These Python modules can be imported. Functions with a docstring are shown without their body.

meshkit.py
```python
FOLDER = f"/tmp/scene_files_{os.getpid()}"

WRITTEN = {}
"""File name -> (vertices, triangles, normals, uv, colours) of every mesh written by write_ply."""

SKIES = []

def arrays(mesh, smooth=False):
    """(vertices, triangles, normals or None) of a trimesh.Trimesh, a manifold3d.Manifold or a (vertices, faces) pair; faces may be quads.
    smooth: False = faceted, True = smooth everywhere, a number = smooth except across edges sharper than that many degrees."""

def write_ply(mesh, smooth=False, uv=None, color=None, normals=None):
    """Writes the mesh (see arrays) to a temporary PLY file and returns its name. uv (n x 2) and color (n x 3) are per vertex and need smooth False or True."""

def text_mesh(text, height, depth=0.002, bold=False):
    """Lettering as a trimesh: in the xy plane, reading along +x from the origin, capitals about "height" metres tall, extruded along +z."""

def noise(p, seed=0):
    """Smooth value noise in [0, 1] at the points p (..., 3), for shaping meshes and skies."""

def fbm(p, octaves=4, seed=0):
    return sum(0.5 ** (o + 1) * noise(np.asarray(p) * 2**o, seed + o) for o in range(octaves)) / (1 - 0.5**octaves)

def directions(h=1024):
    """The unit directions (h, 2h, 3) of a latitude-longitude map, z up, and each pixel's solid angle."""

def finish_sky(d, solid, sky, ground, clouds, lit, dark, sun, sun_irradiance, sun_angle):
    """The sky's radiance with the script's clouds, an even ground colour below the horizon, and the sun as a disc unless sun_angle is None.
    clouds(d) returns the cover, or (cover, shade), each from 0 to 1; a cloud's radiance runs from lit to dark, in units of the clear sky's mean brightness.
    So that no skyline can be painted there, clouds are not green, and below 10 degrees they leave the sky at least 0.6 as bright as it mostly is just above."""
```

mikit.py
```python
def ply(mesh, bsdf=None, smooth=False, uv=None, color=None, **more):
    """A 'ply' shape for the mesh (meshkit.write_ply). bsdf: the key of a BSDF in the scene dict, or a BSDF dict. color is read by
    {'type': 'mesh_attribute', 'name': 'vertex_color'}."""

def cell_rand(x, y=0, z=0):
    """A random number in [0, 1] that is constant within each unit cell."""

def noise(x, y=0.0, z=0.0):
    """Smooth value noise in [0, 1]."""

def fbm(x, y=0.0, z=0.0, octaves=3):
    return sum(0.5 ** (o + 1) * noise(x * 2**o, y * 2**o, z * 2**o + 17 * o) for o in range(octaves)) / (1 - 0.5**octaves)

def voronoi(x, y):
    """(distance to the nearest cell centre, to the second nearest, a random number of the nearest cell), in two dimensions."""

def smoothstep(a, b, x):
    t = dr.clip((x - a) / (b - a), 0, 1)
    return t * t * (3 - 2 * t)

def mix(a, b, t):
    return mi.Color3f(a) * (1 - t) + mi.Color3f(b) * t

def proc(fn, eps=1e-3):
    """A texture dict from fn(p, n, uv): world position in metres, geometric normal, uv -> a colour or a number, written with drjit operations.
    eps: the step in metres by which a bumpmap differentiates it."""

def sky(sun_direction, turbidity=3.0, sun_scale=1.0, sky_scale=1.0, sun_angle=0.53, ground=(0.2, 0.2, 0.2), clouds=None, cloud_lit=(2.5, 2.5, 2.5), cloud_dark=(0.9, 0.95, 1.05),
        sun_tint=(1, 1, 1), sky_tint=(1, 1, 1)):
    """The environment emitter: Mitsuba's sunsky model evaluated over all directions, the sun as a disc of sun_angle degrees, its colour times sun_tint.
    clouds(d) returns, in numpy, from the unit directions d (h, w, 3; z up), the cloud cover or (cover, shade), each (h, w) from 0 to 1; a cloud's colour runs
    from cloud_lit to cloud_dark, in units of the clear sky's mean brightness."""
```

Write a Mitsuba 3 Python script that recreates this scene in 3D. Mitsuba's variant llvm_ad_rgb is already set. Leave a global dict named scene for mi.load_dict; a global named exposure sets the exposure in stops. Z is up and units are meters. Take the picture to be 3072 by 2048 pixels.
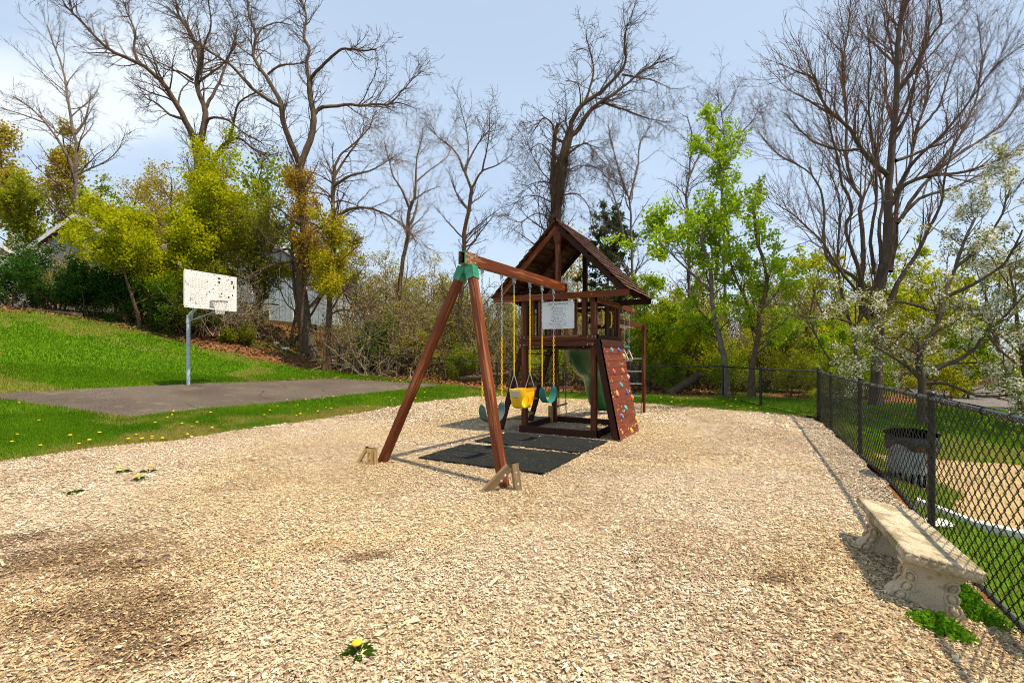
import math, numpy as np, trimesh, shapely, mitsuba as mi, drjit as dr, mikit, meshkit
import manifold3d as m3
from shapely.geometry import Polygon, box as sbox, Point
from scipy.interpolate import CubicSpline
T4 = mi.ScalarTransform4f
# ------------------------------------------------------------------ camera, sky, exposure
scene, labels = {}, {}
EYE = 1.68
scene['camera'] = {'type': 'perspective', 'fov': 93.83, 'fov_axis': 'x', 'near_clip': 0.05, 'far_clip': 1500.0,
                   'principal_point_offset_x': 0.0, 'principal_point_offset_y': -0.0185,
                   'to_world': T4().look_at(origin=[0, 0, EYE], target=[0, 1, EYE], up=[0, 0, 1])}
SUN = (0.445, -0.208, 1.0)


def clouds(d):
    z = np.maximum(d[..., 2], 0.03)
    q = np.stack([d[..., 0] / (z + .25) * 1.5, d[..., 1] / (z + .25) * 2.6, z * 0], -1)
    n = meshkit.fbm(q + 3.1, 5, 4)
    puff = np.clip((n - .50) / .22, 0, 1) ** 1.3
    west = np.clip((-d[..., 0] - .15) / .5, 0.0, 1)
    veil = .56 + .22 * np.exp(-z / .16) + .16 * (meshkit.fbm(q * .6 + 9, 3, 8) - .5)
    return np.clip(veil + puff * (.10 + .34 * west), 0, .97), np.clip(.85 - .75 * puff * west - .3 * np.exp(-z / .12), 0, 1)


scene['sky'] = mikit.sky(SUN, turbidity=3.0, clouds=clouds, cloud_lit=(2.5, 2.68, 2.82), cloud_dark=(1.98, 2.38, 2.82), sun_tint=(1.0, .98, .94))
exposure = 2.05

# ------------------------------------------------------------------ helpers
rs = np.random.default_rng
TH = math.atan2(.469, .883)
U = np.array([.469, .883, 0]); W = np.array([.883, -.469, 0]); ZU = np.array([0, 0, 1.0])


def key_of(name):
    if name not in USED:
        USED[name] = 0
        return name
    USED[name] += 1
    return f"{name}_{USED[name]:03d}"


USED = {}


def thing(name, label=None, category=None, group=None, kind=None):
    k = key_of(name)
    d = {}
    if label: d['label'] = label
    if category: d['category'] = category
    if group: d['group'] = group
    if kind: d['kind'] = kind
    labels[k] = d
    return k


def put(name, mesh, bsdf, parent=None, smooth=False, uv=None, color=None, label=None, kind=None):
    k = key_of(parent + '__' + name if parent else name)
    scene[k] = mikit.ply(mesh, 'mat_' + bsdf, smooth=smooth, uv=uv, color=color)
    if label or kind:
        labels.setdefault(k, {}).update({a: b for a, b in (('label', label), ('kind', kind)) if b})
    return k


def single(k0, mesh, bsdf, label, category=None, group=None, kind=None, **kw):
    k = thing(k0, label, category, group, kind)
    scene[k] = mikit.ply(mesh, 'mat_' + bsdf, **kw)
    return k


class MB:
    """collects vertices, faces, uv"""
    def __init__(s): s.v, s.f, s.t, s.n = [], [], [], 0

    def add(s, v, f, t=None):
        v = np.asarray(v, float); f = np.asarray(f, int)
        if f.shape[1] == 4: f = np.vstack([f[:, [0, 1, 2]], f[:, [0, 2, 3]]])
        s.v.append(v); s.f.append(f + s.n); s.t.append(np.zeros((len(v), 2)) if t is None else t); s.n += len(v)
        return s

    def tm(s, m): return s.add(m.vertices, m.faces)
    def mesh(s): return (np.vstack(s.v), np.vstack(s.f))
    def uv(s): return np.vstack(s.t)

    def put(s, name, bsdf, parent=None, smooth=False, **kw):
        u = s.uv()
        return put(name, trimesh.Trimesh(*s.mesh(), process=False), bsdf, parent, smooth, uv=u if np.any(u) and smooth in (True, False) else None, **kw)


SEED = [0]


def beam(p0, p1, w, h, up=ZU, c=.006, mb=None):
    """timber from p0 to p1, w across, h along 'up', edges chamfered; uv runs along the grain"""
    mb = mb or MB()
    p0, p1 = np.asarray(p0, float), np.asarray(p1, float)
    d = p1 - p0; L = np.linalg.norm(d); d /= L
    a = np.cross(d, up); a /= np.linalg.norm(a); b = np.cross(a, d)
    x, y = w / 2, h / 2
    ring = np.array([(x - c, -y), (x, -y + c), (x, y - c), (x - c, y), (-x + c, y), (-x, y - c), (-x, -y + c), (-x + c, -y)])
    SEED[0] += 1
    o = (SEED[0] * 7.31) % 50
    per = np.r_[0, np.cumsum(np.linalg.norm(np.roll(ring, -1, 0) - ring, axis=1))]
    for i in range(8):
        q0, q1 = ring[i], ring[(i + 1) % 8]
        V = [p + a * q[0] + b * q[1] for p, q in ((p0, q0), (p0, q1), (p1, q1), (p1, q0))]
        t = np.array([(o, per[i]), (o, per[i + 1]), (o + L, per[i + 1]), (o + L, per[i])]) + [0, o]
        mb.add(V, [[3, 2, 1, 0]], t)
    for p, s in ((p0, -1), (p1, 1)):
        V = np.array([p + a * q[0] + b * q[1] for q in ring])
        t = np.stack([o + ring[:, 0] * .3, o + ring[:, 1]], 1)
        idx = [[0, i, i + 1] for i in range(1, 7)]
        mb.add(V, np.array(idx)[:, ::1 if s > 0 else -1], t)
    return mb


def tubes(P, R, s=5):
    """P (B,n,3), R (B,n) -> vertices, faces"""
    P = np.asarray(P, float); R = np.broadcast_to(R, P.shape[:2])
    B, n = P.shape[:2]
    t = np.gradient(P, axis=1); t /= np.linalg.norm(t, axis=2, keepdims=True) + 1e-12
    ch = np.abs(P[:, -1] - P[:, 0]); ax = np.eye(3)[np.argmin(ch, 1)][:, None]
    a = np.cross(t, ax); a /= np.linalg.norm(a, axis=2, keepdims=True) + 1e-12
    b = np.cross(t, a)
    g = np.arange(s) * 2 * np.pi / s
    V = P[:, :, None] + R[:, :, None, None] * (np.cos(g)[:, None] * a[:, :, None] + np.sin(g)[:, None] * b[:, :, None])
    i, j = np.meshgrid(np.arange(n - 1), np.arange(s), indexing='ij')
    q = np.stack([i * s + j, i * s + (j + 1) % s, (i + 1) * s + (j + 1) % s, (i + 1) * s + j], -1).reshape(-1, 4)
    q = (q[None] + (np.arange(B) * n * s)[:, None, None]).reshape(-1, 4)
    return V.reshape(-1, 3), np.vstack([q[:, [0, 1, 2]], q[:, [0, 2, 3]]])


def tube(pts, r, s=8, closed=False, caps=True, mb=None):
    mb = mb or MB()
    P = np.asarray(pts, float)
    r = np.broadcast_to(r, len(P)).astype(float)
    if closed:
        P = np.vstack([P, P[:1]]); r = np.r_[r, r[:1]]
        n = len(P); t = np.roll(P[:-1], -1, 0) - np.roll(P[:-1], 1, 0); t = np.vstack([t, t[:1]])
        t /= np.linalg.norm(t, axis=1, keepdims=True)
        nn = np.linalg.svd(P - P.mean(0))[2][2]
        a = np.cross(t, nn); a /= np.linalg.norm(a, axis=1, keepdims=True); b = np.cross(t, a)
        g = np.arange(s) * 2 * np.pi / s
        V = P[:, None] + r[:, None, None] * (np.cos(g)[:, None] * a[:, None] + np.sin(g)[:, None] * b[:, None])
        i, j = np.meshgrid(np.arange(n - 1), np.arange(s), indexing='ij')
        q = np.stack([i * s + j, i * s + (j + 1) % s, (i + 1) * s + (j + 1) % s, (i + 1) * s + j], -1).reshape(-1, 4)
        V = V.reshape(-1, 3)
        vol = np.einsum('ij,ij->i', np.cross(V[q[:, 1]] - V[q[:, 0]], V[q[:, 3]] - V[q[:, 0]]), V[q].mean(1) - np.repeat(P[:-1], s, 0)[np.arange(len(q))]).sum()
        return mb.add(V, q if vol > 0 else q[:, ::-1])
    if caps:
        P = np.vstack([P[:1], P, P[-1:]]); P[0] -= 1e-4 * (P[2] - P[1]); P[-1] += 1e-4 * (P[-2] - P[-3]); r = np.r_[1e-4, r, 1e-4]
    V, F = tubes(P[None], r[None], s)
    return mb.add(V, F)


def boxm(c, e, R=None):
    m = trimesh.creation.box(e)
    if R is not None: m.apply_transform(R)
    m.apply_translation(c)
    return m


def rbox(e, r=.01, n=8):
    """rounded box, a hull of spheres"""
    s = m3.Manifold.sphere(r, n)
    x, y, z = (np.asarray(e) / 2 - r)
    m = m3.Manifold.batch_hull([s.translate((i * x, j * y, k * z)) for i in (-1, 1) for j in (-1, 1) for k in (-1, 1)]).to_mesh()
    return trimesh.Trimesh(np.array(m.vert_properties)[:, :3], np.array(m.tri_verts), process=False)


def frame(o, x, y):
    """4x4 with axes x, y and x cross y at o"""
    x = np.asarray(x, float) / np.linalg.norm(x); y = np.asarray(y, float) - x * np.dot(x, y); y /= np.linalg.norm(y)
    M = np.eye(4); M[:3, 0], M[:3, 1], M[:3, 2], M[:3, 3] = x, y, np.cross(x, y), o
    return M


def ss(a, b, x):
    t = np.clip((x - a) / (b - a), 0, 1)
    return t * t * (3 - 2 * t)


def ground(x, y):
    """height of the ground: level playground, bank rising to the left, falling away beyond the fence"""
    x = np.asarray(x, float); y = np.asarray(y, float)
    p = -.886 * x + .463 * y
    sp = lambda v, k=.6: k * np.logaddexp(0, v / k)
    z = .085 * sp(p - 10.3) - .085 * sp(p - 30) + .24 * sp(p - 19.2) - .24 * sp(p - 28.3, .9)
    q = (x - 4.23) * .897 - (y - 4.83) * .4415
    z = z - .2 * ss(-.95, .1, q) * ss(6.2, 4.2, y) - .25 * ss(.0, .9, q) * ss(4.0, 6.0, y) * ss(13, 11, y) - .05 * ss(0, .9, q) * ss(6, 4, y)
    return z - .022 * np.clip(q - .9, 0, 30)


def on(x, y, dz=0.): return np.array([x, y, float(ground(x, y)) + dz])


# ------------------------------------------------------------------ materials
def mat(key, d): scene['mat_' + key] = d; return key


def rgb(c): return {'type': 'rgb', 'value': list(c)}


def pr(col, rough=.7, spec=.5, **kw): return {'type': 'principled', 'base_color': col if isinstance(col, dict) else rgb(col), 'roughness': rough, 'specular': spec, **kw}


def two(d): return {'type': 'twosided', 'bsdf': d}


N, FB, SM, MX = mikit.noise, mikit.fbm, mikit.smoothstep, mikit.mix


def wood_fn(dark, light, worn=None):
    def fn(p, n, uv):
        g = FB(uv.x * 2.2, uv.y * 75, 1.0, 3)
        g2 = N(uv.x * .9, uv.y * 9, 4.0)
        c = MX(dark, light, dr.clip(g * .75 + g2 * .5 - .12, 0, 1))
        k = SM(.60, .66, N(uv.x * 3.0, uv.y * 160, 7.0)) * .5
        c = c * (1 - k * .55)
        if worn is not None:
            w = SM(.60, .72, FB(uv.x * 1.6, uv.y * 26, 3.0, 3))
            c = MX(c, worn, w * .7)
        return c
    return fn


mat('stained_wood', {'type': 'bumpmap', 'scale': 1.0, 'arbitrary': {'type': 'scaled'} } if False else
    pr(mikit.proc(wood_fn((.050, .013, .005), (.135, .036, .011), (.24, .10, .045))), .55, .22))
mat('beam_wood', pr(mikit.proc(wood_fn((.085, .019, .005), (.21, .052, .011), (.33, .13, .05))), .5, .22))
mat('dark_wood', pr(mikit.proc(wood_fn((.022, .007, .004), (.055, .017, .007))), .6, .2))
mat('raw_wood', pr(mikit.proc(wood_fn((.38, .24, .09), (.62, .44, .20), (.25, .17, .09))), .7, .3))
mat('grey_wood', pr(mikit.proc(wood_fn((.16, .115, .07), (.30, .2, .10), (.10, .13, .03))), .75, .3))
for i, (a, b) in enumerate((((.045, .016, .008), (.105, .038, .017)), ((.065, .022, .010), (.15, .056, .023)), ((.032, .012, .007), (.08, .030, .014)))):
    mat(f'shingle_wood_{i}', pr(mikit.proc(wood_fn(a, b)), .6, .3))


def wallwood(p, n, uv):
    c = wood_fn((.12, .026, .013), (.21, .052, .026))(p, n, uv)
    s = SM(.69, .76, FB(uv.x * 9, uv.y * 22, 2.0, 3)) * SM(.45, .6, N(uv.x * 1.7 + 3, uv.y * 2))
    return MX(c, (.62, .42, .16), s * .8)


mat('climb_wood', pr(mikit.proc(wallwood), .6, .3))


def spots(col, chip, lo, hi, s, rust=None):
    def fn(p, n, uv):
        k = SM(lo, hi, FB(p.x * s, p.y * s, p.z * s, 3))
        return MX(col, chip, k)
    return fn


mat('steel', pr((.55, .56, .56), .38, .5, metallic=.85))
mat('zinc', pr(mikit.proc(spots((.46, .48, .5), (.30, .32, .33), .45, .7, 9)), .45, .5, metallic=.5))
mat('can_grey', pr(mikit.proc(spots((.27, .29, .30), (.19, .205, .215), .45, .7, 9)), .6, .3))
mat('rusty_steel', pr(mikit.proc(spots((.16, .07, .035), (.38, .22, .10), .5, .62, 30)), .7, .3))
mat('green_paint', pr(mikit.proc(spots((.012, .19, .085), (.03, .26, .13), .4, .7, 14)), .4, .5))
mat('yellow_coat', pr((.80, .50, .012), .45, .5))
mat('yellow_plastic', pr(mikit.proc(lambda p, n, uv: MX((.88, .56, .006), (.76, .44, .004), FB(p.x * 9, p.y * 9, p.z * 9, 2))), .35, .5))
mat('teal_rubber', two(pr(mikit.proc(lambda p, n, uv: MX((.012, .12, .105), (.03, .2, .17), FB(p.x * 14, p.y * 14, p.z * 30, 3))), .5, .4)))
mat('faded_rubber', two(pr(mikit.proc(lambda p, n, uv: MX((.05, .10, .085), (.10, .17, .15), FB(p.x * 14, p.y * 14, p.z * 30, 3))), .6, .3)))
mat('slide_plastic', two(pr(mikit.proc(lambda p, n, uv: MX((.006, .085, .024), (.010, .115, .035), FB(p.x * 3, p.y * 3, p.z * 3, 2))), .32, .5)))
mat('black_rubber', pr(mikit.proc(lambda p, n, uv: MX((.007, .009, .008), (.018, .020, .018), FB(p.x * 18, p.y * 18, 0., 3)) + SM(.86, .9, N(p.x * 60, p.y * 60)) * .08), .85, .12))
mat('black_plastic', pr((.012, .012, .014), .35, .5))
mat('white_plastic', pr((.72, .70, .62), .4, .5))
mat('white_paint', pr((.78, .79, .77), .45, .5))
mat('black_coat', pr(mikit.proc(lambda p, n, uv: MX((.010, .010, .011), (.03, .03, .03), SM(.55, .75, FB(p.x * 12, p.y * 12, p.z * 5, 3)))), .38, .5))
mat('rail_coat', pr((.035, .04, .04), .28, .6))
mat('sign_white', pr(mikit.proc(lambda p, n, uv: MX((.60, .66, .70), (.70, .74, .77), FB(p.x * 4, p.y * 4, p.z * 4, 2))), .35, .5))
mat('ink', pr((.05, .07, .09), .6, .3))
for nm, c in (('teal', (.02, .34, .27)), ('blue', (.03, .10, .42)), ('yellow', (.80, .46, .01)), ('orange', (.75, .22, .03)), ('red', (.50, .06, .06)), ('pink', (.62, .34, .36))):
    mat('hold_' + nm, pr(mikit.proc((lambda c: lambda p, n, uv: MX(c, tuple(min(.85, x * .55 + .36) for x in c), SM(.46, .66, FB(p.x * 45, p.y * 45, p.z * 45, 2)) * .7))(c)), .55, .4))


BLOTS = []
for bx, by, rx, ry in ((985, 410, 38, 22), (978, 500, 20, 32), (1295, 488, 26, 24), (1295, 527, 20, 16), (1338, 610, 16, 44), (880, 565, 10, 20), (838, 660, 14, 13), (752, 735, 8, 24), (1035, 770, 18, 17), (1310, 800, 11, 24), (1213, 845, 20, 22), (1015, 835, 36, 9), (862, 322, 10, 10), (1240, 370, 20, 8), (1172, 452, 24, 8), (547, 1072, 8, 8), (1220, 1135, 9, 9), (465, 340, 8, 9), (325, 940, 12, 10), (1210, 432, 12, 10), (845, 740, 8, 12), (250, 1075, 32, 6)):
    ux = (bx - 200) / 1215; tp = 205 + (bx - 205) * .14
    BLOTS.append((ux * 1.83, 1.22 * (1 - (by - tp) / (900 - 90 * ux)), rx / 1215 * 1.83, ry / 860 * 1.22))


def board_fn(p, n, uv):
    s, t = uv.x, uv.y
    wob = .55 * (FB(s * 30, t * 30, 2.3, 3) - .5)
    k = mi.Float(0)
    for x, y, a, b in BLOTS:
        q = dr.sqrt(dr.square((s - x) / (a * 1.25)) + dr.square((t - y) / (b * 1.25)))
        k = dr.maximum(k, 1 - SM(.85, 1.0, q + wob * 1.6))
    k2 = SM(.86, .88, N(s * 22, t * 22, 5.0))
    c = MX((.84, .84, .83), (.74, .73, .71), FB(s * 3, t * 3, 0., 3))
    return MX(c, (.06, .035, .022), dr.maximum(k, k2 * .6))


mat('board_paint', pr(mikit.proc(board_fn), .4, .5))
mat('pole_paint', pr(mikit.proc(spots((.40, .50, .56), (.30, .38, .42), .5, .72, 6)), .35, .5))


def stone_fn(p, n, uv):
    a = FB(p.x * 7, p.y * 7, p.z * 7, 4)
    c = MX((.40, .33, .22), (.56, .47, .33), a)
    c = MX(c, (.25, .19, .11), SM(.56, .74, FB(p.x * 19 + 5, p.y * 19, p.z * 19, 3)) * .6)
    return c * (1 - .35 * SM(.74, .8, N(p.x * 160, p.y * 160, p.z * 160)))


mat('cast_stone_top', {'type': 'bumpmap', 'scale': 1.0, 'tex': mikit.proc(lambda p, n, uv: .0022 * FB(p.x * 60, p.y * 60, p.z * 60, 3), .002), 'bsdf': pr(mikit.proc(lambda p, n, uv: MX(stone_fn(p, n, uv) * .86, (.13, .11, .045), SM(.44, .64, FB(p.x * 9, p.y * 9, p.z * 6 + 4, 4)) * .6)), .85, .25)})
mat('cast_stone', {'type': 'bumpmap', 'scale': 1.0, 'tex': mikit.proc(lambda p, n, uv: .0016 * FB(p.x * 90, p.y * 90, p.z * 90, 3), .002), 'bsdf': pr(mikit.proc(stone_fn), .85, .25)})
VC = {'type': 'mesh_attribute', 'name': 'vertex_color'}
mat('leaf', {'type': 'principledthin', 'base_color': VC, 'roughness': .55, 'diff_trans': 1.2, 'spec_trans': 0.0})
mat('petal', {'type': 'principledthin', 'base_color': VC, 'roughness': .6, 'diff_trans': 1.1, 'spec_trans': 0.0})
mat('blade', {'type': 'principledthin', 'base_color': VC, 'roughness': .6, 'diff_trans': .9, 'spec_trans': 0.0})
mat('chip', two({'type': 'diffuse', 'reflectance': VC}))


def bark(key, a, b, s=1.0):
    mat(key, pr(mikit.proc(lambda p, n, uv: MX(a, b, FB(p.x * 16 * s, p.y * 16 * s, p.z * 4 * s, 3))), .9, .2))


bark('bark_dark', (.05, .036, .024), (.165, .12, .08))
bark('bark_brown', (.060, .036, .020), (.165, .108, .066))
bark('bark_grey', (.10, .085, .065), (.24, .20, .155))
bark('bark_right', (.045, .033, .024), (.135, .105, .078))
mat('twig', pr((.12, .085, .060), .9, .2))
mat('twig_tan', pr((.36, .265, .17), .9, .2))
mat('twig_red', pr((.155, .095, .070), .9, .2))
mat('twig_far', pr((.30, .225, .155), .9, .2))


BARE = [(-3.75, 4.0, .8, .36), (-3.1, 3.75, .5, .25), (-2.75, 3.15, .6, .26), (-2.3, 2.95, .4, .2), (-2.0, 2.68, .36, .15), (-4.5, 4.3, .5, .25), (-1.2, 3.95, .22, .10), (1.0, 3.9, .10, .07), (2.0, 3.6, .2, .09)]


def mulch_fn(p, n, uv):
    d, e, w = mikit.voronoi(p.x * 42 + 5 * N(p.x * 3, p.y * 3), p.y * 27)
    d2, e2, w2 = mikit.voronoi(p.x * 24 + 40, p.y * 44)
    r = dr.select(N(p.x * 30, p.y * 30, 2.0) > .5, w, w2)
    c = MX((.13, .085, .05), (.52, .42, .29), r)
    c = MX(c, (.68, .58, .42), SM(.82, .9, r))
    big = FB(p.x * .55, p.y * .55, 1.0, 3)
    for x, y, a, b in BARE:
        u, v = (p.x - x) * math.cos(.4) + (p.y - y) * math.sin(.4), -(p.x - x) * math.sin(.4) + (p.y - y) * math.cos(.4)
        k = dr.exp(-dr.square(u / a) - dr.square(v / b))
        c = MX(c, mi.Color3f(.10, .07, .042) * (.6 + .8 * N(p.x * 50, p.y * 50)), SM(.25, .8, k + .9 * (FB(p.x * 4, p.y * 4, 0., 3) - .5)) * .85)
    return c * (1 - .30 * SM(.5, .75, big))


mat('mulch', {'type': 'bumpmap', 'scale': 1.0, 'tex': mikit.proc(lambda p, n, uv: .02 * N(p.x * 38, p.y * 38), .004), 'bsdf': two({'type': 'diffuse', 'reflectance': mikit.proc(mulch_fn)})})


def lawn_fn(p, n, uv):
    a = FB(p.x * 1.1, p.y * 1.1, 0., 4); b = FB(p.x * 14, p.y * 14, 3., 2)
    c = MX((.045, .12, .006), (.12, .23, .012), a * .5 + b * .5)
    return MX(c, (.20, .19, .05), SM(.60, .74, FB(p.x * .7 + 9, p.y * .7, 5., 4)) * .6)


mat('lawn', two({'type': 'diffuse', 'reflectance': mikit.proc(lawn_fn)}))


def court_fn(p, n, uv):
    a = FB(p.x * .8, p.y * .8, 0., 4)
    c = MX((.080, .066, .055), (.140, .120, .100), a)
    wx, wy = p.x + .8 * N(p.x * .9, p.y * .9, 3.), p.y + .8 * N(p.x * .9, p.y * .9, 8.)
    d, e, w = mikit.voronoi(wx * .38, wy * .38)
    crack = (1 - SM(.004, .016, e - d)) * SM(.4, .55, N(p.x * .5, p.y * .5, 6.))
    c = MX(c, (.20, .19, .10), SM(.64, .74, FB(p.x * 2.4, p.y * 2.4, 9., 4)) * .35)
    return c * (.78 + .44 * N(p.x * 60, p.y * 60)) * (1 - .6 * crack)


mat('asphalt', two({'type': 'diffuse', 'reflectance': mikit.proc(court_fn)}))


def forest_fn(p, n, uv):
    a = FB(p.x * .5, p.y * .5, 0., 4); b = FB(p.x * 9, p.y * 9, 3., 3)
    c = MX((.13, .058, .024), (.27, .145, .07), b)
    return MX(c, (.06, .105, .014), SM(.50, .62, a) * .85)


mat('forest', two({'type': 'diffuse', 'reflectance': mikit.proc(forest_fn)}))
mat('bare_dirt', two({'type': 'diffuse', 'reflectance': mikit.proc(lambda p, n, uv: MX((.33, .23, .12), (.48, .36, .20), FB(p.x * 3, p.y * 3, 0., 4)) * (.85 + .3 * N(p.x * 40, p.y * 40)))}))
mat('road_grey', two({'type': 'diffuse', 'reflectance': mikit.proc(lambda p, n, uv: MX((.13, .12, .12), (.2, .19, .18), FB(p.x * 2, p.y * 2, 0., 3)))}))
mat('concrete', pr(mikit.proc(lambda p, n, uv: MX((.5, .49, .45), (.62, .6, .56), FB(p.x * 8, p.y * 8, p.z * 8, 3))), .8, .3))
mat('siding', pr(mikit.proc(lambda p, n, uv: MX((.30, .38, .43), (.36, .45, .50), FB(p.x * 2, p.y * 2, p.z * .6, 3))), .7, .3))
mat('siding_grey', pr(mikit.proc(lambda p, n, uv: MX((.21, .235, .25), (.28, .30, .32), FB(p.x * 2, p.y * 2, p.z * .6, 3))), .7, .3))
mat('roof_shingle', pr(mikit.proc(lambda p, n, uv: MX((.10, .075, .06), (.19, .14, .11), mikit.cell_rand(p.x * 3, p.y * 3, p.z * 7))), .9, .2))
mat('window_glass', pr((.05, .07, .08), .08, .6))
mat('rock', pr(mikit.proc(lambda p, n, uv: MX((.22, .20, .16), (.40, .37, .31), FB(p.x * 6, p.y * 6, p.z * 6, 3))), .9, .2))
mat('bag_black', pr((.014, .014, .016), .3, .6))
mat('cloth_grey', pr((.06, .065, .07), .7, .3))
# ------------------------------------------------------------------ the setting
def sheet(poly, res, dz=0.0):
    x0, y0, x1, y1 = poly.bounds
    X = np.arange(math.floor(x0 / res), math.ceil(x1 / res)) * res
    Y = np.arange(math.floor(y0 / res), math.ceil(y1 / res)) * res
    gx, gy = (a.ravel() for a in np.meshgrid(X, Y))
    cells = shapely.box(gx, gy, gx + res, gy + res)
    shapely.prepare(poly)
    inn = shapely.contains_properly(poly, cells)
    V, Fc, n = [], [], 0
    a, b = gx[inn], gy[inn]
    q = np.stack([np.stack([a, b], 1), np.stack([a + res, b], 1), np.stack([a + res, b + res], 1), np.stack([a, b + res], 1)], 1).reshape(-1, 2)
    i = np.arange(len(a))[:, None] * 4
    V.append(q); Fc += [np.hstack([i, i + 1, i + 2]), np.hstack([i, i + 2, i + 3])]; n = len(q)
    part = ~inn & shapely.intersects(poly, cells)
    for g in shapely.intersection(poly, cells[part]):
        for h in getattr(g, 'geoms', [g]):
            if h.geom_type == 'Polygon' and h.area > 1e-7:
                v, f = trimesh.creation.triangulate_polygon(h, engine='earcut')
                V.append(v); Fc.append(np.asarray(f) + n); n += len(v)
    v = np.vstack(V); f = np.vstack(Fc)
    m = trimesh.Trimesh(np.c_[v, ground(v[:, 0], v[:, 1]) + dz], f, process=False)
    m.merge_vertices(digits_vertex=5)
    fl = m.face_normals[:, 2] < 0
    m.faces[fl] = m.faces[fl][:, ::-1]
    return trimesh.Trimesh(m.vertices, m.faces, process=False)


def rough_edge(pts, amp, step, seed, closed=True):
    p = np.asarray(pts + pts[:1] if closed else pts, float)
    s = np.r_[0, np.cumsum(np.linalg.norm(np.diff(p, axis=0), axis=1))]
    k = np.arange(0, s[-1], step)
    q = np.stack([np.interp(k, s, p[:, 0]), np.interp(k, s, p[:, 1])], 1)
    z = np.zeros(len(q))
    q = q + amp * 2 * np.stack([meshkit.fbm(np.c_[q * 1.9, z], 3, seed) - .5, meshkit.fbm(np.c_[q * 1.9, z + 7], 3, seed + 5) - .5], 1)
    return Polygon(q).buffer(0)


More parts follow.
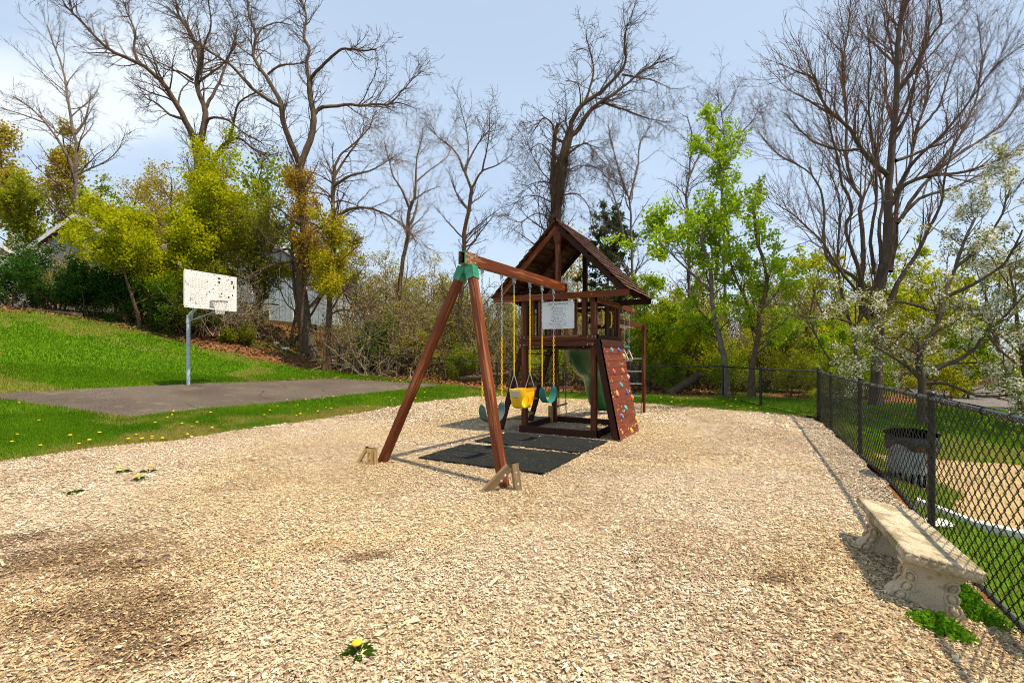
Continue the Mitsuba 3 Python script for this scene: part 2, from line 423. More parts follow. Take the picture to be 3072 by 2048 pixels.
FENCE_R = [(8.0, 12.5), (7.07, 10.62), (5.72, 7.87), (4.23, 4.83), (2.86, 2.05)]
FENCE_B = [(8.0, 12.5), (8.1, 15.6), (8.2, 18.6), (5.0, 19.7), (2.2, 20.6), (-.67, 21.6), (-3.45, 22.6), (-6.33, 23.6), (-8.8, 24.4)]
MULCH = [(-9.5, 1.0), (-9.3, 3.0), (-8.6, 5.6), (-7.75, 7.45), (-7.57, 7.89), (-7.28, 8.41), (-6.75, 8.87), (-6.4, 9.31), (-6.17, 9.74), (-5.9, 10.38), (-5.4, 11.23), (-4.69, 12.41), (-4.17, 13.9), (-3.4, 15.8), (-2.4, 17.4),
         (-1.4, 18.6), (-.3, 19.0), (1.05, 18.6), (2.75, 17.6), (4.38, 16.2), (5.7, 15.1), (6.7, 14.1), (7.5, 13.2), (7.75, 12.4), (7.0, 10.5), (5.66, 7.8), (4.2, 4.8), (3.3, 2.95), (2.6, 1.5), (2.2, .6), (0, -1), (-5, -1)]
mulch_poly = rough_edge(MULCH, .16, .12, 3)
COURT = [(-8.6, 11.15), (-2.35, 21.6), (-7.9, 21.9), (-11.2, 16.9), (-13.7, 12.3)]
COURT = [(-8.77, 10.95), (-2.9, 22.3), (-7.89, 21.6), (-11.39, 16.5), (-13.6, 12.4), (-13.0, 11.95)]
court_poly = rough_edge(COURT, .05, .15, 11)
LAWN = [(-24, 14), (-22.5, 18), (-21.25, 19.88), (-20.5, 20.9), (-19.68, 21.3), (-18.22, 21.88), (-15.04, 21.9), (-13.45, 22.55), (-11.97, 22.87), (-10.09, 23.5), (-8.8, 24.2), (-6.33, 23.5), (-3.45, 22.5), (-.67, 21.5), (2.2, 20.5), (5.0, 19.6), (8.1, 18.5), (8.0, 15.6), (7.95, 12.5),
        (7.0, 12.2), (0, 15), (-5, 8), (-8, 3), (-13, 2), (-24, 4)]
lawn_poly = rough_edge(LAWN, .35, .3, 5).difference(mulch_poly.buffer(-.05)).difference(court_poly.buffer(-.04))
OUTER = [(8.06, 12.5), (8.2, 15.6), (8.35, 18.6), (12, 17), (18, 13), (22, 8), (20, 2), (9, -1), (2.5, .6), (2.93, 2.05), (4.29, 4.82), (5.78, 7.86), (7.13, 10.6)]
DIRT = [(6.0, 8.2), (7.4, 9.2), (9.2, 8.2), (9.0, 5.8), (8.4, 4.0), (6.2, 4.6), (5.0, 5.30), (5.35, 5.9), (6.0, 6.3), (6.2, 7.2)]
dirt_poly = rough_edge(DIRT, .25, .2, 8)
outer_poly = rough_edge(OUTER, .02, .4, 9).difference(dirt_poly.buffer(-.05))
ROAD = [(15, 14), (18.5, 22), (30, 38), (44, 38), (40, 20), (24, 12)]

xs = np.unique(np.r_[-400, -250, -150, -100, np.arange(-70, 70.1, 1.0), 100, 150, 250, 400]); ys = np.unique(np.r_[-60, -20, np.arange(-6, 90.1, 1.0), 120, 180, 280, 450, 800])
gx, gy = np.meshgrid(xs, ys)
gv = np.stack([gx.ravel(), gy.ravel(), ground(gx, gy).ravel() - .05], 1)
i, j = np.meshgrid(np.arange(len(ys) - 1), np.arange(len(xs) - 1), indexing='ij')
k = len(xs)
gf = np.stack([i * k + j, i * k + j + 1, (i + 1) * k + j + 1, (i + 1) * k + j], -1).reshape(-1, 4)
single('ground', (gv, gf), 'forest', 'brown leaf-strewn woodland soil behind the lawn and fence', kind='structure', smooth=True)
single('lawn', sheet(lawn_poly, .4, .0), 'lawn', 'green mown lawn around the court and the wood chips', kind='structure', smooth=True)
single('grass_verge', sheet(outer_poly, .5, .0), 'lawn', 'green grass outside the right hand fence', kind='structure', smooth=True)
single('dirt_ground', sheet(dirt_poly, .4, .004), 'bare_dirt', 'tan bare earth outside the right hand fence', kind='structure', smooth=True)
single('mulch_bed', sheet(mulch_poly, .35, .006), 'mulch', 'pale wood chip surface of the playground', kind='structure', smooth=True)
single('basketball_court', sheet(court_poly, .4, .006), 'asphalt', 'dark grey asphalt court between two strips of lawn', kind='structure', smooth=True)
single('road', sheet(Polygon(ROAD), .8, .01), 'road_grey', 'grey road surface beyond the white blossom at right', kind='structure', smooth=True)

# wood chips lying on the bed
CHIPS = np.array([(.56, .48, .36), (.48, .40, .285), (.66, .60, .50), (.39, .30, .20), (.30, .215, .145), (.17, .12, .08), (.53, .43, .27)])


def scatter(poly, n, r, lo, hi, half=.86):
    """n points of the polygon between lo and hi metres from the entrance, where the bed is seen close to"""
    out = []
    shapely.prepare(poly)
    while sum(map(len, out)) < n:
        d = np.sqrt(r.uniform(lo ** 2, hi ** 2, n)); a = r.uniform(-half, half, n)
        x, y = d * np.sin(a), d * np.cos(a)
        k = shapely.contains_xy(poly, x, y)
        out.append(np.stack([x[k], y[k]], 1))
    return np.vstack(out)[:n]


def chips(n, lo, hi, size, thick, seed):
    r = rs(seed)
    c = scatter(mulch_poly, n, r, lo, hi)
    L = size * r.lognormal(-3.38, .42, n); Wd = L * r.uniform(.13, .40, n)
    yaw = r.uniform(0, 2 * np.pi, n); tx, ty = r.normal(0, .17, n), r.normal(0, .12, n)
    d = np.stack([np.cos(yaw), np.sin(yaw), tx], 1); s = np.stack([-np.sin(yaw), np.cos(yaw), ty], 1)
    o = np.c_[c, ground(c[:, 0], c[:, 1]) + .006 + np.abs(tx) * L * .5 + np.abs(ty) * Wd * .5 + r.uniform(.001, .013, n)]
    sk = r.uniform(.35, 1.0, (n, 4))
    q = np.stack([o + d * (e * L * .5 * sk[:, i])[:, None] + s * (g * Wd * .5)[:, None] for i, (e, g) in enumerate(((-1, -1), (1, -1), (1, 1), (-1, 1)))], 1)
    pk = r.choice(7, n, p=[.30, .24, .14, .14, .06, .02, .10])
    big = meshkit.fbm(np.c_[c * .6, np.zeros(n)], 3, 21)
    bare = sum(np.exp(-(((c[:, 0] - x) * math.cos(.4) + (c[:, 1] - y) * math.sin(.4)) / a) ** 2 - ((-(c[:, 0] - x) * math.sin(.4) + (c[:, 1] - y) * math.cos(.4)) / b) ** 2) for x, y, a, b in BARE)
    dk = np.maximum(ss(.52, .70, big) * (r.random(n) < .5), (bare * r.uniform(.2, 1.3, n) + .5 * (meshkit.fbm(np.c_[c * 3.5, np.zeros(n)], 3, 5) - .5) > .40) * (r.random(n) < .9))
    soil = (bare * r.uniform(.2, 1.3, n) + .5 * (meshkit.fbm(np.c_[c * 3.5, np.zeros(n)], 3, 5) - .5) > .40) & (r.random(n) < .62)
    pk = np.where((dk > .3), r.choice([3, 4, 5, 6], n, p=[.35, .35, .15, .15]), pk)
    pk = np.where(soil, r.choice([4, 5], n), pk)
    col = CHIPS[pk] * r.normal(1, .13, (n, 1)) * 1.16
    warm = ss(.35, .65, meshkit.fbm(np.c_[c * .35, np.zeros(n) + 4], 3, 9))[:, None]
    col = col * (1 - warm * np.array([.02, .08, .25]))
    col = np.clip(col, .02, .8)
    if thick:
        V = np.concatenate([q, q - [0, 0, thick]], 1).reshape(-1, 3)
        f = np.array([[0, 1, 2], [0, 2, 3], [0, 4, 5], [0, 5, 1], [1, 5, 6], [1, 6, 2], [2, 6, 7], [2, 7, 3], [3, 7, 4], [3, 4, 0]])
        return V, (f[None] + np.arange(n)[:, None, None] * 8).reshape(-1, 3), np.repeat(col, 8, 0)
    q[:, ::2] += [0, 0, .004]
    f = np.array([[0, 1, 2], [0, 2, 3]])
    return q.reshape(-1, 3), (f[None] + np.arange(n)[:, None, None] * 4).reshape(-1, 3), np.repeat(col, 4, 0)


def join(L):
    n, V, F, C = 0, [], [], []
    for v, f, c in L:
        V.append(v); F.append(f + n); C.append(c); n += len(v)
    return np.vstack(V), np.vstack(F), np.vstack(C)


v, f, c = join([chips(16000, 2.0, 4.7, .68, .003, 1), chips(76000, 2.0, 4.7, .56, 0, 6), chips(120000, 4.4, 7.8, .64, 0, 2), chips(110000, 7.4, 12.5, .85, 0, 3), chips(50000, 12, 19.5, 1.4, 0, 4)])
single('wood_chips', (v, f), 'chip', 'loose pale wood chips strewn over the playground', kind='stuff', color=c)


# grass blades
def grass(poly, n, lo, hi, ht, wd, seed, lean=.35, half=.86, dryer=0.):
    r = rs(seed)
    c = scatter(poly, n, r, lo, hi, half)
    a = r.uniform(0, 2 * np.pi, n)
    t = meshkit.fbm(np.c_[c * .9, np.zeros(n)], 3, 31)
    h = ht * r.uniform(.45, 1.15, n) * (.65 + .7 * t)
    b = np.c_[c, ground(c[:, 0], c[:, 1]) - .01]
    s = np.stack([np.cos(a), np.sin(a), a * 0], 1) * (wd * r.uniform(.6, 1.2, n))[:, None]
    e = r.uniform(0, 2 * np.pi, n)
    tip = b + np.stack([np.cos(e) * lean * h, np.sin(e) * lean * h, h], 1)
    g = MXn((.055, .16, .006), (.19, .345, .014), r.random(n) * .5 + 1.1 * (t - .5) + .28)
    dry = ss(.545, .66, meshkit.fbm(np.c_[c * .45, np.zeros(n) + 3], 4, 77))
    edge = np.exp(-shapely.distance(shapely.points(c), mulch_poly) / .35) * .75 + .5 * np.exp(-shapely.distance(shapely.points(c), court_poly) / .12)
    pd = np.clip(dry * .8 + dryer + edge * r.uniform(.1, 1.1, n), 0, 1)
    col = np.where((r.random(n) < pd)[:, None], MXn((.30, .31, .04), (.46, .36, .12), r.random(n)), g)
    V = np.stack([b - s, b + s, tip], 1).reshape(-1, 3)
    return V, np.arange(3 * n).reshape(-1, 3), np.repeat(col, 3, 0)


def MXn(a, b, t):
    t = np.clip(np.asarray(t), 0, 1)[:, None]
    return np.array(a) * (1 - t) + np.array(b) * t


lawn_in = lawn_poly
v, f, c = join([grass(lawn_poly, 95000, 8, 15, .085, .006, 41), grass(lawn_poly, 85000, 14, 22, .10, .012, 42), grass(lawn_poly, 50000, 20, 31, .11, .018, 43)])
single('lawn_grass', (v, f), 'blade', 'short green grass of the lawn with dry yellow patches', kind='stuff', color=c)
q = outer_poly.union(dirt_poly)
v, f, c = join([grass(outer_poly, 20000, 4, 12, .075, .006, 44, half=1.0, dryer=.25), grass(outer_poly, 26000, 11, 21, .16, .012, 45, half=1.0), grass(dirt_poly, 2500, 5, 12, .07, .007, 46, half=1.0)])
single('verge_grass', (v, f), 'blade', 'longer green grass growing outside the right hand fence', kind='stuff', color=c)


# fallen leaves on the woodland floor
def litter(n, seed):
    r = rs(seed)
    P = np.stack([r.uniform(-26, 9, n), r.uniform(19, 36, n)], 1)
    k = ~shapely.contains_xy(lawn_poly.buffer(-.5), P[:, 0], P[:, 1]) & ~shapely.contains_xy(court_poly, P[:, 0], P[:, 1]) & ~shapely.contains_xy(mulch_poly, P[:, 0], P[:, 1])
    P = P[k]; n = len(P)
    a = r.uniform(0, 6.28, n); s = r.uniform(.03, .09, n)
    o = np.c_[P, ground(P[:, 0], P[:, 1]) + r.uniform(-.03, .05, n)]
    d = np.stack([np.cos(a), np.sin(a), r.normal(0, .35, n)], 1) * s[:, None]; e = np.stack([-np.sin(a), np.cos(a), r.normal(0, .35, n)], 1) * s[:, None] * .7
    V = np.stack([o - d, o + e, o + d, o - e], 1).reshape(-1, 3)
    i = np.arange(n)[:, None] * 4
    return V, np.vstack([np.hstack([i, i + 1, i + 2]), np.hstack([i, i + 2, i + 3])]), np.repeat(MXn((.15, .06, .022), (.36, .19, .09), r.random(n)), 4, 0)


v, f, c = litter(42000, 51)
single('leaf_litter', (v, f), 'chip', 'reddish brown fallen leaves under the trees', kind='stuff', color=c)

# ------------------------------------------------------------------ fences of black chain link
def fence(pts, label, group_post, top, bottom_rail, pitch, wire_r, sides, base=None):
    t = thing('chain_link_fence', label, 'fence')
    pts = np.asarray(pts, float)
    zb = ground(pts[:, 0], pts[:, 1])
    zt = zb + top if base is None else np.interp(np.arange(len(pts)), np.arange(len(pts)), base)
    for k, (x, y) in enumerate(pts):
        mb = tube([(x, y, zb[k] - .2), (x, y, zt[k] + .03)], .033 if k else .04, 10)
        cap = trimesh.creation.uv_sphere(.042 if k else .05, count=[6, 10]); cap.apply_scale([1, 1, .7]); cap.apply_translation((x, y, zt[k] + .035))
        mb.tm(cap)
        mb.put('post', 'black_coat', t, 40)
    for k in range(len(pts) - 1):
        a, b = pts[k], pts[k + 1]
        L = np.linalg.norm(b - a); d = (b - a) / L; nrm = np.array([d[1], -d[0]])
        g = lambda s: np.interp(s, [0, L], [zt[k], zt[k + 1]])
        lowz = lambda s: ground(a[0] + d[0] * s, a[1] + d[1] * s)
        off = nrm * -.0
        tube([(*(a + d * .035), g(.035) - .02), (*(a + d * (L - .035)), g(L - .035) - .02)], .024, 10).put('top_rail', 'rail_coat' if bottom_rail else 'black_coat', t, 40)
        if bottom_rail:
            sl = np.linspace(.05, L - .05, 8)
            tube([(*(a + d * s), float(lowz(s)) + .035) for s in sl], .022, 8).put('bottom_rail', 'rail_coat', t, 40)
        n = int(round(L / pitch)); dd = L / n
        ties = MB()
        for s in np.arange(.3, L, .45):
            c0 = np.array([*(a + d * s), g(s) - .02])
            ang = np.linspace(0, 2 * np.pi, 9)[:-1]
            e = np.array([*nrm, 0])
            tube([c0 + np.cos(q) * .029 * e + np.sin(q) * .029 * ZU + np.array([*d, 0]) * .01 * q / 3 for q in ang], .004, 4, True, mb=ties)
        ties.put('wire_tie', 'black_coat', t, True, kind='stuff')
        zlo = float(np.mean(lowz(np.linspace(0, L, 5)))) + .03; zhi = float(g(L / 2)) - .01
        m = int(round((zhi - zlo) / pitch))
        kk = np.arange(m + 1)
        J, K = np.meshgrid(np.arange(n), kk, indexing='ij')
        r = rs(int(n * 7 + k))
        s = J * dd + dd * ((K + J) % 2) + r.normal(0, .0025, J.shape)
        z = lowz(s) + .03 + (g(s) - .01 - lowz(s) - .03) * K / m
        o = .006 * np.where((K + J) % 2 == 0, 1, -1) + .026
        # round the bends a little
        P = np.stack([a[0] + d[0] * s + nrm[0] * o, a[1] + d[1] * s + nrm[1] * o, z], -1)
        v, f = tubes(P, np.full(P.shape[:2], wire_r), sides)
        put('wire_mesh', trimesh.Trimesh(v, f, process=False), 'black_coat', t, True, kind='stuff')
    return t


fence(FENCE_R, 'black chain link fence along the right side of the wood chips, beside the bench', None, 1.22, True, .062, .0044, 5, base=[1.25, 1.24, 1.24, 1.25, 1.26])
fence(FENCE_B[1:], 'low black chain link fence along the back of the lawn in front of the woods', None, 1.22, False, .06, .0032, 3)
# the short return of the back fence, from the corner post to its first post
def short_bay(parent, a, b):
    a, b = np.asarray(a, float), np.asarray(b, float)
    L = np.linalg.norm(b - a); d = (b - a) / L; nrm = np.array([d[1], -d[0]])
    za, zb2 = 1.25, ground(*b) + 1.22
    tube([(*(a + d * .04), za - .02), (*(a + d * (L - .04)), zb2 - .02)], .024, 10).put('top_rail', 'rail_coat', parent, 40)
    n = int(L / .055); dd = L / n
    J, K = np.meshgrid(np.arange(n), np.arange(22), indexing='ij')
    s = J * dd + dd * ((K + J) % 2)
    z = np.interp(s, [0, L], [.02, .02]) + np.interp(s, [0, L], [za - .05, zb2 - .05]) * K / 21
    P = np.stack([a[0] + d[0] * s + nrm[0] * .02, a[1] + d[1] * s + nrm[1] * .02, z], -1)
    v, f = tubes(P, np.full(P.shape[:2], .0036), 4)
    put('wire_mesh', trimesh.Trimesh(v, f, process=False), 'black_coat', parent, True, kind='stuff')


short_bay('chain_link_fence_001', FENCE_B[0], FENCE_B[1])
# ------------------------------------------------------------------ the play set
CL = np.array([.20, 10.27, 0.])


def tl(a, b, z): return CL + W * a + U * b + ZU * z


ps = thing('playset', 'brown stained timber playset with gabled shingle roof, climbing wall, slide and long swing beam', 'playset')


def tb(name, bs, mt='dark_wood', parent=None, **kw):
    mb = MB()
    for p0, p1, w, h, *up in bs: beam(p0, p1, w, h, up[0] if up else ZU, mb=mb)
    return mb.put(name, mt, parent or ps, **kw)


bolt_m = trimesh.creation.uv_sphere(.014, count=[5, 8])


def bolts(pts, n, parent, r=1.0, mt='steel', name='bolt'):
    for p in pts:
        m = bolt_m.copy(); m.apply_scale([r, r, r * .6]); x = np.cross(ZU, n) if abs(n[2]) < .9 else np.array([1., 0, 0])
        m.apply_transform(frame(p, x, np.cross(n, x)))
        put(name, m, mt, parent, True)


PW = .115
for a, b, z in ((.055, .055, 2.86), (1.60, .055, 2.86), (.055, 1.70, 2.86), (1.60, 1.70, 2.86)):
    tb('post', [(tl(a, b, -.25), tl(a, b, z), PW, PW, U)], 'stained_wood')
# ground beams, deck beams, deck floor
for a0, b0, a1, b1 in ((-.03, -.025, 1.69, -.025), (-.03, 1.785, 1.69, 1.785)):
    tb('ground_beam', [(tl(a0, b0, .085), tl(a1, b1, .085), .042, .14)], 'dark_wood')
for a in (-.025, 1.685):
    tb('ground_beam', [(tl(a, .0, .085), tl(a, 1.76, .085), .042, .14)], 'dark_wood')
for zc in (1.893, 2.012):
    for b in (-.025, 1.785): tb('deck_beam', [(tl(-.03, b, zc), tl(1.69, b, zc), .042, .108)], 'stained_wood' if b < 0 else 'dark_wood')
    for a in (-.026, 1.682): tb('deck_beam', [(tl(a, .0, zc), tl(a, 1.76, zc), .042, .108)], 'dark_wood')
for k in range(8): tb('deck_plank', [(tl(0, .11 + k * .22, 1.80), tl(1.66, .11 + k * .22, 1.80), .212, .035)], 'dark_wood')
bolts([tl(a, -.05, z) for a in (.0, .09, .8, 1.5, 1.60, 1.66) for z in (1.87, 2.03)], -U, ps)
# balusters, rails, king posts
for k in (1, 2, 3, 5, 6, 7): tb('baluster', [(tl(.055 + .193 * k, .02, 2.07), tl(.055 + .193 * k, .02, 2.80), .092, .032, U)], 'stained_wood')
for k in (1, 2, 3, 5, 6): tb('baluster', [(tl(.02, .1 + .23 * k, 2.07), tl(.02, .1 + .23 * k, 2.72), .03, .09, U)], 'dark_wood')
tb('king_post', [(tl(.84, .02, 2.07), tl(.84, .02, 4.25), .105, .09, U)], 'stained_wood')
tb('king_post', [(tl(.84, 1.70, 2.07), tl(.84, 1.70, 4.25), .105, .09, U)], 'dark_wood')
for zc in (2.72,): tb('top_rail', [(tl(.12, 1.72, zc), tl(1.54, 1.72, zc), .04, .09)], 'dark_wood')
tb('top_rail', [(tl(.03, .12, 2.74), tl(.03, 1.64, 2.74), .04, .09)], 'dark_wood')
tb('top_rail', [(tl(1.12, 1.70, 2.32), tl(1.54, 1.70, 2.32), .04, .09)], 'dark_wood')
for b0, b1 in ((.78, 1.0), (1.10, 1.30)): tb('side_panel', [(tl(1.62, (b0 + b1) / 2, 1.95), tl(1.62, (b0 + b1) / 2, 2.76), .035, b1 - b0, U)], 'dark_wood')
# header along the right side, carried on past the tower to hold the trapeze
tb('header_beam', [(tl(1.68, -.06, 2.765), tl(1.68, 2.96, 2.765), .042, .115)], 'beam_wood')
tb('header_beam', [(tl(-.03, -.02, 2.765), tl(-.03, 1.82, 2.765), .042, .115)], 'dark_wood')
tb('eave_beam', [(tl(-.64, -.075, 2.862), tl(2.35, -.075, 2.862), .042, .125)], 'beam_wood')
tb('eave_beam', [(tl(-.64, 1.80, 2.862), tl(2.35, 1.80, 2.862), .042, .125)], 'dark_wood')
bolts([tl(a, -.098, z) for a in (-.5, .05, .84, 1.25, 1.6) for z in (2.86,)], -U, ps, 1.2, 'rusty_steel')
# roof
roof = put('roof', trimesh.util.concatenate([boxm((0, 0, 0), (.04, 1.94, .09), frame((0, 0, 0), W, U))]).apply_translation(tl(.855, .86, 4.33)), 'dark_wood', ps, label='gabled roof of overlapping wooden shingles')
RZ, EZ, HS = 4.40, 2.90, 1.49
sl = math.hypot(RZ - EZ, HS)
for sgn in (-1, 1):
    dn = (W * sgn * HS + ZU * (EZ - RZ)) / sl; nr = np.cross(U, dn) * (1 if sgn < 0 else -1)
    nr = nr if nr[2] > 0 else -nr
    r0 = tl(.855, 0, RZ)
    for k, b in enumerate((-.06, .83, 1.74)):
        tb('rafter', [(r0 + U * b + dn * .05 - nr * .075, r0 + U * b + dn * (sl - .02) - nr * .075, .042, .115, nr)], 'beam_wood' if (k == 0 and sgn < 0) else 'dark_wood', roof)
    for k in range(3):
        p = r0 + dn * (.35 + .65 * k) - nr * .032
        tb('batten', [(p - U * .1, p + U * 1.8, .06, .022, nr)], 'dark_wood', roof)
    r = rs(71 + sgn)
    ncourse, ncol = 13, 9
    ex = sl / ncourse
    for i in range(ncourse):
        x0 = -.17 - (.1 if i % 2 else 0)
        j = 0
        cuts = [-.17] + [(-.17 + .222 * (q + (.5 if i % 2 else 0)) + r.normal(0, .012)) for q in range(1, ncol)] + [1.86]
        for b0, b1 in zip(cuts[:-1], cuts[1:]):
            top = r0 + dn * (ex * i - .035) + nr * .002; bot = r0 + dn * (ex * (i + 1) + .02 + r.normal(0, .004)) + nr * (.024 + r.uniform(0, .006))
            bm = (b0 + b1) / 2
            beam(top + U * bm, bot + U * bm, b1 - b0 - .005, .02, nr, .003).put('shingle', f'shingle_wood_{r.integers(3)}', roof)
beam(tl(.855, -.18, RZ + .02), tl(.855, 1.87, RZ + .02), .05, .035).put('ridge_cap', 'shingle_wood_1', roof)
hx = Polygon([(-.075, .26), (.075, .26), (.075, -.08), (.03, -.17), (-.03, -.17), (-.075, -.08)])
m = trimesh.creation.extrude_polygon(hx, .035, engine='earcut'); m.apply_transform(frame(tl(.855, -.045, 4.12), W, ZU)); m.apply_translation(-U * .0)
put('gable_plate', m, 'stained_wood', roof)
# the swing beam and its A-frame
A = np.array([-.71, 7.01, 3.085]); B = np.array([1.02, 9.62, 3.018])
ud = (B - A) / np.linalg.norm(B - A)
beam(A + ud * .03, B + ud * .12, .088, .17).put('swing_beam', 'beam_wood', ps)
FN = np.array([-.07, 5.98, -.2]); FF = np.array([-2.10, 7.44, -.2])
sw = np.cross(ud, ZU); sw /= np.linalg.norm(sw)
tops = [A + ud * .10 + sw * s * .06 - ZU * .10 for s in (1, -1)]
for top, foot in zip(tops, (FN, FF)):
    e = (foot - top) / np.linalg.norm(foot - top)
    beam(top + e * .02, foot, .115, .125, np.cross(e, sw), .01).put('swing_leg', 'beam_wood', ps)
br = thing_part = put('swing_bracket', trimesh.util.concatenate([boxm(A + ud * .11 + ZU * z, e, frame((0, 0, 0), ud, sw)) for z, e in ((.09, (.30, .112, .008)), (-.089, (.30, .112, .008)))] +
     [boxm(A + ud * .11 + sw * s * .054, (.30, .006, .186), frame((0, 0, 0), ud, sw)) for s in (1, -1)]), 'rusty_steel', ps, label='green painted steel bracket with rust at the top of the A-frame')
for s, top, foot in ((1, tops[0], FN), (-1, tops[1], FF)):
    e = (foot - top) / np.linalg.norm(foot - top); fx = np.cross(e, sw); fx /= np.linalg.norm(fx); sd = np.cross(e, fx)
    c = top + e * .125
    ms = [boxm(c + fx * q * .069, (.008, .136, .20), frame((0, 0, 0), fx, sd)) for q in (-1, 1)] + [boxm(c + sd * q * .063, (.13, .008, .20), frame((0, 0, 0), fx, sd)) for q in (-1, 1)]
    put('leg_socket', trimesh.util.concatenate(ms), 'green_paint', br)
gp = Polygon([(-.11, -.11), (.11, -.11), (.075, .02), (-.075, .02)])
m = trimesh.creation.extrude_polygon(gp, .006, engine='earcut'); m.apply_transform(frame(A + ud * .045 - ZU * .11, sw, ZU)); m.apply_translation(-ud * .012)
put('gusset_plate', m, 'green_paint', br)
m = trimesh.util.concatenate([boxm(A - ud * .036 + ZU * z + sw * y, (.012, wd, hh), frame((0, 0, 0), ud, sw)) for z, y, wd, hh in ((.088, 0, .124, .012), (-.088, 0, .124, .012), (0, .057, .012, .17), (0, -.057, .012, .17))])
put('rim_frame', m, 'green_paint', br)
bolts([A + ud * x + sw * .059 + ZU * z for x, z in ((.0, .05), (.2, .05), (.2, -.05), (.08, -.05))], sw, br, .9)
bolts([A + ud * .03 + sw * y - ZU * z for y, z in ((.05, .14), (-.05, .14), (.085, .19), (-.085, .19))], -ud, br, .9, 'rusty_steel')


def stake(base, tip_dir, L, wide, thick, face, mt):
    p0 = base - tip_dir * .12
    return beam(p0, base + tip_dir * L, wide, thick, face, .008).put('ground_stake', mt, ps)


en = (tops[0] - FN) / np.linalg.norm(tops[0] - FN); ef = (tops[1] - FF) / np.linalg.norm(tops[1] - FF)
stake(on(.075, 5.90), np.array([-.15, .06, 1.0]) / 1.02, .34, .10, .05, np.array([.5, -.86, 0]), 'grey_wood')
s1 = on(-.36, 5.83, -.03); e1 = on(-.03, 5.885, .30)
beam(s1 - (e1 - s1) * .15, e1, .052, .115, np.array([0, -.3, 1.0]), .008).put('ground_stake', 'grey_wood', ps)
dd = np.array([.12, -.99, 0.])
bolts([np.array([-.085, 5.838, .20]), np.array([-.13, 5.832, .135])], dd, ps, 1.3)
bolts([np.array([.052, 5.893, .22]), np.array([.075, 5.885, .08])], np.array([.5, -.86, 0]), ps, 1.1)
stake(on(-2.14, 7.26), ZU, .26, .115, .05, np.array([.1, -.99, 0]), 'raw_wood')
stake(on(-2.06, 7.25), ZU, .25, .05, .05, np.array([.1, -.99, 0]), 'raw_wood')
s1 = on(-2.40, 7.40, -.03); beam(s1, s1 + np.array([.17, -.02, .27]), .05, .09, np.array([0, -1.0, .1]), .008).put('ground_stake', 'raw_wood', ps)
bolts([np.array([-2.15, 7.225, z]) for z in (.08, .19)], np.array([0, -1.0, 0]), ps, 1.0, 'rusty_steel')
stake(tl(.0, 1.58, 0), ZU, .42, .12, .05, U, 'raw_wood')
stake(tl(1.52, 4.60, 0), ZU, .30, .05, .10, U, 'raw_wood')
# climbing wall
cw = put('climbing_wall', trimesh.util.concatenate([boxm((0, 0, 0), (.001, .001, .001))]), 'dark_wood', ps) if False else ps + '__climbing_wall'
labels[cw] = {'label': 'leaning red brown plank climbing wall with coloured hand holds'}
ct, cb = tl(1.74, 0, 1.96), tl(2.13, 0, -.04)
cd = (cb - ct) / np.linalg.norm(cb - ct); cn = np.cross(U, cd); cn = cn if cn @ W > 0 else -cn
CLn = np.linalg.norm(cb - ct)
npk = 14
for k in range(npk):
    s = (k + .5) * CLn / npk
    p = ct + cd * s + cn * .045
    beam(p + U * -.11, p + U * 1.39, CLn / npk - .006, .03, cn, .004).put('plank', 'climb_wood', cw)
for b in (-.085, 1.36): beam(ct + U * b - cd * .02 - cn * .035, cb + U * b + cd * .03 - cn * .035, .045, .125, cn).put('stringer', 'dark_wood', cw)
HOLDS = [(.35, .102, 'teal'), (.72, .103, 'blue'), (.94, .168, 'yellow'), (.28, .322, 'red'), (.72, .321, 'orange'), (.945, .394, 'pink'), (.5, .465, 'teal'), (.735, .548, 'blue'), (.235, .538, 'orange'), (.955, .62, 'orange'), (.504, .70, 'teal'), (.26, .761, 'blue'), (.953, .848, 'yellow'), (.584, .936, 'yellow')]
for n, (s, f, cn_) in enumerate(HOLDS):
    r = rs(300 + n)
    m = trimesh.creation.icosphere(3, 1.0)
    v = m.vertices
    v = v * (1 + .5 * (meshkit.fbm(v * 1.3 + n * 7, 3, n) - .5)[:, None])
    dent = np.exp(-((v[:, 0] - .1) ** 2 + (v[:, 1] - .35) ** 2) * 3) * (v[:, 2] > 0)
    v[:, 2] = np.maximum(v[:, 2] - .45 * dent, -.1)
    m = trimesh.Trimesh(v * [.046, .060, .05], m.faces, process=False)
    ang = r.uniform(-.7, .7)
    xx = U * math.cos(ang) + cd * math.sin(ang)
    m.apply_transform(frame(ct + cd * (f * CLn) + U * (-.11 + 1.5 * s) + cn * .062, xx, np.cross(cn, xx)))
    put('hand_hold', m, 'hold_' + cn_, cw, True)
# slide
bb = np.array([1.62, 1.80, 1.95, 2.25, 2.6, 3.0, 3.3, 3.55, 3.75, 3.9, 4.15]); zz = np.array([1.84, 1.83, 1.72, 1.42, 1.20, 1.07, .92, .68, .38, .20, .15])
cs = CubicSpline(bb, zz)
b = np.linspace(1.62, 4.15, 50)
prof = [(-.36, .20), (-.33, .225), (-.30, .20), (-.285, .10), (-.22, .03), (-.1, .0), (.1, .0), (.22, .03), (.285, .10), (.30, .20), (.33, .225), (.36, .20)]
prof = prof + [(x * .98, y - .024) for x, y in prof[::-1] if abs(x) < .31] 
prof = np.array([(-.36, .17), (-.355, .21), (-.33, .225), (-.305, .21), (-.29, .11), (-.23, .03), (-.1, .0), (.1, .0), (.23, .03), (.29, .11), (.305, .21), (.33, .225), (.355, .21), (.36, .17), (.335, .10), (.25, -.02), (.1, -.05), (-.1, -.05), (-.25, -.02), (-.335, .10)])
V = np.array([[tl(.52 + x, bi, cs(bi) + y) for x, y in prof] for bi in b])
n, mm = V.shape[:2]
i, j = np.meshgrid(np.arange(n - 1), np.arange(mm), indexing='ij')
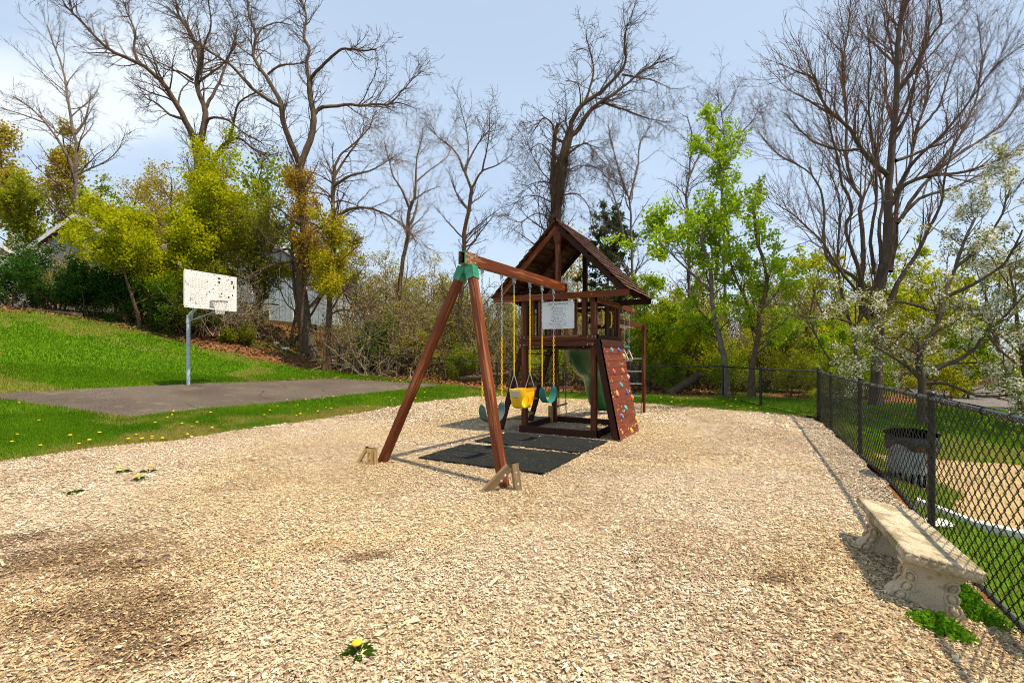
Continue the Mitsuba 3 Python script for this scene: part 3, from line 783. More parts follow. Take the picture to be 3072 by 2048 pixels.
qf = np.stack([i * mm + j, (i + 1) * mm + j, (i + 1) * mm + (j + 1) % mm, i * mm + (j + 1) % mm], -1).reshape(-1, 4)
put('slide', trimesh.Trimesh(V.reshape(-1, 3), np.vstack([qf[:, [0, 1, 2]], qf[:, [0, 2, 3]]]), process=False), 'slide_plastic', ps, True, label='green plastic wave slide at the back of the tower')
# ladder on the left
ld = ps + '__ladder'
labels[ld] = {'label': 'wide leaning timber ladder on the left of the tower'}
for b in (.10, 1.62):
    beam(tl(-.03, b, 1.80), tl(-.60, b, -.1), .05, .13, W).put('stringer', 'dark_wood', ld)
for k in range(5):
    f = .02 + .2 * k + .04
    p = lambda b: tl(-.03 - .55 * f, b, 1.80 - 1.84 * f)
    beam(p(.08), p(1.64), .04, .085, W).put('rung', 'raw_wood' if k > 2 else 'grey_wood', ld)
    beam(p(1.575) - W * .07, p(1.595) - W * .07, .09, .09, W).put('rung_block', 'raw_wood', ld)
# rope ladder behind
rl = ps + '__rope_ladder'
labels[rl] = {'label': 'rope ladder with timber rungs hanging behind the tower'}
for b in (1.84, 2.30):
    tube([tl(.10, b, 2.6), tl(.09, b, 1.6), tl(.10, b, .9), tl(.12, b, .06)], .012, 6).put('rope', 'cloth_grey', rl, True)
for z in (1.28, .83, .40): beam(tl(.10, 1.78, z), tl(.10, 2.38, z + .01), .06, .04).put('rung', 'grey_wood', rl)
tb('rope_arm', [(tl(.10, 1.66, 2.63), tl(.10, 2.42, 2.63), .042, .09)], 'dark_wood')
# monkey bars at the back right
mk = ps + '__monkey_bars'
labels[mk] = {'label': 'overhead bars on a timber post frame with metal ladder rungs'}
for a in (1.50, .92):
    beam(tl(a, 1.78, 2.47), tl(a, 4.74, 2.47), .045, .13).put('side_beam', 'stained_wood', mk)
    beam(tl(a + (.05 if a > 1.2 else -.05), 4.66, -.2), tl(a + (.05 if a > 1.2 else -.05), 4.66, 2.50), .09, .115, U).put('post', 'stained_wood', mk)
for b in np.linspace(2.1, 4.5, 8): tube([tl(.90, b, 2.44), tl(1.52, b, 2.44)], .016, 8).put('bar', 'steel', mk, 40)
for z in (.12, .48, .83, 1.19, 1.55): tube([tl(.87, 4.66, z), tl(1.55, 4.66, z)], .018, 8).put('rung', 'steel', mk, 40)
# handles, ship's wheel
for b in (.42, .92):
    c = tl(1.66 if b > .5 else 1.63, b, 2.42)
    tube([c + W * .0 - ZU * .17, c + W * .035 - ZU * .15, c + W * .045 - ZU * .08, c + W * .045 + ZU * .08, c + W * .035 + ZU * .15, c + ZU * .17], .016, 8).put('hand_grip', 'yellow_coat', ps, 40)
wc = tl(.86, .18, 3.02)
g = np.linspace(0, 2 * np.pi, 33)[:-1]
wheel = tube([wc + .19 * (np.cos(q) * W + np.sin(q) * ZU) for q in g], .024, 8, True).put('steering_wheel', 'white_plastic', ps, True, label="cream plastic ship's wheel behind the swing beam")
for q in np.arange(6) * np.pi / 3 + .55:
    e = np.cos(q) * W + np.sin(q) * ZU
    tube([wc, wc + e * .18, wc + e * .215, wc + e * .25, wc + e * .285], [.016, .015, .014, .021, .017], 8).put('spoke', 'white_plastic', wheel, True)
tube([wc - U * .03, wc + U * .03], .045, 12).put('hub', 'white_plastic', wheel, 40)
tb('wheel_mount', [(wc + U * .045 - ZU * .28, wc + U * .045 + ZU * .05, .09, .03, U)], 'dark_wood')

# ------------------------------------------------------------------ swings, trapeze, sign hung on the play set
def chain(p0, p1, link=.058, r=.0045, wd=.011, mb=None):
    mb = mb or MB()
    p0, p1 = np.asarray(p0, float), np.asarray(p1, float)
    d = p1 - p0; L = np.linalg.norm(d); d /= L
    n = max(1, int(round(L / (link * .78)))); st = L / n
    a = np.cross(d, [.3, .9, .1]); a /= np.linalg.norm(a); b = np.cross(d, a)
    h = st * .5 + r * 1.2
    for k in range(n):
        c = p0 + d * st * (k + .5); e = a if k % 2 else b
        pts = [c + d * (h - wd) * math.copysign(1, math.sin(q)) * (abs(math.sin(q)) > .1) + d * wd * math.sin(q) + e * wd * math.cos(q) for q in np.arange(8) * np.pi / 4 + np.pi / 8]
        tube(pts, r, 5, True, mb=mb)
    return mb


def hanger(p, parent):
    """bracket under the beam with its ring"""
    mb = MB()
    mb.tm(boxm(p - ZU * .004, (.10, .05, .008), frame((0, 0, 0), ud, sw)))
    mb.tm(boxm(p - ZU * .04 + ud * .018, (.006, .034, .07), frame((0, 0, 0), ud, sw))); mb.tm(boxm(p - ZU * .04 - ud * .018, (.006, .034, .07), frame((0, 0, 0), ud, sw)))
    g = np.linspace(0, 2 * np.pi, 13)[:-1]
    tube([p - ZU * .085 + .022 * (np.cos(q) * sw + np.sin(q) * ZU) for q in g], .006, 6, True, mb=mb)
    mb.put('hanger', 'zinc', parent, 30)
    return p - ZU * .11


def beam_bottom(m): return A + (B - A) * m - ZU * .086


def side_chains(parent, p_top, p_end, split, low='yellow_coat'):
    pm = p_top + (p_end - p_top) * split
    chain(p_top, pm).put('steel_chain', 'zinc', parent, True, kind=None)
    chain(pm, p_end, r=.0055, wd=.0115).put('coated_chain', low, parent, True)


def sling(label, m0, m1, zend, drop, split, rub, shift=(0, 0)):
    t = thing('sling_swing', label, 'swing')
    ends = []
    for m in (m0, m1):
        p = hanger(beam_bottom(m), t)
        e = np.array([p[0], p[1], zend]) + W * shift[0] + U * shift[1]
        side_chains(t, p, e + ZU * .07, split)
        chain(e + ZU * .075, e).put('end_link', 'zinc', t, True)
        ends.append(e)
    e0, e1 = ends
    mid = (e0 + e1) / 2; hd = (e1 - e0) / 2; hl = np.linalg.norm(hd); hd /= hl
    sd = np.cross(hd, ZU)
    s = np.linspace(-1.07, 1.07, 41)
    # belt hanging as a loop: outward at mid height
    x = hl * np.sign(s) * np.abs(s) ** .85 * (1 + .25 * np.sin(np.pi * np.clip(np.abs(s), 0, 1)))
    z = -drop * (1 - np.abs(np.clip(s, -1.07, 1.07)) ** 2.2)
    wdt = .072 * np.sqrt(np.clip(1 - (np.abs(s) / 1.075) ** 10, 0.02, 1))
    P = mid + np.outer(x, hd) + np.outer(z, ZU)
    tn = np.gradient(P, axis=0); tn /= np.linalg.norm(tn, axis=1, keepdims=True); nn = np.cross(tn, sd)
    rows = []
    for k in range(len(s)):
        rows.append([P[k] + sd * wdt[k] * y + nn[k] * o for y, o in ((-1, -.005), (-1, .005), (-.5, .007), (.5, .007), (1, .005), (1, -.005), (.5, -.007), (-.5, -.007))])
    V = np.array(rows); n, mm = V.shape[:2]
    i, j = np.meshgrid(np.arange(n - 1), np.arange(mm), indexing='ij')
    q = np.stack([i * mm + j, (i + 1) * mm + j, (i + 1) * mm + (j + 1) % mm, i * mm + (j + 1) % mm], -1).reshape(-1, 4)
    caps = [[0, k, k + 1] for k in range(1, 7)] + [[(n - 1) * mm, (n - 1) * mm + k + 1, (n - 1) * mm + k] for k in range(1, 7)]
    put('seat', trimesh.Trimesh(V.reshape(-1, 3), np.vstack([q[:, [0, 1, 2]], q[:, [0, 2, 3]], caps]), process=False), rub, t, 50)
    bolts([e0 + sd * .0 - ZU * .02, e1 - ZU * .02], hd, t, .9, name='rivet')
    return t


sling('faded green rubber sling swing nearest the A-frame, half hidden by its leg', .145, .313, .86, .26, .47, 'faded_rubber')
sling('bright teal rubber sling swing nearest the tower', .735, .877, 1.02, .26, .47, 'teal_rubber')
# bucket swing
t = thing('bucket_swing', 'yellow plastic bucket seat toddler swing between the two sling swings', 'swing')
ends = [hanger(beam_bottom(m), t) for m in (.431, .596)]
cen = (ends[0] + ends[1]) / 2
for p in ends:
    e = np.array([p[0], p[1], 1.34])
    side_chains(t, p, e, .12)
    q0 = e - ZU * .29
    s = sw * .105
    tube([e + ZU * .0, e + sw * .012 - ZU * .03, q0 + s, q0 - s, e - sw * .012 - ZU * .03], .0065, 7, True).put('hanger_bar', 'steel', t, True)
ws, wu = .235, .17
nz, na = 15, 40
rows_o, rows_i = [], []
for z, k in ((0, .62), (.02, .74), (.06, .83), (.11, .88), (.16, .92), (.21, .96), (.26, .99), (.30, 1.0), (.33, 1.0)):
    rows_o.append((z, k))
def bucket(off, top):
    V = []
    for z, k in rows_o:
        z2 = max(z, off) if z < .2 else z
        for q in np.arange(na) * 2 * np.pi / na:
            cx, sy = np.cos(q), np.sin(q)
            x = math.copysign(abs(cx) ** .62, cx) * (ws * k - off); y = math.copysign(abs(sy) ** .62, sy) * (wu * k - off)
            V.append((x, y, z2 + (top if z >= .33 else 0)))
    n = len(rows_o)
    Fq = []
    for i in range(n - 1):
        for j in range(na):
            Fq.append([i * na + j, i * na + (j + 1) % na, (i + 1) * na + (j + 1) % na, (i + 1) * na + j])
    Fq = np.array(Fq); Ft = np.vstack([Fq[:, [0, 1, 2]], Fq[:, [0, 2, 3]], [[0, (k + 1), k] for k in range(1, na - 1)], [[(n - 1) * na, (n - 1) * na + k, (n - 1) * na + k + 1] for k in range(1, na - 1)]])
    return m3.Manifold(m3.Mesh(np.array(V, np.float32), np.ascontiguousarray(Ft, np.uint32)))
mb_ = bucket(0, 0) - bucket(.012, .03)
for x in (-.105, .105):
    hole = m3.Manifold.cylinder(.4, .078, .078, 28).translate((0, 0, -.2)).rotate((90, 0, 0)).scale((1, 1, 1.25)).translate((x, -.16, .125))
    mb_ = mb_ - hole
cut = m3.Manifold.cube((.36, .2, .2)).translate((-.18, -.30, .275))
mb_ = mb_ - cut
mm_ = mb_.to_mesh()
m = trimesh.Trimesh(np.array(mm_.vert_properties)[:, :3], np.array(mm_.tri_verts), process=False)
bc = np.array([cen[0], cen[1], .745])
m.apply_transform(frame(bc, ud * np.array([1, 1, 0]), -sw * -1.0 if False else np.cross(ZU, ud * np.array([1, 1, 0]))))
put('bucket', m, 'yellow_plastic', t, 35)
for p in ends:
    sgn = np.sign((p - cen) @ ud)
    c = np.array([cen[0], cen[1], 1.03]) + ud * [1, 1, 0] * sgn * (ws + .006)
    mm_ = rbox((.014, .15, .12), .006); mm_.apply_transform(frame(c - ZU * .03, ud * [1, 1, 0], sw))
    put('clasp', mm_, 'zinc', t, 30)
mm_ = rbox((.11, .014, .14), .006); mm_.apply_transform(frame(np.array([cen[0], cen[1], 1.0]) - ud * [1, 1, 0] * .02 + sw * (wu + .004), ud * [1, 1, 0], sw))
# trapeze
t = thing('trapeze_bar', 'green trapeze bar with white triangular rings hanging behind the climbing wall', 'trapeze')
for b in (2.10, 2.55):
    p = tl(1.68, b, 2.70); q = tl(1.66, b, 1.86)
    mb = MB(); mb.tm(boxm(p, (.05, .05, .03), frame((0, 0, 0), U, W))); mb.put('hanger', 'black_plastic', t)
    chain(p, q, r=.004).put('chain', 'zinc', t, True)
    c = tl(1.66, b, 1.84)
    chain(c, c - ZU * .07, r=.005).put('ring_link', 'zinc', t, True)
    tube([c - ZU * .07, c - ZU * .10 + W * .02, c - ZU * .28 + W * .10, c - ZU * .31 + W * .085, c - ZU * .31 - W * .085, c - ZU * .28 - W * .10, c - ZU * .10 - W * .02], .013, 8, True).put('ring', 'white_plastic', t, True)
tube([tl(1.66, 2.04, 1.85), tl(1.66, 2.06, 1.85), tl(1.66, 2.59, 1.85), tl(1.66, 2.61, 1.85)], .024, 10).put('bar', 'green_paint', t, 40)
# rules sign
t = thing('rules_sign', 'white sign headed playground rules fixed to the balusters of the tower', 'sign')
sx0, sx1, sz0, sz1 = .50, 1.215, 2.20, 2.757
sb = -.03
sm_ = trimesh.creation.extrude_polygon(sbox(0, 0, sx1 - sx0, sz1 - sz0).buffer(-.015).buffer(.015), .004, engine='earcut')
SF = frame(tl(sx0, sb, sz0), W, ZU)
sm_.apply_transform(SF)
put('panel', sm_, 'sign_white', t)
LINES = [('PLAYGROUND RULES', .030, .495, True), ('Playground is for the use of', .0185, .423, False), ('residents and their guests only', .0185, .387, False), ('Playground Hours', .0185, .334, False), ('are from Sunrise to Sunset.', .0185, .298, False),
         ('No loitering - Police enforced.', .0185, .243, False), ('The jungle gym is only for', .0185, .191, False), ('children 12 years and under.', .0185, .155, False), ('Children 12 years and under must', .0185, .102, False), ('be accompanied by a parent', .0185, .066, False), ('or adult guardian.', .0185, .030, False)]
for txt, h, z, bold in LINES:
    m = meshkit.text_mesh(txt, h, .0015, bold)
    wd = m.bounds[1, 0] - m.bounds[0, 0]
    m.apply_translation((-m.bounds[0, 0] + (sx1 - sx0 - wd) / 2 + .005, z, .0045)); m.apply_transform(SF)
    put('lettering', m, 'ink', t)
for z, hw in ((.474, .29), (.369, .09), (.281, .09), (.226, .09), (.138, .09)):
    m = boxm(((sx1 - sx0) / 2, z, .0048), (hw * 2, .0035, .0015)); m.apply_transform(SF); put('divider_line', m, 'ink', t)
bolts([(SF @ [x, y, .006, 1])[:3] for x, y in ((.02, .02), (.695, .02), (.02, .537), (.695, .537), (.36, .018))], -U, t, .45, 'rusty_steel', 'screw')

# rubber mats
def mat_thing(label, corners, seed):
    c = np.array(corners)
    n = 14
    s, q = np.meshgrid(np.linspace(0, 1, n), np.linspace(0, 1, n), indexing='ij')
    P = (1 - s)[..., None] * ((1 - q)[..., None] * c[0] + q[..., None] * c[3]) + s[..., None] * ((1 - q)[..., None] * c[1] + q[..., None] * c[2])
    z = .030 + .02 * meshkit.fbm(np.concatenate([P * 1.3, np.zeros((n, n, 1))], -1), 2, seed)
    top = np.concatenate([P, z[..., None]], -1).reshape(-1, 3)
    ring = np.r_[np.arange(n) * n, (n - 1) * n + np.arange(1, n), (np.arange(n - 2, -1, -1)) * n + n - 1, np.arange(n - 2, 0, -1)]
    low = top[ring] - [0, 0, .05]
    i, j = np.meshgrid(np.arange(n - 1), np.arange(n - 1), indexing='ij')
    f = np.stack([i * n + j, (i + 1) * n + j, (i + 1) * n + j + 1, i * n + j + 1], -1).reshape(-1, 4)
    m = len(ring); k = np.arange(m)
    g = np.stack([ring, n * n + k, n * n + (k + 1) % m, np.roll(ring, -1)], 1)
    f = np.vstack([f, g])
    v = np.vstack([top, low]); T = trimesh.Trimesh(v, np.vstack([f[:, [0, 1, 2]], f[:, [0, 2, 3]]]), process=False); 
    if T.face_normals[0, 2] < 0: T = trimesh.Trimesh(v, T.faces[:, ::-1], process=False)
    return single('rubber_mat', T, 'black_rubber', label, 'mat', smooth=30)


mat_thing('black rubber mat under the swings, nearer the camera', [(-1.49, 7.62), (.43, 6.60), (1.13, 7.86), (-.84, 8.85)], 3)
mat_thing('black rubber mat under the swings, nearer the tower', [(-.73, 9.12), (1.17, 8.0), (1.81, 9.06), (-.12, 10.15)], 4)
# crumpled black cloth on the chips by the ladder
g = np.linspace(-1, 1, 26); gx, gy = np.meshgrid(g, g)
z = .03 + .16 * np.clip(meshkit.fbm(np.stack([gx * 2.2, gy * 2.2, gx * 0], -1), 4, 12) - .25, 0, 1) * (1 - .5 * gx ** 2) * (1 - .6 * gy ** 2)
v = np.stack([.52 + gx * .42 + gy * .1, 12.35 + gy * .25 - gx * .12, z], -1).reshape(-1, 3)
i, j = np.meshgrid(np.arange(25), np.arange(25), indexing='ij')
single('crumpled_tarp', (v, np.stack([i * 26 + j, i * 26 + j + 1, (i + 1) * 26 + j + 1, (i + 1) * 26 + j], -1).reshape(-1, 4)), 'cloth_two', 'crumpled dark tarp lying on the wood chips behind the ladder', 'tarp', smooth=50)
mat('cloth_two', two(pr((.05, .052, .056), .6, .4)))
# ------------------------------------------------------------------ basketball hoop
t = thing('basketball_hoop', 'white perforated backboard with peeling paint on a grey pole beside the court', 'basketball hoop')
bo = np.array([-10.47, 15.30, 3.18])            # lower left corner of the board's face
bu = np.array([.70, 1.69, 0]); bu /= np.linalg.norm(bu); bn = np.cross(bu, ZU)   # face turned to the court
BW, BH = 1.83, 1.22
holes = []
for x0, z0 in ((.21, .16), (1.11, .16), (.21, .67), (1.11, .67)):
    for i in range(12):
        for j in range(7): holes.append(sbox(x0 + i * .049 - .009, z0 + j * .05 - .009, x0 + i * .049 + .009, z0 + j * .05 + .009))
shp = sbox(0, 0, BW, BH).buffer(-.02).buffer(.02).difference(shapely.union_all(holes))
m = trimesh.creation.extrude_polygon(shp, .02, engine='earcut')
uvb = m.vertices[:, :2].copy()
m.apply_transform(frame(bo - bn * .02, bu, ZU))
put('backboard', m, 'board_paint', t, False, uv=uvb)
for z in (.03, BH - .03): beam(bo - bn * .045 + ZU * z + bu * .02, bo - bn * .045 + ZU * z + bu * (BW - .02), .05, .05).put('board_frame', 'white_paint', t)
for x in (.03, BW - .03): beam(bo - bn * .045 + bu * x + ZU * .06, bo - bn * .045 + bu * x + ZU * (BH - .06), .05, .05, bu).put('board_frame', 'white_paint', t)
mid = bo + bu * BW / 2
pb = on(-11.12, 16.45, -.3)
ptop = np.array([pb[0], pb[1], 3.02])
tube([pb, ptop - ZU * .15, ptop], .058, 14).put('pole', 'pole_paint', t, 40)
arm_end = mid - bn * .07 + ZU * .25
tube([ptop - ZU * .1, ptop + (mid - ptop) * .1 + ZU * .02, ptop + (mid - ptop) * .45 + ZU * .22, arm_end - (arm_end - ptop) * .2 + ZU * .02, arm_end], .05, 12).put('arm', 'pole_paint', t, 40)
for s in (-1, 1):
    tube([ptop - ZU * .22, ptop - ZU * .2 + (mid - ptop) * .15, mid - bn * .09 + bu * s * .55 + ZU * .10, mid - bn * .06 + bu * s * .6 + ZU * .16], .024, 8).put('brace', 'pole_paint', t, 40)
tube([ptop - ZU * .27, ptop - ZU * .17], .07, 14).put('collar', 'pole_paint', t, 40)
rc = mid + bn * .40 + ZU * .26
pl = rbox((.17, .02, .24), .006); pl.apply_transform(frame(mid + bn * .012 + ZU * .2, bu, bn)); put('rim_plate', pl, 'zinc', t, 30)
g = np.linspace(0, 2 * np.pi, 25)[:-1]
ring = tube([rc + .228 * (np.cos(q) * bu + np.sin(q) * bn) for q in g], .011, 8, True)
for s in (-1, 1): tube([mid + bn * .02 + bu * s * .05 + ZU * .25, rc - bn * .19 + bu * s * .11], .011, 6, mb=ring)
rim = ring.put('rim', 'rusty_steel', t, True)
net = MB()
for k in range(12):
    for sg in (-1, 1):
        pts = []
        for i in range(9):
            f = i / 8; q = (k + sg * f * 1.8) * np.pi / 6
            rr = .225 - .105 * f ** .7
            pts.append(rc + rr * (np.cos(q) * bu + np.sin(q) * bn) - ZU * (.012 + .42 * f))
        tube(pts, .006, 4, mb=net)
net.put('net', 'white_paint', t, True)

# ------------------------------------------------------------------ stone bench
t = thing('stone_bench', 'weathered cast stone bench with carved edges and scrolled legs beside the fence', 'bench')
b0 = np.array([2.64, 3.20]); bd = np.array([3.21, 4.44]) - b0; BL = np.linalg.norm(bd); bd /= BL
ax = np.array([bd[0], bd[1], 0]); rr_ = .175
ac = np.array([bd[1], -bd[0], 0]) * math.cos(rr_) - ZU * math.sin(rr_); an = np.cross(ac, ax) * -1
an = an if an[2] > 0 else -an
BWd = .415
o = np.array([b0[0], b0[1], .365])
BF = np.eye(4); BF[:3, 0], BF[:3, 1], BF[:3, 2], BF[:3, 3] = ax, ac, an, o     # x along, y across, z up from the slab's upper left edge
BF2 = BF.copy()
r = rs(5)


def slab(w0, w1, z0, z1, n=60):
    pass


prof = np.array([(0.035, -.085), (.012, -.078), (.0, -.055), (.002, -.028), (.016, -.008), (.04, .0), (.09, -.004)])
sec = np.vstack([prof, np.array([(BWd - x, z) for x, z in prof[::-1]])])
nx = 90
xs_ = np.linspace(0, BL, nx)
V = []
for i, x in enumerate(xs_):
    e = min(x, BL - x); k = min(1.0, e / .03); kk = math.sqrt(max(0, 1 - (1 - k) ** 2))
    for y, z in sec:
        V.append((x, y, -.0425 + (z + .0425) * (.55 + .45 * kk)))
V = np.array(V); mm = len(sec)
V += (meshkit.fbm(V * [14, 14, 14], 3, 3)[:, None] - .5) * [.002, .010, .008] + (meshkit.fbm(V * [55, 55, 30], 2, 4)[:, None] - .5) * [0, .006, .005]
i, j = np.meshgrid(np.arange(nx - 1), np.arange(mm), indexing='ij')
q = np.stack([i * mm + j, (i + 1) * mm + j, (i + 1) * mm + (j + 1) % mm, i * mm + (j + 1) % mm], -1).reshape(-1, 4)
caps = [[0, k, k + 1] for k in range(1, mm - 1)] + [[(nx - 1) * mm, (nx - 1) * mm + k + 1, (nx - 1) * mm + k] for k in range(1, mm - 1)]
m = trimesh.Trimesh(V, np.vstack([q[:, [0, 1, 2]], q[:, [0, 2, 3]], caps]), process=False); m.fix_normals(); m.apply_transform(BF)
seat = put('seat', m, 'cast_stone_top', t, 60)
# carved leaf border along the rim of the slab
orn = MB()
el = trimesh.creation.icosphere(1, 1.0)
for y in (.018, BWd - .018):
    for x in np.arange(.03, BL, .047):
        e = el.copy(); e.apply_scale([.024, .026, .015]); e.apply_transform(trimesh.transformations.rotation_matrix(.5 if y < .1 else -.5, (0, 0, 1))); e.apply_translation((x, y, -.014)); orn.tm(e)
        e = el.copy(); e.apply_scale([.020, .010, .024]); e.apply_translation((x + .01, .002 if y < .1 else BWd - .002, -.042)); orn.tm(e)
for x in (.016, BL - .016):
    for y in np.arange(.05, BWd - .03, .047):
        e = el.copy(); e.apply_scale([.026, .024, .015]); e.apply_translation((x, y, -.013)); orn.tm(e)
        e = el.copy(); e.apply_scale([.010, .020, .024]); e.apply_translation((.0 if x < .1 else BL, y, -.042)); orn.tm(e)
v, f = orn.mesh(); m = trimesh.Trimesh(v, f, process=False); m.apply_transform(BF)
put('carved_border', m, 'cast_stone_top', seat, True)
half = [(.150, .0), (.175, -.03), (.172, -.055), (.150, -.075), (.128, -.11), (.122, -.15), (.135, -.185), (.160, -.215), (.190, -.25), (.212, -.285), (.216, -.32), (.205, -.40)]
ply_ = Polygon([(-x, z) for x, z in half] + [(x, z) for x, z in half[::-1]]).buffer(.008).buffer(-.008)
for xc in (.20, BL - .26):
    m = trimesh.creation.extrude_polygon(ply_, .115, engine='earcut')
    m = m.subdivide_to_size(.045)
    leg_up = ZU * .9 + an * .1; leg_up /= np.linalg.norm(leg_up)
    ay = ac; az = np.cross(ax, ay); az = az if az[2] > 0 else -az
    LF = np.eye(4); LF[:3, 0], LF[:3, 1], LF[:3, 2] = ay, az, -ax if np.dot(np.cross(ay, az), -ax) > 0 else ax
    LF[:3, 3] = o + ax * xc + ac * (BWd / 2) - an * .082
    zs = 1 if np.allclose(LF[:3, 2], ax) else -1
    m.apply_translation((0, 0, -.0575)); v = m.vertices
    m.vertices = v + (meshkit.fbm(v * 22, 3, 9)[:, None] - .5) * .004
    m.apply_transform(LF)
    leg = put('leg', m, 'cast_stone', t, 35)
    mo = MB()
    for face in (-1, 1):
        for s in (-1, 1):
            for x, z, rot, sx, sy in ((.145, -.125, .35, .020, .030), (.153, -.195, -.45, .024, .034), (.178, -.268, -.6, .026, .036)):
                e = el.copy(); e.apply_scale([sx, sy, .026]); e.apply_transform(trimesh.transformations.rotation_matrix(rot * s * -1, (0, 0, 1))); e.apply_translation((s * (x - .030), z, face * .0575)); mo.tm(e)
                g = np.linspace(0, 2 * np.pi, 19)[:-1]
                ca, sa = math.cos(rot * s * -1), math.sin(rot * s * -1)
                pts = [(s * (x - .030) + (sx + .012) * math.cos(a) * ca - (sy + .010) * math.sin(a) * sa, z + (sx + .012) * math.cos(a) * sa + (sy + .010) * math.sin(a) * ca, face * .058) for a in g]
                tube(pts, .010, 6, True, mb=mo)
        tube([(-.15, -.012, face * .058), (.15, -.012, face * .058)], .012, 6, mb=mo)
    v, f = mo.mesh(); m = trimesh.Trimesh(v, f, process=False); m.apply_transform(LF)
    put('carved_scroll', m, 'cast_stone', leg, True)

# ------------------------------------------------------------------ waste bin outside the fence
t = thing('trash_can', 'grey ribbed metal trash can with a black bag folded over its rim, outside the fence', 'trash can')
cx, cy = 5.42, 6.50; gz = float(ground(cx, cy)) - .03
prof = [(.0, 0), (.275, 0), (.285, .02)]
for z in np.arange(.05, .60, .012): prof.append((.285 + .0001 + .012 * (z / .6), z))
prof += [(.30, .62), (.30, .80), (.29, .80), (.288, .05), (0, .05)]
m = trimesh.creation.revolve(np.array(prof), sections=72)
v = m.vertices; an_ = np.arctan2(v[:, 1], v[:, 0]); rad = np.hypot(v[:, 0], v[:, 1])
k = 1 + .010 * np.cos(an_ * 24) * (rad > .2) * ((v[:, 2] > .06) & (v[:, 2] < .6))
m.vertices = v * np.stack([k, k, np.ones(len(k))], 1); m.apply_translation((cx, cy, gz))
put('drum', m, 'can_grey', t, 40)
g = np.linspace(0, 2 * np.pi, 81)[:-1]
rows = []
for f in np.linspace(0, 1, 12):
    d = .22 + .06 * np.sin(2 * g + 4) + .03 * np.sin(5 * g)
    rr2 = .312 + .03 * np.sin(np.pi * f) + .012 * np.sin(9 * g + 3 * f) * f + .006 * np.sin(23 * g) * f
    rows.append(np.stack([cx + rr2 * np.cos(g), cy + rr2 * np.sin(g), gz + .815 - d * f], 1))
V = np.vstack(rows); i, j = np.meshgrid(np.arange(11), np.arange(80), indexing='ij')
q = np.stack([i * 80 + j, i * 80 + (j + 1) % 80, (i + 1) * 80 + (j + 1) % 80, (i + 1) * 80 + j], -1).reshape(-1, 4)
mat('bag_two', two(pr((.014, .014, .016), .3, .6)))
put('bag', trimesh.Trimesh(V, np.vstack([q[:, [0, 1, 2]], q[:, [0, 2, 3]]]), process=False), 'bag_two', t, True, label='black plastic bag folded over the rim')
m = trimesh.creation.revolve(np.array([(.0, .90), (.12, .895), (.27, .875), (.345, .845), (.35, .815), (.34, .81), (.335, .835), (0, .83)]), sections=48); m.apply_translation((cx, cy, gz)); put('lid', m, 'can_grey', t, 30)

for k_, d_ in scene.items():
    if k_.startswith('trash_can__'): d_['to_world'] = T4().translate([cx, cy, gz]).scale([.86, .86, .86]).translate([-cx, -cy, -gz])
# small things by the fence
cb0, cb1 = np.array([4.66, 5.55]), np.array([6.3, 4.45])
n = 4
for k in range(n):
    a = cb0 + (cb1 - cb0) * k / n; b = cb0 + (cb1 - cb0) * (k + .985) / n
    if k == 0: t = thing('concrete_kerb', 'pale concrete kerb edging the bare earth outside the fence', 'kerb')
    beam(on(*a, .02), on(*b, .02), .10, .12, c=.012).put('block', 'concrete', t)
m = trimesh.creation.icosphere(4, 1.0); v = m.vertices; v = v * (1 + .5 * (meshkit.fbm(v * 2.2, 4, 2) - .5)[:, None]); m = trimesh.Trimesh(v * [.16, .10, .045], m.faces); m.apply_translation(on(4.50, 5.08, .02))
single('white_bag', m, 'white_plastic', 'crumpled white plastic bag on the ground just outside the fence', 'bag', smooth=True)
t = thing('fence_sign', 'white sign with teal border low on the fence, cut by the right edge', 'sign')
fd = np.array([-.4415, -.897, 0]); fo = np.array([3.47, 3.20, .13])
m = trimesh.creation.extrude_polygon(sbox(0, 0, .46, .31).buffer(-.01).buffer(.01), .004, engine='earcut'); m.apply_transform(frame(fo, fd, ZU)); put('panel', m, 'sign_white', t)
mat('teal_ink', pr((.02, .22, .27), .5, .4))
for x, z, w, h in ((.017, .155, .008, .28), (.23, .017, .41, .008), (.23, .293, .41, .008)):
    m = boxm((x, z, .0052), (w, h, .0016)); m.apply_transform(frame(fo, fd, ZU)); put('border', m, 'teal_ink', t)

# ------------------------------------------------------------------ houses behind the trees
def quad(mb, a, b, c, d): mb.add([a, b, c, d], [[0, 1, 2, 3]])


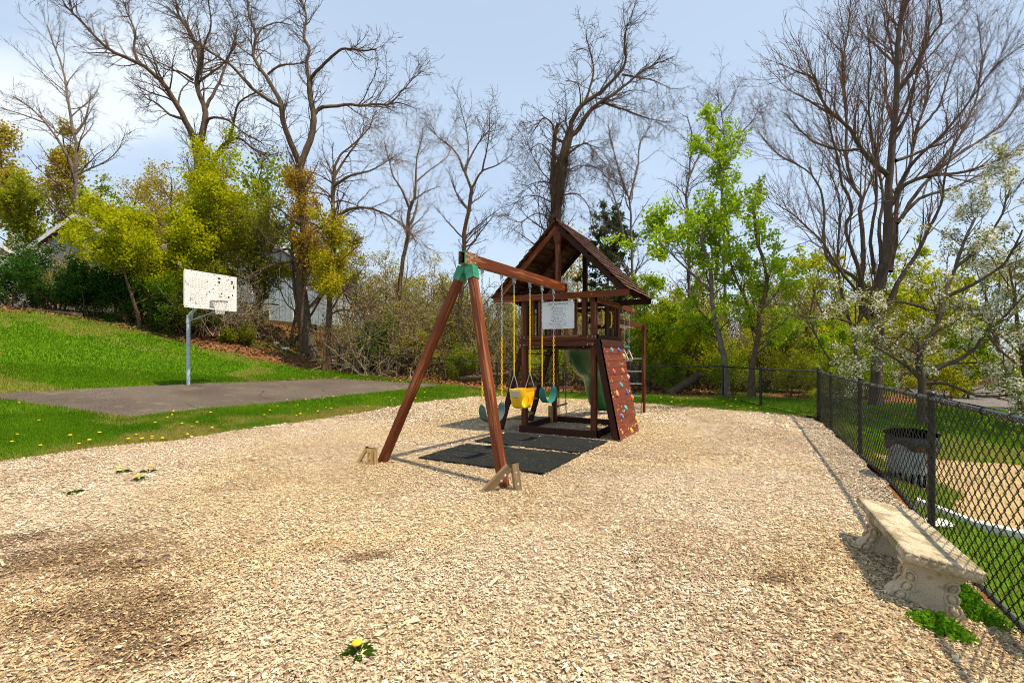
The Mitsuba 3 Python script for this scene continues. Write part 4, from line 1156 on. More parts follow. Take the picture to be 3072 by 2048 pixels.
def house(label, o, ang, wx, wy, wall_h, ridge_h, msid, wins, group=None, battens=True):
    """gabled house; the front (facing -y before turning by ang) carries the gable; wins: (x, z, w, h) on the front"""
    t = thing('house', label, 'house', group)
    ca, sa = math.cos(ang), math.sin(ang)
    ex = np.array([ca, sa, 0]); ey = np.array([-sa, ca, 0])
    P = lambda x, y, z: np.asarray(o) + ex * x + ey * y + ZU * z
    op = [sbox(x - w / 2, z - h / 2, x + w / 2, z + h / 2) for x, z, w, h in wins]
    front = Polygon([(-wx / 2, -1.5), (wx / 2, -1.5), (wx / 2, wall_h), (0, ridge_h), (-wx / 2, wall_h)])
    m = trimesh.creation.extrude_polygon(front.difference(shapely.union_all(op)) if op else front, .25, engine='earcut')
    m.apply_transform(frame(P(0, .25, 0), ex, ZU)); put('wall', m, msid, t)
    m = trimesh.creation.extrude_polygon(front, .2, engine='earcut'); m.apply_transform(frame(P(0, wy, 0), ex, ZU)); put('wall', m, msid, t)
    for s in (-1, 1):
        put('wall', boxm(P(s * (wx / 2 - .12), wy / 2 + .02, wall_h / 2 - .75), (.24, wy - .46, wall_h + 1.5), frame((0, 0, 0), ex, ey)), msid, t)
    if battens:
        mb = MB()
        for x in np.arange(-wx / 2 + .3, wx / 2, .45):
            zt = wall_h + (ridge_h - wall_h) * (1 - abs(x) / (wx / 2)) - .1
            segs = sbox(x - .025, -1.2, x + .025, zt)
            segs = segs.difference(shapely.union_all(op).buffer(.06)) if op else segs
            for g in getattr(segs, 'geoms', [segs]):
                if g.is_empty: continue
                a, b_, c_, d_ = g.bounds
                mb.tm(boxm(P(x, -.012, (b_ + d_) / 2), (.05, .03, d_ - b_), frame((0, 0, 0), ex, ey)))
        mb.put('siding_batten', msid, t, kind='stuff')
    L = math.hypot(wx / 2 + .5, (ridge_h - wall_h) * (wx / 2 + .5) / (wx / 2))
    for s in (-1, 1):
        dn = ex * s * (wx / 2) + ZU * (wall_h - ridge_h); dn /= np.linalg.norm(dn)
        nr = np.cross(ey, dn); nr = nr if nr[2] > 0 else -nr
        c = P(0, wy / 2, ridge_h) + dn * L / 2 + nr * .12
        rf = put('roof', boxm(c, (L, wy + .8, .12), frame((0, 0, 0), dn, ey)), 'roof_shingle', t)
        put('fascia', boxm(P(0, -.42, ridge_h) + dn * L / 2 + nr * .05, (L, .04, .26), frame((0, 0, 0), dn, ey)), 'white_paint', rf)
    for x, z, w, h in wins:
        mb = MB()
        for dx, dz, bw, bh in ((0, h / 2, w + .16, .09), (0, -h / 2, w + .16, .09), (-w / 2, 0, .09, h - .09), (w / 2, 0, .09, h - .09), (0, 0, .05, h - .09), (0, .0, w - .09, .04)):
            mb.tm(boxm(P(x + dx, .01 if bw > .06 and bh > .06 else .1, z + dz), (bw, .09, bh), frame((0, 0, 0), ex, ey)))
        wk = mb.put('window', 'white_paint', t)
        put('pane', boxm(P(x, .17, z), (w, .02, h), frame((0, 0, 0), ex, ey)), 'window_glass', wk)
    return t, P, ex, ey


house('grey house with a white edged gable showing above the dark shrubs at far left', (-29.3, 32.5, 3.6), -.12, 9.2, 9, 4.6, 7.3, 'siding_grey', [(0, 3.0, 1.1, 1.3)])
t, P, ex, ey = house('long low grey house wing with a brown roof at the left edge', (-39.0, 35.5, 3.6), math.pi / 2 - .5, 8.0, 11, 3.8, 6.6, 'siding_grey', [])
t, P, ex, ey = house('pale blue grey house with vertical siding and white windows behind the tree trunks', (-22.2, 39.5, 3.5), .06, 13.5, 8, 5.2, 8.2, 'siding', [(-4.9, 1.0, 2.1, 2.2), (-1.6, 1.1, 1.0, 1.7), (1.3, 3.8, 1.2, 1.3), (1.2, 1.0, 1.9, 1.7), (4.6, 1.2, 1.1, 1.5), (4.6, 3.9, 1.1, 1.2), (-3.0, 3.8, 1.1, 1.2)])
put('garage_door', boxm(P(-5.0, -.06, .85), (2.3, .05, 2.2), frame((0, 0, 0), ex, ey)), 'white_paint', t)
beam(P(-.2, -.4, 2.4), P(3.0, -.9, 2.2), .9, .08).put('porch_roof', 'roof_shingle', t)
t, P, ex, ey = house('small distant house with a grey railed deck seen between the swing legs', (-5.6, 50, 2.6), .2, 6.0, 6, 3.2, 5.0, 'siding_grey', [(1.5, 1.5, 1.0, 1.2)])
dk = put('deck', boxm(P(-1.2, -1.2, 1.1), (3.4, 2.4, .16), frame((0, 0, 0), ex, ey)), 'grey_wood', t)
for x in np.arange(-2.8, .5, .22): put('railing_bar', boxm(P(x, -2.35, 1.7), (.06, .06, .95), frame((0, 0, 0), ex, ey)), 'siding_grey', dk)
put('railing_top', boxm(P(-1.2, -2.35, 2.2), (3.5, .1, .07), frame((0, 0, 0), ex, ey)), 'siding_grey', dk)
for x in (-2.7, .3): put('deck_leg', boxm(P(x, -2.2, .0), (.12, .12, 2.0), frame((0, 0, 0), ex, ey)), 'grey_wood', dk)
# timbers: low retaining wall on the bank, plank at the top of the lawn, fallen logs
t = thing('retaining_wall', 'low dark timber retaining wall in front of the blue grey house', 'retaining wall')
for k in range(2): beam(on(-18.6, 33.5, .1 + .2 * k), on(-13.2, 32.2, .25 + .2 * k), .2, .19).put('timber', 'grey_wood', t)
t = thing('edging_plank', 'weathered timber edging at the top of the sloping lawn at far left', 'edging')
beam(on(-24.5, 20.6, .06), on(-19.6, 21.9, .06), .09, .22).put('plank', 'grey_wood', t)
# ------------------------------------------------------------------ trees and shrubs
LIMBS = {
 'A': [(0.36,0.24,[(np.float64(-11.06),np.float64(26.5),np.float64(1.46)),(np.float64(-11.42),np.float64(26.5),np.float64(3.44)),(np.float64(-11.66),np.float64(26.5),np.float64(5.61)),(np.float64(-11.47),np.float64(26.5),np.float64(7.78)),(np.float64(-11.59),np.float64(26.5),np.float64(9.94)),(np.float64(-11.71),np.float64(26.5),np.float64(11.99))]),
  (0.19,0.15,[(np.float64(-11.71),np.float64(26.5),np.float64(11.75)),(np.float64(-11.75),np.float64(26.43),np.float64(12.18)),(np.float64(-12.08),np.float64(26.27),np.float64(13.1)),(np.float64(-12.47),np.float64(26.03),np.float64(14.46)),(np.float64(-12.47),np.float64(25.94),np.float64(15.05))]),
  (0.12,0.05,[(np.float64(-12.43),np.float64(25.94),np.float64(15.0)),(np.float64(-13.66),np.float64(25.26),np.float64(15.64)),(np.float64(-14.46),np.float64(24.63),np.float64(16.52)),(np.float64(-15.3),np.float64(24.11),np.float64(16.95)),(np.float64(-15.86),np.float64(23.71),np.float64(17.31))]),
  (0.14,0.05,[(np.float64(-12.46),np.float64(25.94),np.float64(15.05)),(np.float64(-12.51),np.float64(25.96),np.float64(15.22)),(np.float64(-12.96),np.float64(26.05),np.float64(16.08)),(np.float64(-13.76),np.float64(26.19),np.float64(17.29)),(np.float64(-14.21),np.float64(26.26),np.float64(17.99)),(np.float64(-14.1),np.float64(26.36),np.float64(19.04)),(np.float64(-14.49),np.float64(26.48),np.float64(20.27)),(np.float64(-14.74),np.float64(26.63),np.float64(21.86))]),
  (0.07,0.02,[(np.float64(-14.09),np.float64(26.36),np.float64(19.03)),(np.float64(-13.91),np.float64(26.63),np.float64(19.79)),(np.float64(-13.18),np.float64(27.01),np.float64(20.38)),(np.float64(-12.57),np.float64(27.31),np.float64(20.43))]),
  (0.07,0.03,[(np.float64(-13.35),np.float64(26.19),np.float64(16.97)),(np.float64(-12.54),np.float64(25.86),np.float64(17.26)),(np.float64(-11.49),np.float64(25.5),np.float64(17.12)),(np.float64(-10.84),np.float64(25.26),np.float64(17.06))]),
  (0.2,0.15,[(np.float64(-11.71),np.float64(26.5),np.float64(11.99)),(np.float64(-11.63),np.float64(26.54),np.float64(12.39)),(np.float64(-11.2),np.float64(26.67),np.float64(13.69)),(np.float64(-11.07),np.float64(26.78),np.float64(14.82)),(np.float64(-11.39),np.float64(26.93),np.float64(16.4)),(np.float64(-11.42),np.float64(27.01),np.float64(17.19))]),
  (0.12,0.05,[(np.float64(-11.42),np.float64(27.01),np.float64(17.2)),(np.float64(-11.67),np.float64(27.19),np.float64(18.23)),(np.float64(-11.56),np.float64(27.35),np.float64(19.09)),(np.float64(-11.97),np.float64(27.49),np.float64(19.86)),(np.float64(-11.88),np.float64(27.69),np.float64(21.03)),(np.float64(-12.44),np.float64(27.99),np.float64(22.71))]),
  (0.11,0.04,[(np.float64(-11.34),np.float64(27.01),np.float64(17.2)),(np.float64(-11.13),np.float64(26.92),np.float64(17.39)),(np.float64(-10.26),np.float64(26.61),np.float64(17.96)),(np.float64(-9.37),np.float64(26.3),np.float64(18.42)),(np.float64(-8.07),np.float64(25.94),np.float64(18.11)),(np.float64(-7.28),np.float64(25.72),np.float64(18.05))]),
  (0.12,0.03,[(np.float64(-11.12),np.float64(26.78),np.float64(14.98)),(np.float64(-10.75),np.float64(27.01),np.float64(15.6)),(np.float64(-9.76),np.float64(27.4),np.float64(15.89)),(np.float64(-9.42),np.float64(27.54),np.float64(16.04)),(np.float64(-8.65),np.float64(27.83),np.float64(16.07)),(np.float64(-8.27),np.float64(27.98),np.float64(16.27)),(np.float64(-7.23),np.float64(28.35),np.float64(16.47)),(np.float64(-6.84),np.float64(28.56),np.float64(17.02)),(np.float64(-6.28),np.float64(28.86),np.float64(17.9)),(np.float64(-5.55),np.float64(29.23),np.float64(18.93))]),
  (0.05,0.02,[(np.float64(-7.14),np.float64(28.35),np.float64(16.47)),(np.float64(-6.81),np.float64(28.45),np.float64(16.61)),(np.float64(-5.73),np.float64(28.79),np.float64(16.38))]),
  (0.09,0.03,[(np.float64(-11.92),np.float64(26.5),np.float64(6.81)),(np.float64(-12.11),np.float64(26.43),np.float64(7.09)),(np.float64(-12.28),np.float64(26.34),np.float64(7.45)),(np.float64(-13.1),np.float64(26.15),np.float64(7.2)),(np.float64(-13.57),np.float64(26.0),np.float64(7.64)),(np.float64(-14.07),np.float64(25.85),np.float64(8.09)),(np.float64(-14.27),np.float64(25.74),np.float64(8.54))]),
  (0.11,0.03,[(np.float64(-11.71),np.float64(26.5),np.float64(7.17)),(np.float64(-10.82),np.float64(25.98),np.float64(6.29)),(np.float64(-9.84),np.float64(25.53),np.float64(5.83)),(np.float64(-9.09),np.float64(25.06),np.float64(5.07)),(np.float64(-8.31),np.float64(24.64),np.float64(4.57)),(np.float64(-7.45),np.float64(24.03),np.float64(3.6))]),
  (0.08,0.02,[(np.float64(-11.71),np.float64(26.5),np.float64(6.86)),(np.float64(-12.44),np.float64(26.01),np.float64(6.62)),(np.float64(-13.23),np.float64(25.44),np.float64(6.24)),(np.float64(-13.92),np.float64(24.81),np.float64(5.51)),(np.float64(-14.19),np.float64(24.54),np.float64(5.2))]),
  (0.14,0.06,[(np.float64(-11.54),np.float64(26.5),np.float64(1.7)),(np.float64(-11.95),np.float64(26.73),np.float64(3.99)),(np.float64(-12.17),np.float64(26.84),np.float64(5.1)),(np.float64(-12.39),np.float64(27.04),np.float64(7.21)),(np.float64(-12.59),np.float64(27.26),np.float64(9.44))])],
 'B': [(0.4,0.3,[(np.float64(-19.9),np.float64(31.0),np.float64(3.17)),(np.float64(-20.12),np.float64(31.0),np.float64(7.12)),(np.float64(-20.23),np.float64(31.0),np.float64(11.06)),(np.float64(-20.32),np.float64(31.0),np.float64(14.19)),(np.float64(-20.43),np.float64(31.0),np.float64(15.15))]),
  (0.24,0.05,[(np.float64(-20.43),np.float64(31.0),np.float64(15.15)),(np.float64(-20.55),np.float64(30.75),np.float64(15.81)),(np.float64(-20.91),np.float64(30.3),np.float64(16.92)),(np.float64(-21.28),np.float64(29.9),np.float64(17.83)),(np.float64(-21.67),np.float64(29.55),np.float64(18.56)),(np.float64(-22.43),np.float64(29.1),np.float64(19.21)),(np.float64(-22.94),np.float64(28.84),np.float64(19.41)),(np.float64(-23.83),np.float64(28.4),np.float64(19.67)),(np.float64(-24.32),np.float64(28.05),np.float64(20.14)),(np.float64(-24.76),np.float64(27.66),np.float64(20.75)),(np.float64(-25.38),np.float64(27.13),np.float64(21.48))]),
  (0.1,0.03,[(np.float64(-22.7),np.float64(29.1),np.float64(19.39)),(np.float64(-23.12),np.float64(29.28),np.float64(20.32)),(np.float64(-23.18),np.float64(29.48),np.float64(21.36)),(np.float64(-23.85),np.float64(29.74),np.float64(22.74)),(np.float64(-24.42),np.float64(29.99),np.float64(24.03))]),
  (0.24,0.06,[(np.float64(-20.43),np.float64(31.0),np.float64(15.15)),(np.float64(-20.25),np.float64(31.03),np.float64(15.36)),(np.float64(-20.03),np.float64(31.14),np.float64(16.47)),(np.float64(-20.01),np.float64(31.24),np.float64(17.59)),(np.float64(-20.35),np.float64(31.33),np.float64(18.41)),(np.float64(-20.71),np.float64(31.43),np.float64(19.44)),(np.float64(-20.59),np.float64(31.54),np.float64(20.68)),(np.float64(-20.75),np.float64(31.64),np.float64(21.72)),(np.float64(-21.32),np.float64(31.76),np.float64(22.88)),(np.float64(-22.21),np.float64(31.9),np.float64(24.27)),(np.float64(-22.48),np.float64(32.0),np.float64(25.33))]),
  (0.09,0.03,[(np.float64(-20.59),np.float64(31.54),np.float64(20.68)),(np.float64(-20.05),np.float64(31.15),np.float64(21.71)),(np.float64(-19.27),np.float64(30.7),np.float64(22.84)),(np.float64(-19.17),np.float64(30.23),np.float64(24.02)),(np.float64(-18.93),np.float64(30.0),np.float64(24.6))]),
  (0.13,0.03,[(np.float64(-20.05),np.float64(31.24),np.float64(17.54)),(np.float64(-19.96),np.float64(31.47),np.float64(18.19)),(np.float64(-19.65),np.float64(31.92),np.float64(19.42)),(np.float64(-19.52),np.float64(32.37),np.float64(20.78)),(np.float64(-19.25),np.float64(33.12),np.float64(23.07)),(np.float64(-19.28),np.float64(33.71),np.float64(25.02))]),
  (0.1,0.03,[(np.float64(-20.66),np.float64(31.43),np.float64(19.44)),(np.float64(-19.59),np.float64(31.2),np.float64(19.99)),(np.float64(-18.7),np.float64(31.01),np.float64(20.46)),(np.float64(-17.99),np.float64(30.79),np.float64(21.28))]),
  (0.1,0.02,[(np.float64(-20.91),np.float64(31.43),np.float64(19.64)),(np.float64(-21.57),np.float64(30.98),np.float64(19.96)),(np.float64(-22.18),np.float64(30.63),np.float64(19.89)),(np.float64(-22.47),np.float64(30.37),np.float64(20.16))]),
  (0.11,0.03,[(np.float64(-20.81),np.float64(30.3),np.float64(16.54)),(np.float64(-21.86),np.float64(30.57),np.float64(16.96)),(np.float64(-22.84),np.float64(30.88),np.float64(17.79)),(np.float64(-24.05),np.float64(31.2),np.float64(18.44))]),
  (0.2,0.14,[(np.float64(-19.66),np.float64(31.0),np.float64(13.03)),(np.float64(-19.18),np.float64(31.0),np.float64(14.38)),(np.float64(-18.69),np.float64(31.0),np.float64(15.15)),(np.float64(-18.31),np.float64(31.0),np.float64(15.44))]),
  (0.1,0.04,[(np.float64(-18.31),np.float64(31.0),np.float64(15.49)),(np.float64(-17.75),np.float64(31.21),np.float64(15.73)),(np.float64(-17.06),np.float64(31.54),np.float64(15.19)),(np.float64(-16.25),np.float64(31.87),np.float64(14.74))]),
  (0.11,0.04,[(np.float64(-18.31),np.float64(31.0),np.float64(15.44)),(np.float64(-17.87),np.float64(30.74),np.float64(16.57)),(np.float64(-17.45),np.float64(30.5),np.float64(17.59)),(np.float64(-16.58),np.float64(30.31),np.float64(18.06)),(np.float64(-15.74),np.float64(30.15),np.float64(18.25))]),
  (0.11,0.03,[(np.float64(-19.99),np.float64(31.14),np.float64(16.47)),(np.float64(-19.64),np.float64(30.98),np.float64(16.88)),(np.float64(-18.06),np.float64(30.57),np.float64(16.58)),(np.float64(-17.12),np.float64(30.27),np.float64(15.77)),(np.float64(-15.56),np.float64(29.8),np.float64(14.82))])],
 'C': [(0.24,0.04,[(np.float64(-29.74),np.float64(33.0),np.float64(6.59)),(np.float64(-29.85),np.float64(33.0),np.float64(9.99)),(np.float64(-30.15),np.float64(33.0),np.float64(13.77)),(np.float64(-30.1),np.float64(33.0),np.float64(16.84)),(np.float64(-30.46),np.float64(33.0),np.float64(17.56)),(np.float64(-30.46),np.float64(33.0),np.float64(18.69)),(np.float64(-30.67),np.float64(33.0),np.float64(19.71)),(np.float64(-30.82),np.float64(33.0),np.float64(20.74)),(np.float64(-31.18),np.float64(33.0),np.float64(21.97)),(np.float64(-31.69),np.float64(33.0),np.float64(23.1)),(np.float64(-32.0),np.float64(33.0),np.float64(24.22))]),
  (0.1,0.02,[(np.float64(-30.1),np.float64(33.0),np.float64(16.84)),(np.float64(-29.78),np.float64(33.27),np.float64(17.69)),(np.float64(-29.74),np.float64(33.69),np.float64(19.25)),(np.float64(-29.91),np.float64(34.0),np.float64(20.47))]),
  (0.13,0.03,[(np.float64(-30.15),np.float64(33.0),np.float64(13.87)),(np.float64(-30.31),np.float64(32.72),np.float64(15.09)),(np.float64(-30.75),np.float64(32.44),np.float64(16.18)),(np.float64(-31.28),np.float64(32.16),np.float64(17.15)),(np.float64(-31.99),np.float64(31.87),np.float64(18.0)),(np.float64(-32.87),np.float64(31.57),np.float64(18.64))]),
  (0.07,0.02,[(np.float64(-31.28),np.float64(32.16),np.float64(17.16)),(np.float64(-32.17),np.float64(31.46),np.float64(17.4)),(np.float64(-32.94),np.float64(30.81),np.float64(17.56)),(np.float64(-33.21),np.float64(30.54),np.float64(17.7))]),
  (0.08,0.02,[(np.float64(-30.15),np.float64(33.0),np.float64(13.97)),(np.float64(-29.13),np.float64(33.47),np.float64(14.77)),(np.float64(-28.53),np.float64(33.74),np.float64(15.3)),(np.float64(-27.97),np.float64(34.09),np.float64(16.28)),(np.float64(-27.82),np.float64(34.42),np.float64(17.5))])],
 'D1': [(0.17,0.12,[(np.float64(-7.2),np.float64(29.0),np.float64(1.71)),(np.float64(-7.14),np.float64(29.0),np.float64(2.55)),(np.float64(-6.88),np.float64(29.0),np.float64(4.66)),(np.float64(-6.62),np.float64(29.0),np.float64(7.3)),(np.float64(-6.31),np.float64(29.0),np.float64(8.98)),(np.float64(-6.22),np.float64(29.0),np.float64(10.51)),(np.float64(-6.01),np.float64(29.0),np.float64(10.93))]),
  (0.09,0.02,[(np.float64(-5.86),np.float64(29.0),np.float64(11.13)),(np.float64(-5.87),np.float64(29.23),np.float64(12.39)),(np.float64(-5.87),np.float64(29.49),np.float64(13.76)),(np.float64(-5.63),np.float64(29.69),np.float64(14.86)),(np.float64(-5.57),np.float64(29.86),np.float64(15.77))]),
  (0.09,0.02,[(np.float64(-6.22),np.float64(29.0),np.float64(10.5)),(np.float64(-6.67),np.float64(28.59),np.float64(11.62)),(np.float64(-7.05),np.float64(28.33),np.float64(12.23)),(np.float64(-7.22),np.float64(27.97),np.float64(13.23)),(np.float64(-7.41),np.float64(27.72),np.float64(13.9))]),
  (0.06,0.02,[(np.float64(-5.82),np.float64(29.23),np.float64(12.2)),(np.float64(-5.16),np.float64(29.61),np.float64(12.99)),(np.float64(-4.13),np.float64(30.15),np.float64(14.04)),(np.float64(-3.8),np.float64(30.48),np.float64(14.93))]),
  (0.06,0.02,[(np.float64(-6.13),np.float64(29.0),np.float64(10.86)),(np.float64(-5.17),np.float64(28.67),np.float64(11.38)),(np.float64(-4.24),np.float64(28.38),np.float64(11.63))])],
 'D2': [(0.16,0.12,[(np.float64(-3.09),np.float64(27.0),np.float64(2.0)),(np.float64(-2.9),np.float64(27.0),np.float64(4.7)),(np.float64(-2.75),np.float64(27.0),np.float64(6.91)),(np.float64(-2.69),np.float64(27.0),np.float64(8.48)),(np.float64(-2.44),np.float64(27.0),np.float64(9.89)),(np.float64(-2.27),np.float64(27.0),np.float64(10.98))]),
  (0.1,0.02,[(np.float64(-2.27),np.float64(27.0),np.float64(10.98)),(np.float64(-2.71),np.float64(27.22),np.float64(12.07)),(np.float64(-3.07),np.float64(27.4),np.float64(12.99)),(np.float64(-3.6),np.float64(27.55),np.float64(13.65)),(np.float64(-4.31),np.float64(27.72),np.float64(14.24)),(np.float64(-4.77),np.float64(27.85),np.float64(14.82))]),
  (0.08,0.02,[(np.float64(-2.27),np.float64(27.0),np.float64(10.98)),(np.float64(-2.18),np.float64(26.96),np.float64(11.14)),(np.float64(-1.67),np.float64(26.77),np.float64(11.9)),(np.float64(-0.83),np.float64(26.59),np.float64(12.16)),(np.float64(-0.01),np.float64(26.38),np.float64(12.65))]),
  (0.08,0.02,[(np.float64(-2.71),np.float64(27.22),np.float64(12.07)),(np.float64(-2.13),np.float64(27.36),np.float64(13.4)),(np.float64(-1.71),np.float64(27.43),np.float64(14.03)),(np.float64(-1.03),np.float64(27.54),np.float64(14.93))]),
  (0.06,0.02,[(np.float64(-1.67),np.float64(26.77),np.float64(11.9)),(np.float64(-1.3),np.float64(26.09),np.float64(13.26)),(np.float64(-1.21),np.float64(25.75),np.float64(13.91)),(np.float64(-1.19),np.float64(25.45),np.float64(14.48))]),
  (0.05,0.02,[(np.float64(-2.63),np.float64(27.22),np.float64(11.9)),(np.float64(-2.5),np.float64(27.65),np.float64(13.53)),(np.float64(-2.71),np.float64(28.03),np.float64(14.99)),(np.float64(-3.0),np.float64(28.32),np.float64(16.1))])],
 'D3': [(0.16,0.1,[(np.float64(-9.25),np.float64(24.0),np.float64(1.31)),(np.float64(-9.12),np.float64(24.0),np.float64(4.15)),(np.float64(-8.95),np.float64(24.0),np.float64(7.2)),(np.float64(-8.99),np.float64(24.0),np.float64(9.6)),(np.float64(-8.9),np.float64(24.0),np.float64(11.13))]),
  (0.07,0.02,[(np.float64(-8.9),np.float64(24.0),np.float64(11.02)),(np.float64(-8.65),np.float64(24.14),np.float64(11.73)),(np.float64(-8.25),np.float64(24.25),np.float64(12.11)),(np.float64(-7.28),np.float64(24.56),np.float64(13.36)),(np.float64(-7.06),np.float64(24.72),np.float64(14.22))]),
  (0.09,0.02,[(np.float64(-8.95),np.float64(24.0),np.float64(10.04)),(np.float64(-8.11),np.float64(23.72),np.float64(10.48)),(np.float64(-6.93),np.float64(23.39),np.float64(10.63)),(np.float64(-5.66),np.float64(22.97),np.float64(11.14))]),
  (0.1,0.02,[(np.float64(-8.95),np.float64(24.0),np.float64(8.51)),(np.float64(-7.88),np.float64(23.68),np.float64(8.89)),(np.float64(-6.71),np.float64(23.35),np.float64(8.75)),(np.float64(-5.1),np.float64(22.82),np.float64(7.76)),(np.float64(-4.42),np.float64(22.5),np.float64(6.85))]),
  (0.08,0.02,[(np.float64(-8.95),np.float64(24.0),np.float64(10.47)),(np.float64(-8.53),np.float64(24.31),np.float64(11.47)),(np.float64(-7.7),np.float64(24.85),np.float64(13.27)),(np.float64(-7.76),np.float64(25.05),np.float64(14.04))])],
 'E': [(0.42,0.3,[(np.float64(2.11),np.float64(27.0),np.float64(1.26)),(np.float64(2.21),np.float64(27.0),np.float64(5.93)),(np.float64(2.34),np.float64(27.0),np.float64(8.48)),(np.float64(2.51),np.float64(27.0),np.float64(9.89)),(np.float64(2.68),np.float64(27.0),np.float64(11.57)),(np.float64(3.01),np.float64(27.0),np.float64(13.25)),(np.float64(3.26),np.float64(27.0),np.float64(14.09))]),
  (0.2,0.04,[(np.float64(3.26),np.float64(27.0),np.float64(14.09)),(np.float64(3.34),np.float64(26.93),np.float64(14.72)),(np.float64(3.99),np.float64(26.81),np.float64(15.66)),(np.float64(4.97),np.float64(26.69),np.float64(16.27)),(np.float64(5.77),np.float64(26.57),np.float64(17.03)),(np.float64(6.25),np.float64(26.48),np.float64(17.71)),(np.float64(6.21),np.float64(26.33),np.float64(19.1)),(np.float64(6.36),np.float64(26.25),np.float64(19.78))]),
  (0.18,0.03,[(np.float64(3.35),np.float64(27.0),np.float64(14.0)),(np.float64(3.52),np.float64(27.04),np.float64(14.1)),(np.float64(4.41),np.float64(27.34),np.float64(15.52)),(np.float64(5.48),np.float64(27.59),np.float64(16.41)),(np.float64(6.75),np.float64(27.88),np.float64(17.44)),(np.float64(8.05),np.float64(28.18),np.float64(18.57)),(np.float64(9.26),np.float64(28.41),np.float64(19.15))]),
  (0.1,0.02,[(np.float64(5.22),np.float64(27.59),np.float64(16.16)),(np.float64(6.63),np.float64(28.12),np.float64(16.0)),(np.float64(8.29),np.float64(28.73),np.float64(15.77)),(np.float64(9.6),np.float64(29.17),np.float64(15.81))]),
  (0.1,0.03,[(np.float64(4.07),np.float64(26.81),np.float64(15.75)),(np.float64(4.61),np.float64(27.0),np.float64(17.69)),(np.float64(4.45),np.float64(27.1),np.float64(18.68)),(np.float64(4.22),np.float64(27.19),np.float64(19.66))]),
  (0.22,0.13,[(np.float64(2.26),np.float64(27.0),np.float64(10.73)),(np.float64(2.36),np.float64(27.21),np.float64(12.91)),(np.float64(2.46),np.float64(27.34),np.float64(14.24)),(np.float64(2.63),np.float64(27.4),np.float64(14.86))]),
  (0.1,0.03,[(np.float64(3.01),np.float64(27.0),np.float64(13.58)),(np.float64(2.5),np.float64(26.89),np.float64(13.78)),(np.float64(2.23),np.float64(26.71),np.float64(14.53)),(np.float64(1.81),np.float64(26.6),np.float64(14.81)),(np.float64(1.39),np.float64(26.47),np.float64(14.25))]),
  (0.08,0.02,[(np.float64(3.1),np.float64(27.0),np.float64(12.91)),(np.float64(4.11),np.float64(26.49),np.float64(13.36)),(np.float64(4.69),np.float64(26.08),np.float64(12.45)),(np.float64(5.05),np.float64(25.85),np.float64(11.95))]),
  (0.07,0.02,[(np.float64(2.51),np.float64(27.0),np.float64(11.23)),(np.float64(1.6),np.float64(27.28),np.float64(11.5)),(np.float64(0.85),np.float64(27.52),np.float64(11.33))]),
  (0.08,0.02,[(np.float64(6.1),np.float64(26.57),np.float64(17.19)),(np.float64(6.97),np.float64(26.74),np.float64(17.12)),(np.float64(7.94),np.float64(26.93),np.float64(17.06)),(np.float64(9.02),np.float64(27.15),np.float64(16.69))]),
  (0.07,0.02,[(np.float64(3.83),np.float64(26.81),np.float64(15.33)),(np.float64(3.62),np.float64(26.51),np.float64(16.66)),(np.float64(2.94),np.float64(26.37),np.float64(16.74))]),
  (0.06,0.015,[(np.float64(2.45),np.float64(27.0),np.float64(10.1)),(np.float64(1.59),np.float64(27.3),np.float64(10.64)),(np.float64(0.8),np.float64(27.53),np.float64(10.77)),(np.float64(0.1),np.float64(27.79),np.float64(10.34))]),
  (0.06,0.015,[(np.float64(2.55),np.float64(27.0),np.float64(11.08)),(np.float64(1.67),np.float64(26.64),np.float64(11.8)),(np.float64(1.05),np.float64(26.26),np.float64(12.73)),(np.float64(0.8),np.float64(26.02),np.float64(13.34))]),
  (0.06,0.015,[(np.float64(2.8),np.float64(27.0),np.float64(11.82)),(np.float64(3.84),np.float64(27.44),np.float64(12.48)),(np.float64(4.91),np.float64(27.83),np.float64(12.51)),(np.float64(5.9),np.float64(28.32),np.float64(11.8))]),
  (0.06,0.015,[(np.float64(2.65),np.float64(27.0),np.float64(10.59)),(np.float64(3.6),np.float64(26.59),np.float64(10.58)),(np.float64(4.15),np.float64(26.25),np.float64(9.86)),(np.float64(4.42),np.float64(25.73),np.float64(8.53))]),
  (0.06,0.015,[(np.float64(2.31),np.float64(27.0),np.float64(9.36)),(np.float64(1.32),np.float64(26.8),np.float64(9.55)),(np.float64(0.46),np.float64(26.6),np.float64(9.01)),(np.float64(-0.26),np.float64(26.44),np.float64(9.2))]),
  (0.06,0.015,[(np.float64(2.99),np.float64(27.0),np.float64(13.17)),(np.float64(4.19),np.float64(27.24),np.float64(13.64)),(np.float64(5.22),np.float64(27.46),np.float64(13.24)),(np.float64(5.9),np.float64(27.74),np.float64(12.09))]),
  (0.05,0.015,[(np.float64(2.33),np.float64(27.21),np.float64(12.89)),(np.float64(1.6),np.float64(27.52),np.float64(13.76)),(np.float64(1.16),np.float64(27.67),np.float64(13.58)),(np.float64(0.74),np.float64(27.99),np.float64(12.7))])],
 'F': [(0.16,0.04,[(np.float64(8.12),np.float64(32.0),np.float64(1.48)),(np.float64(8.0),np.float64(32.0),np.float64(8.43)),(np.float64(7.95),np.float64(32.0),np.float64(9.74)),(np.float64(7.85),np.float64(32.0),np.float64(12.11)),(np.float64(6.95),np.float64(32.0),np.float64(14.39)),(np.float64(6.65),np.float64(32.0),np.float64(15.89)),(np.float64(6.45),np.float64(32.0),np.float64(16.88))]),
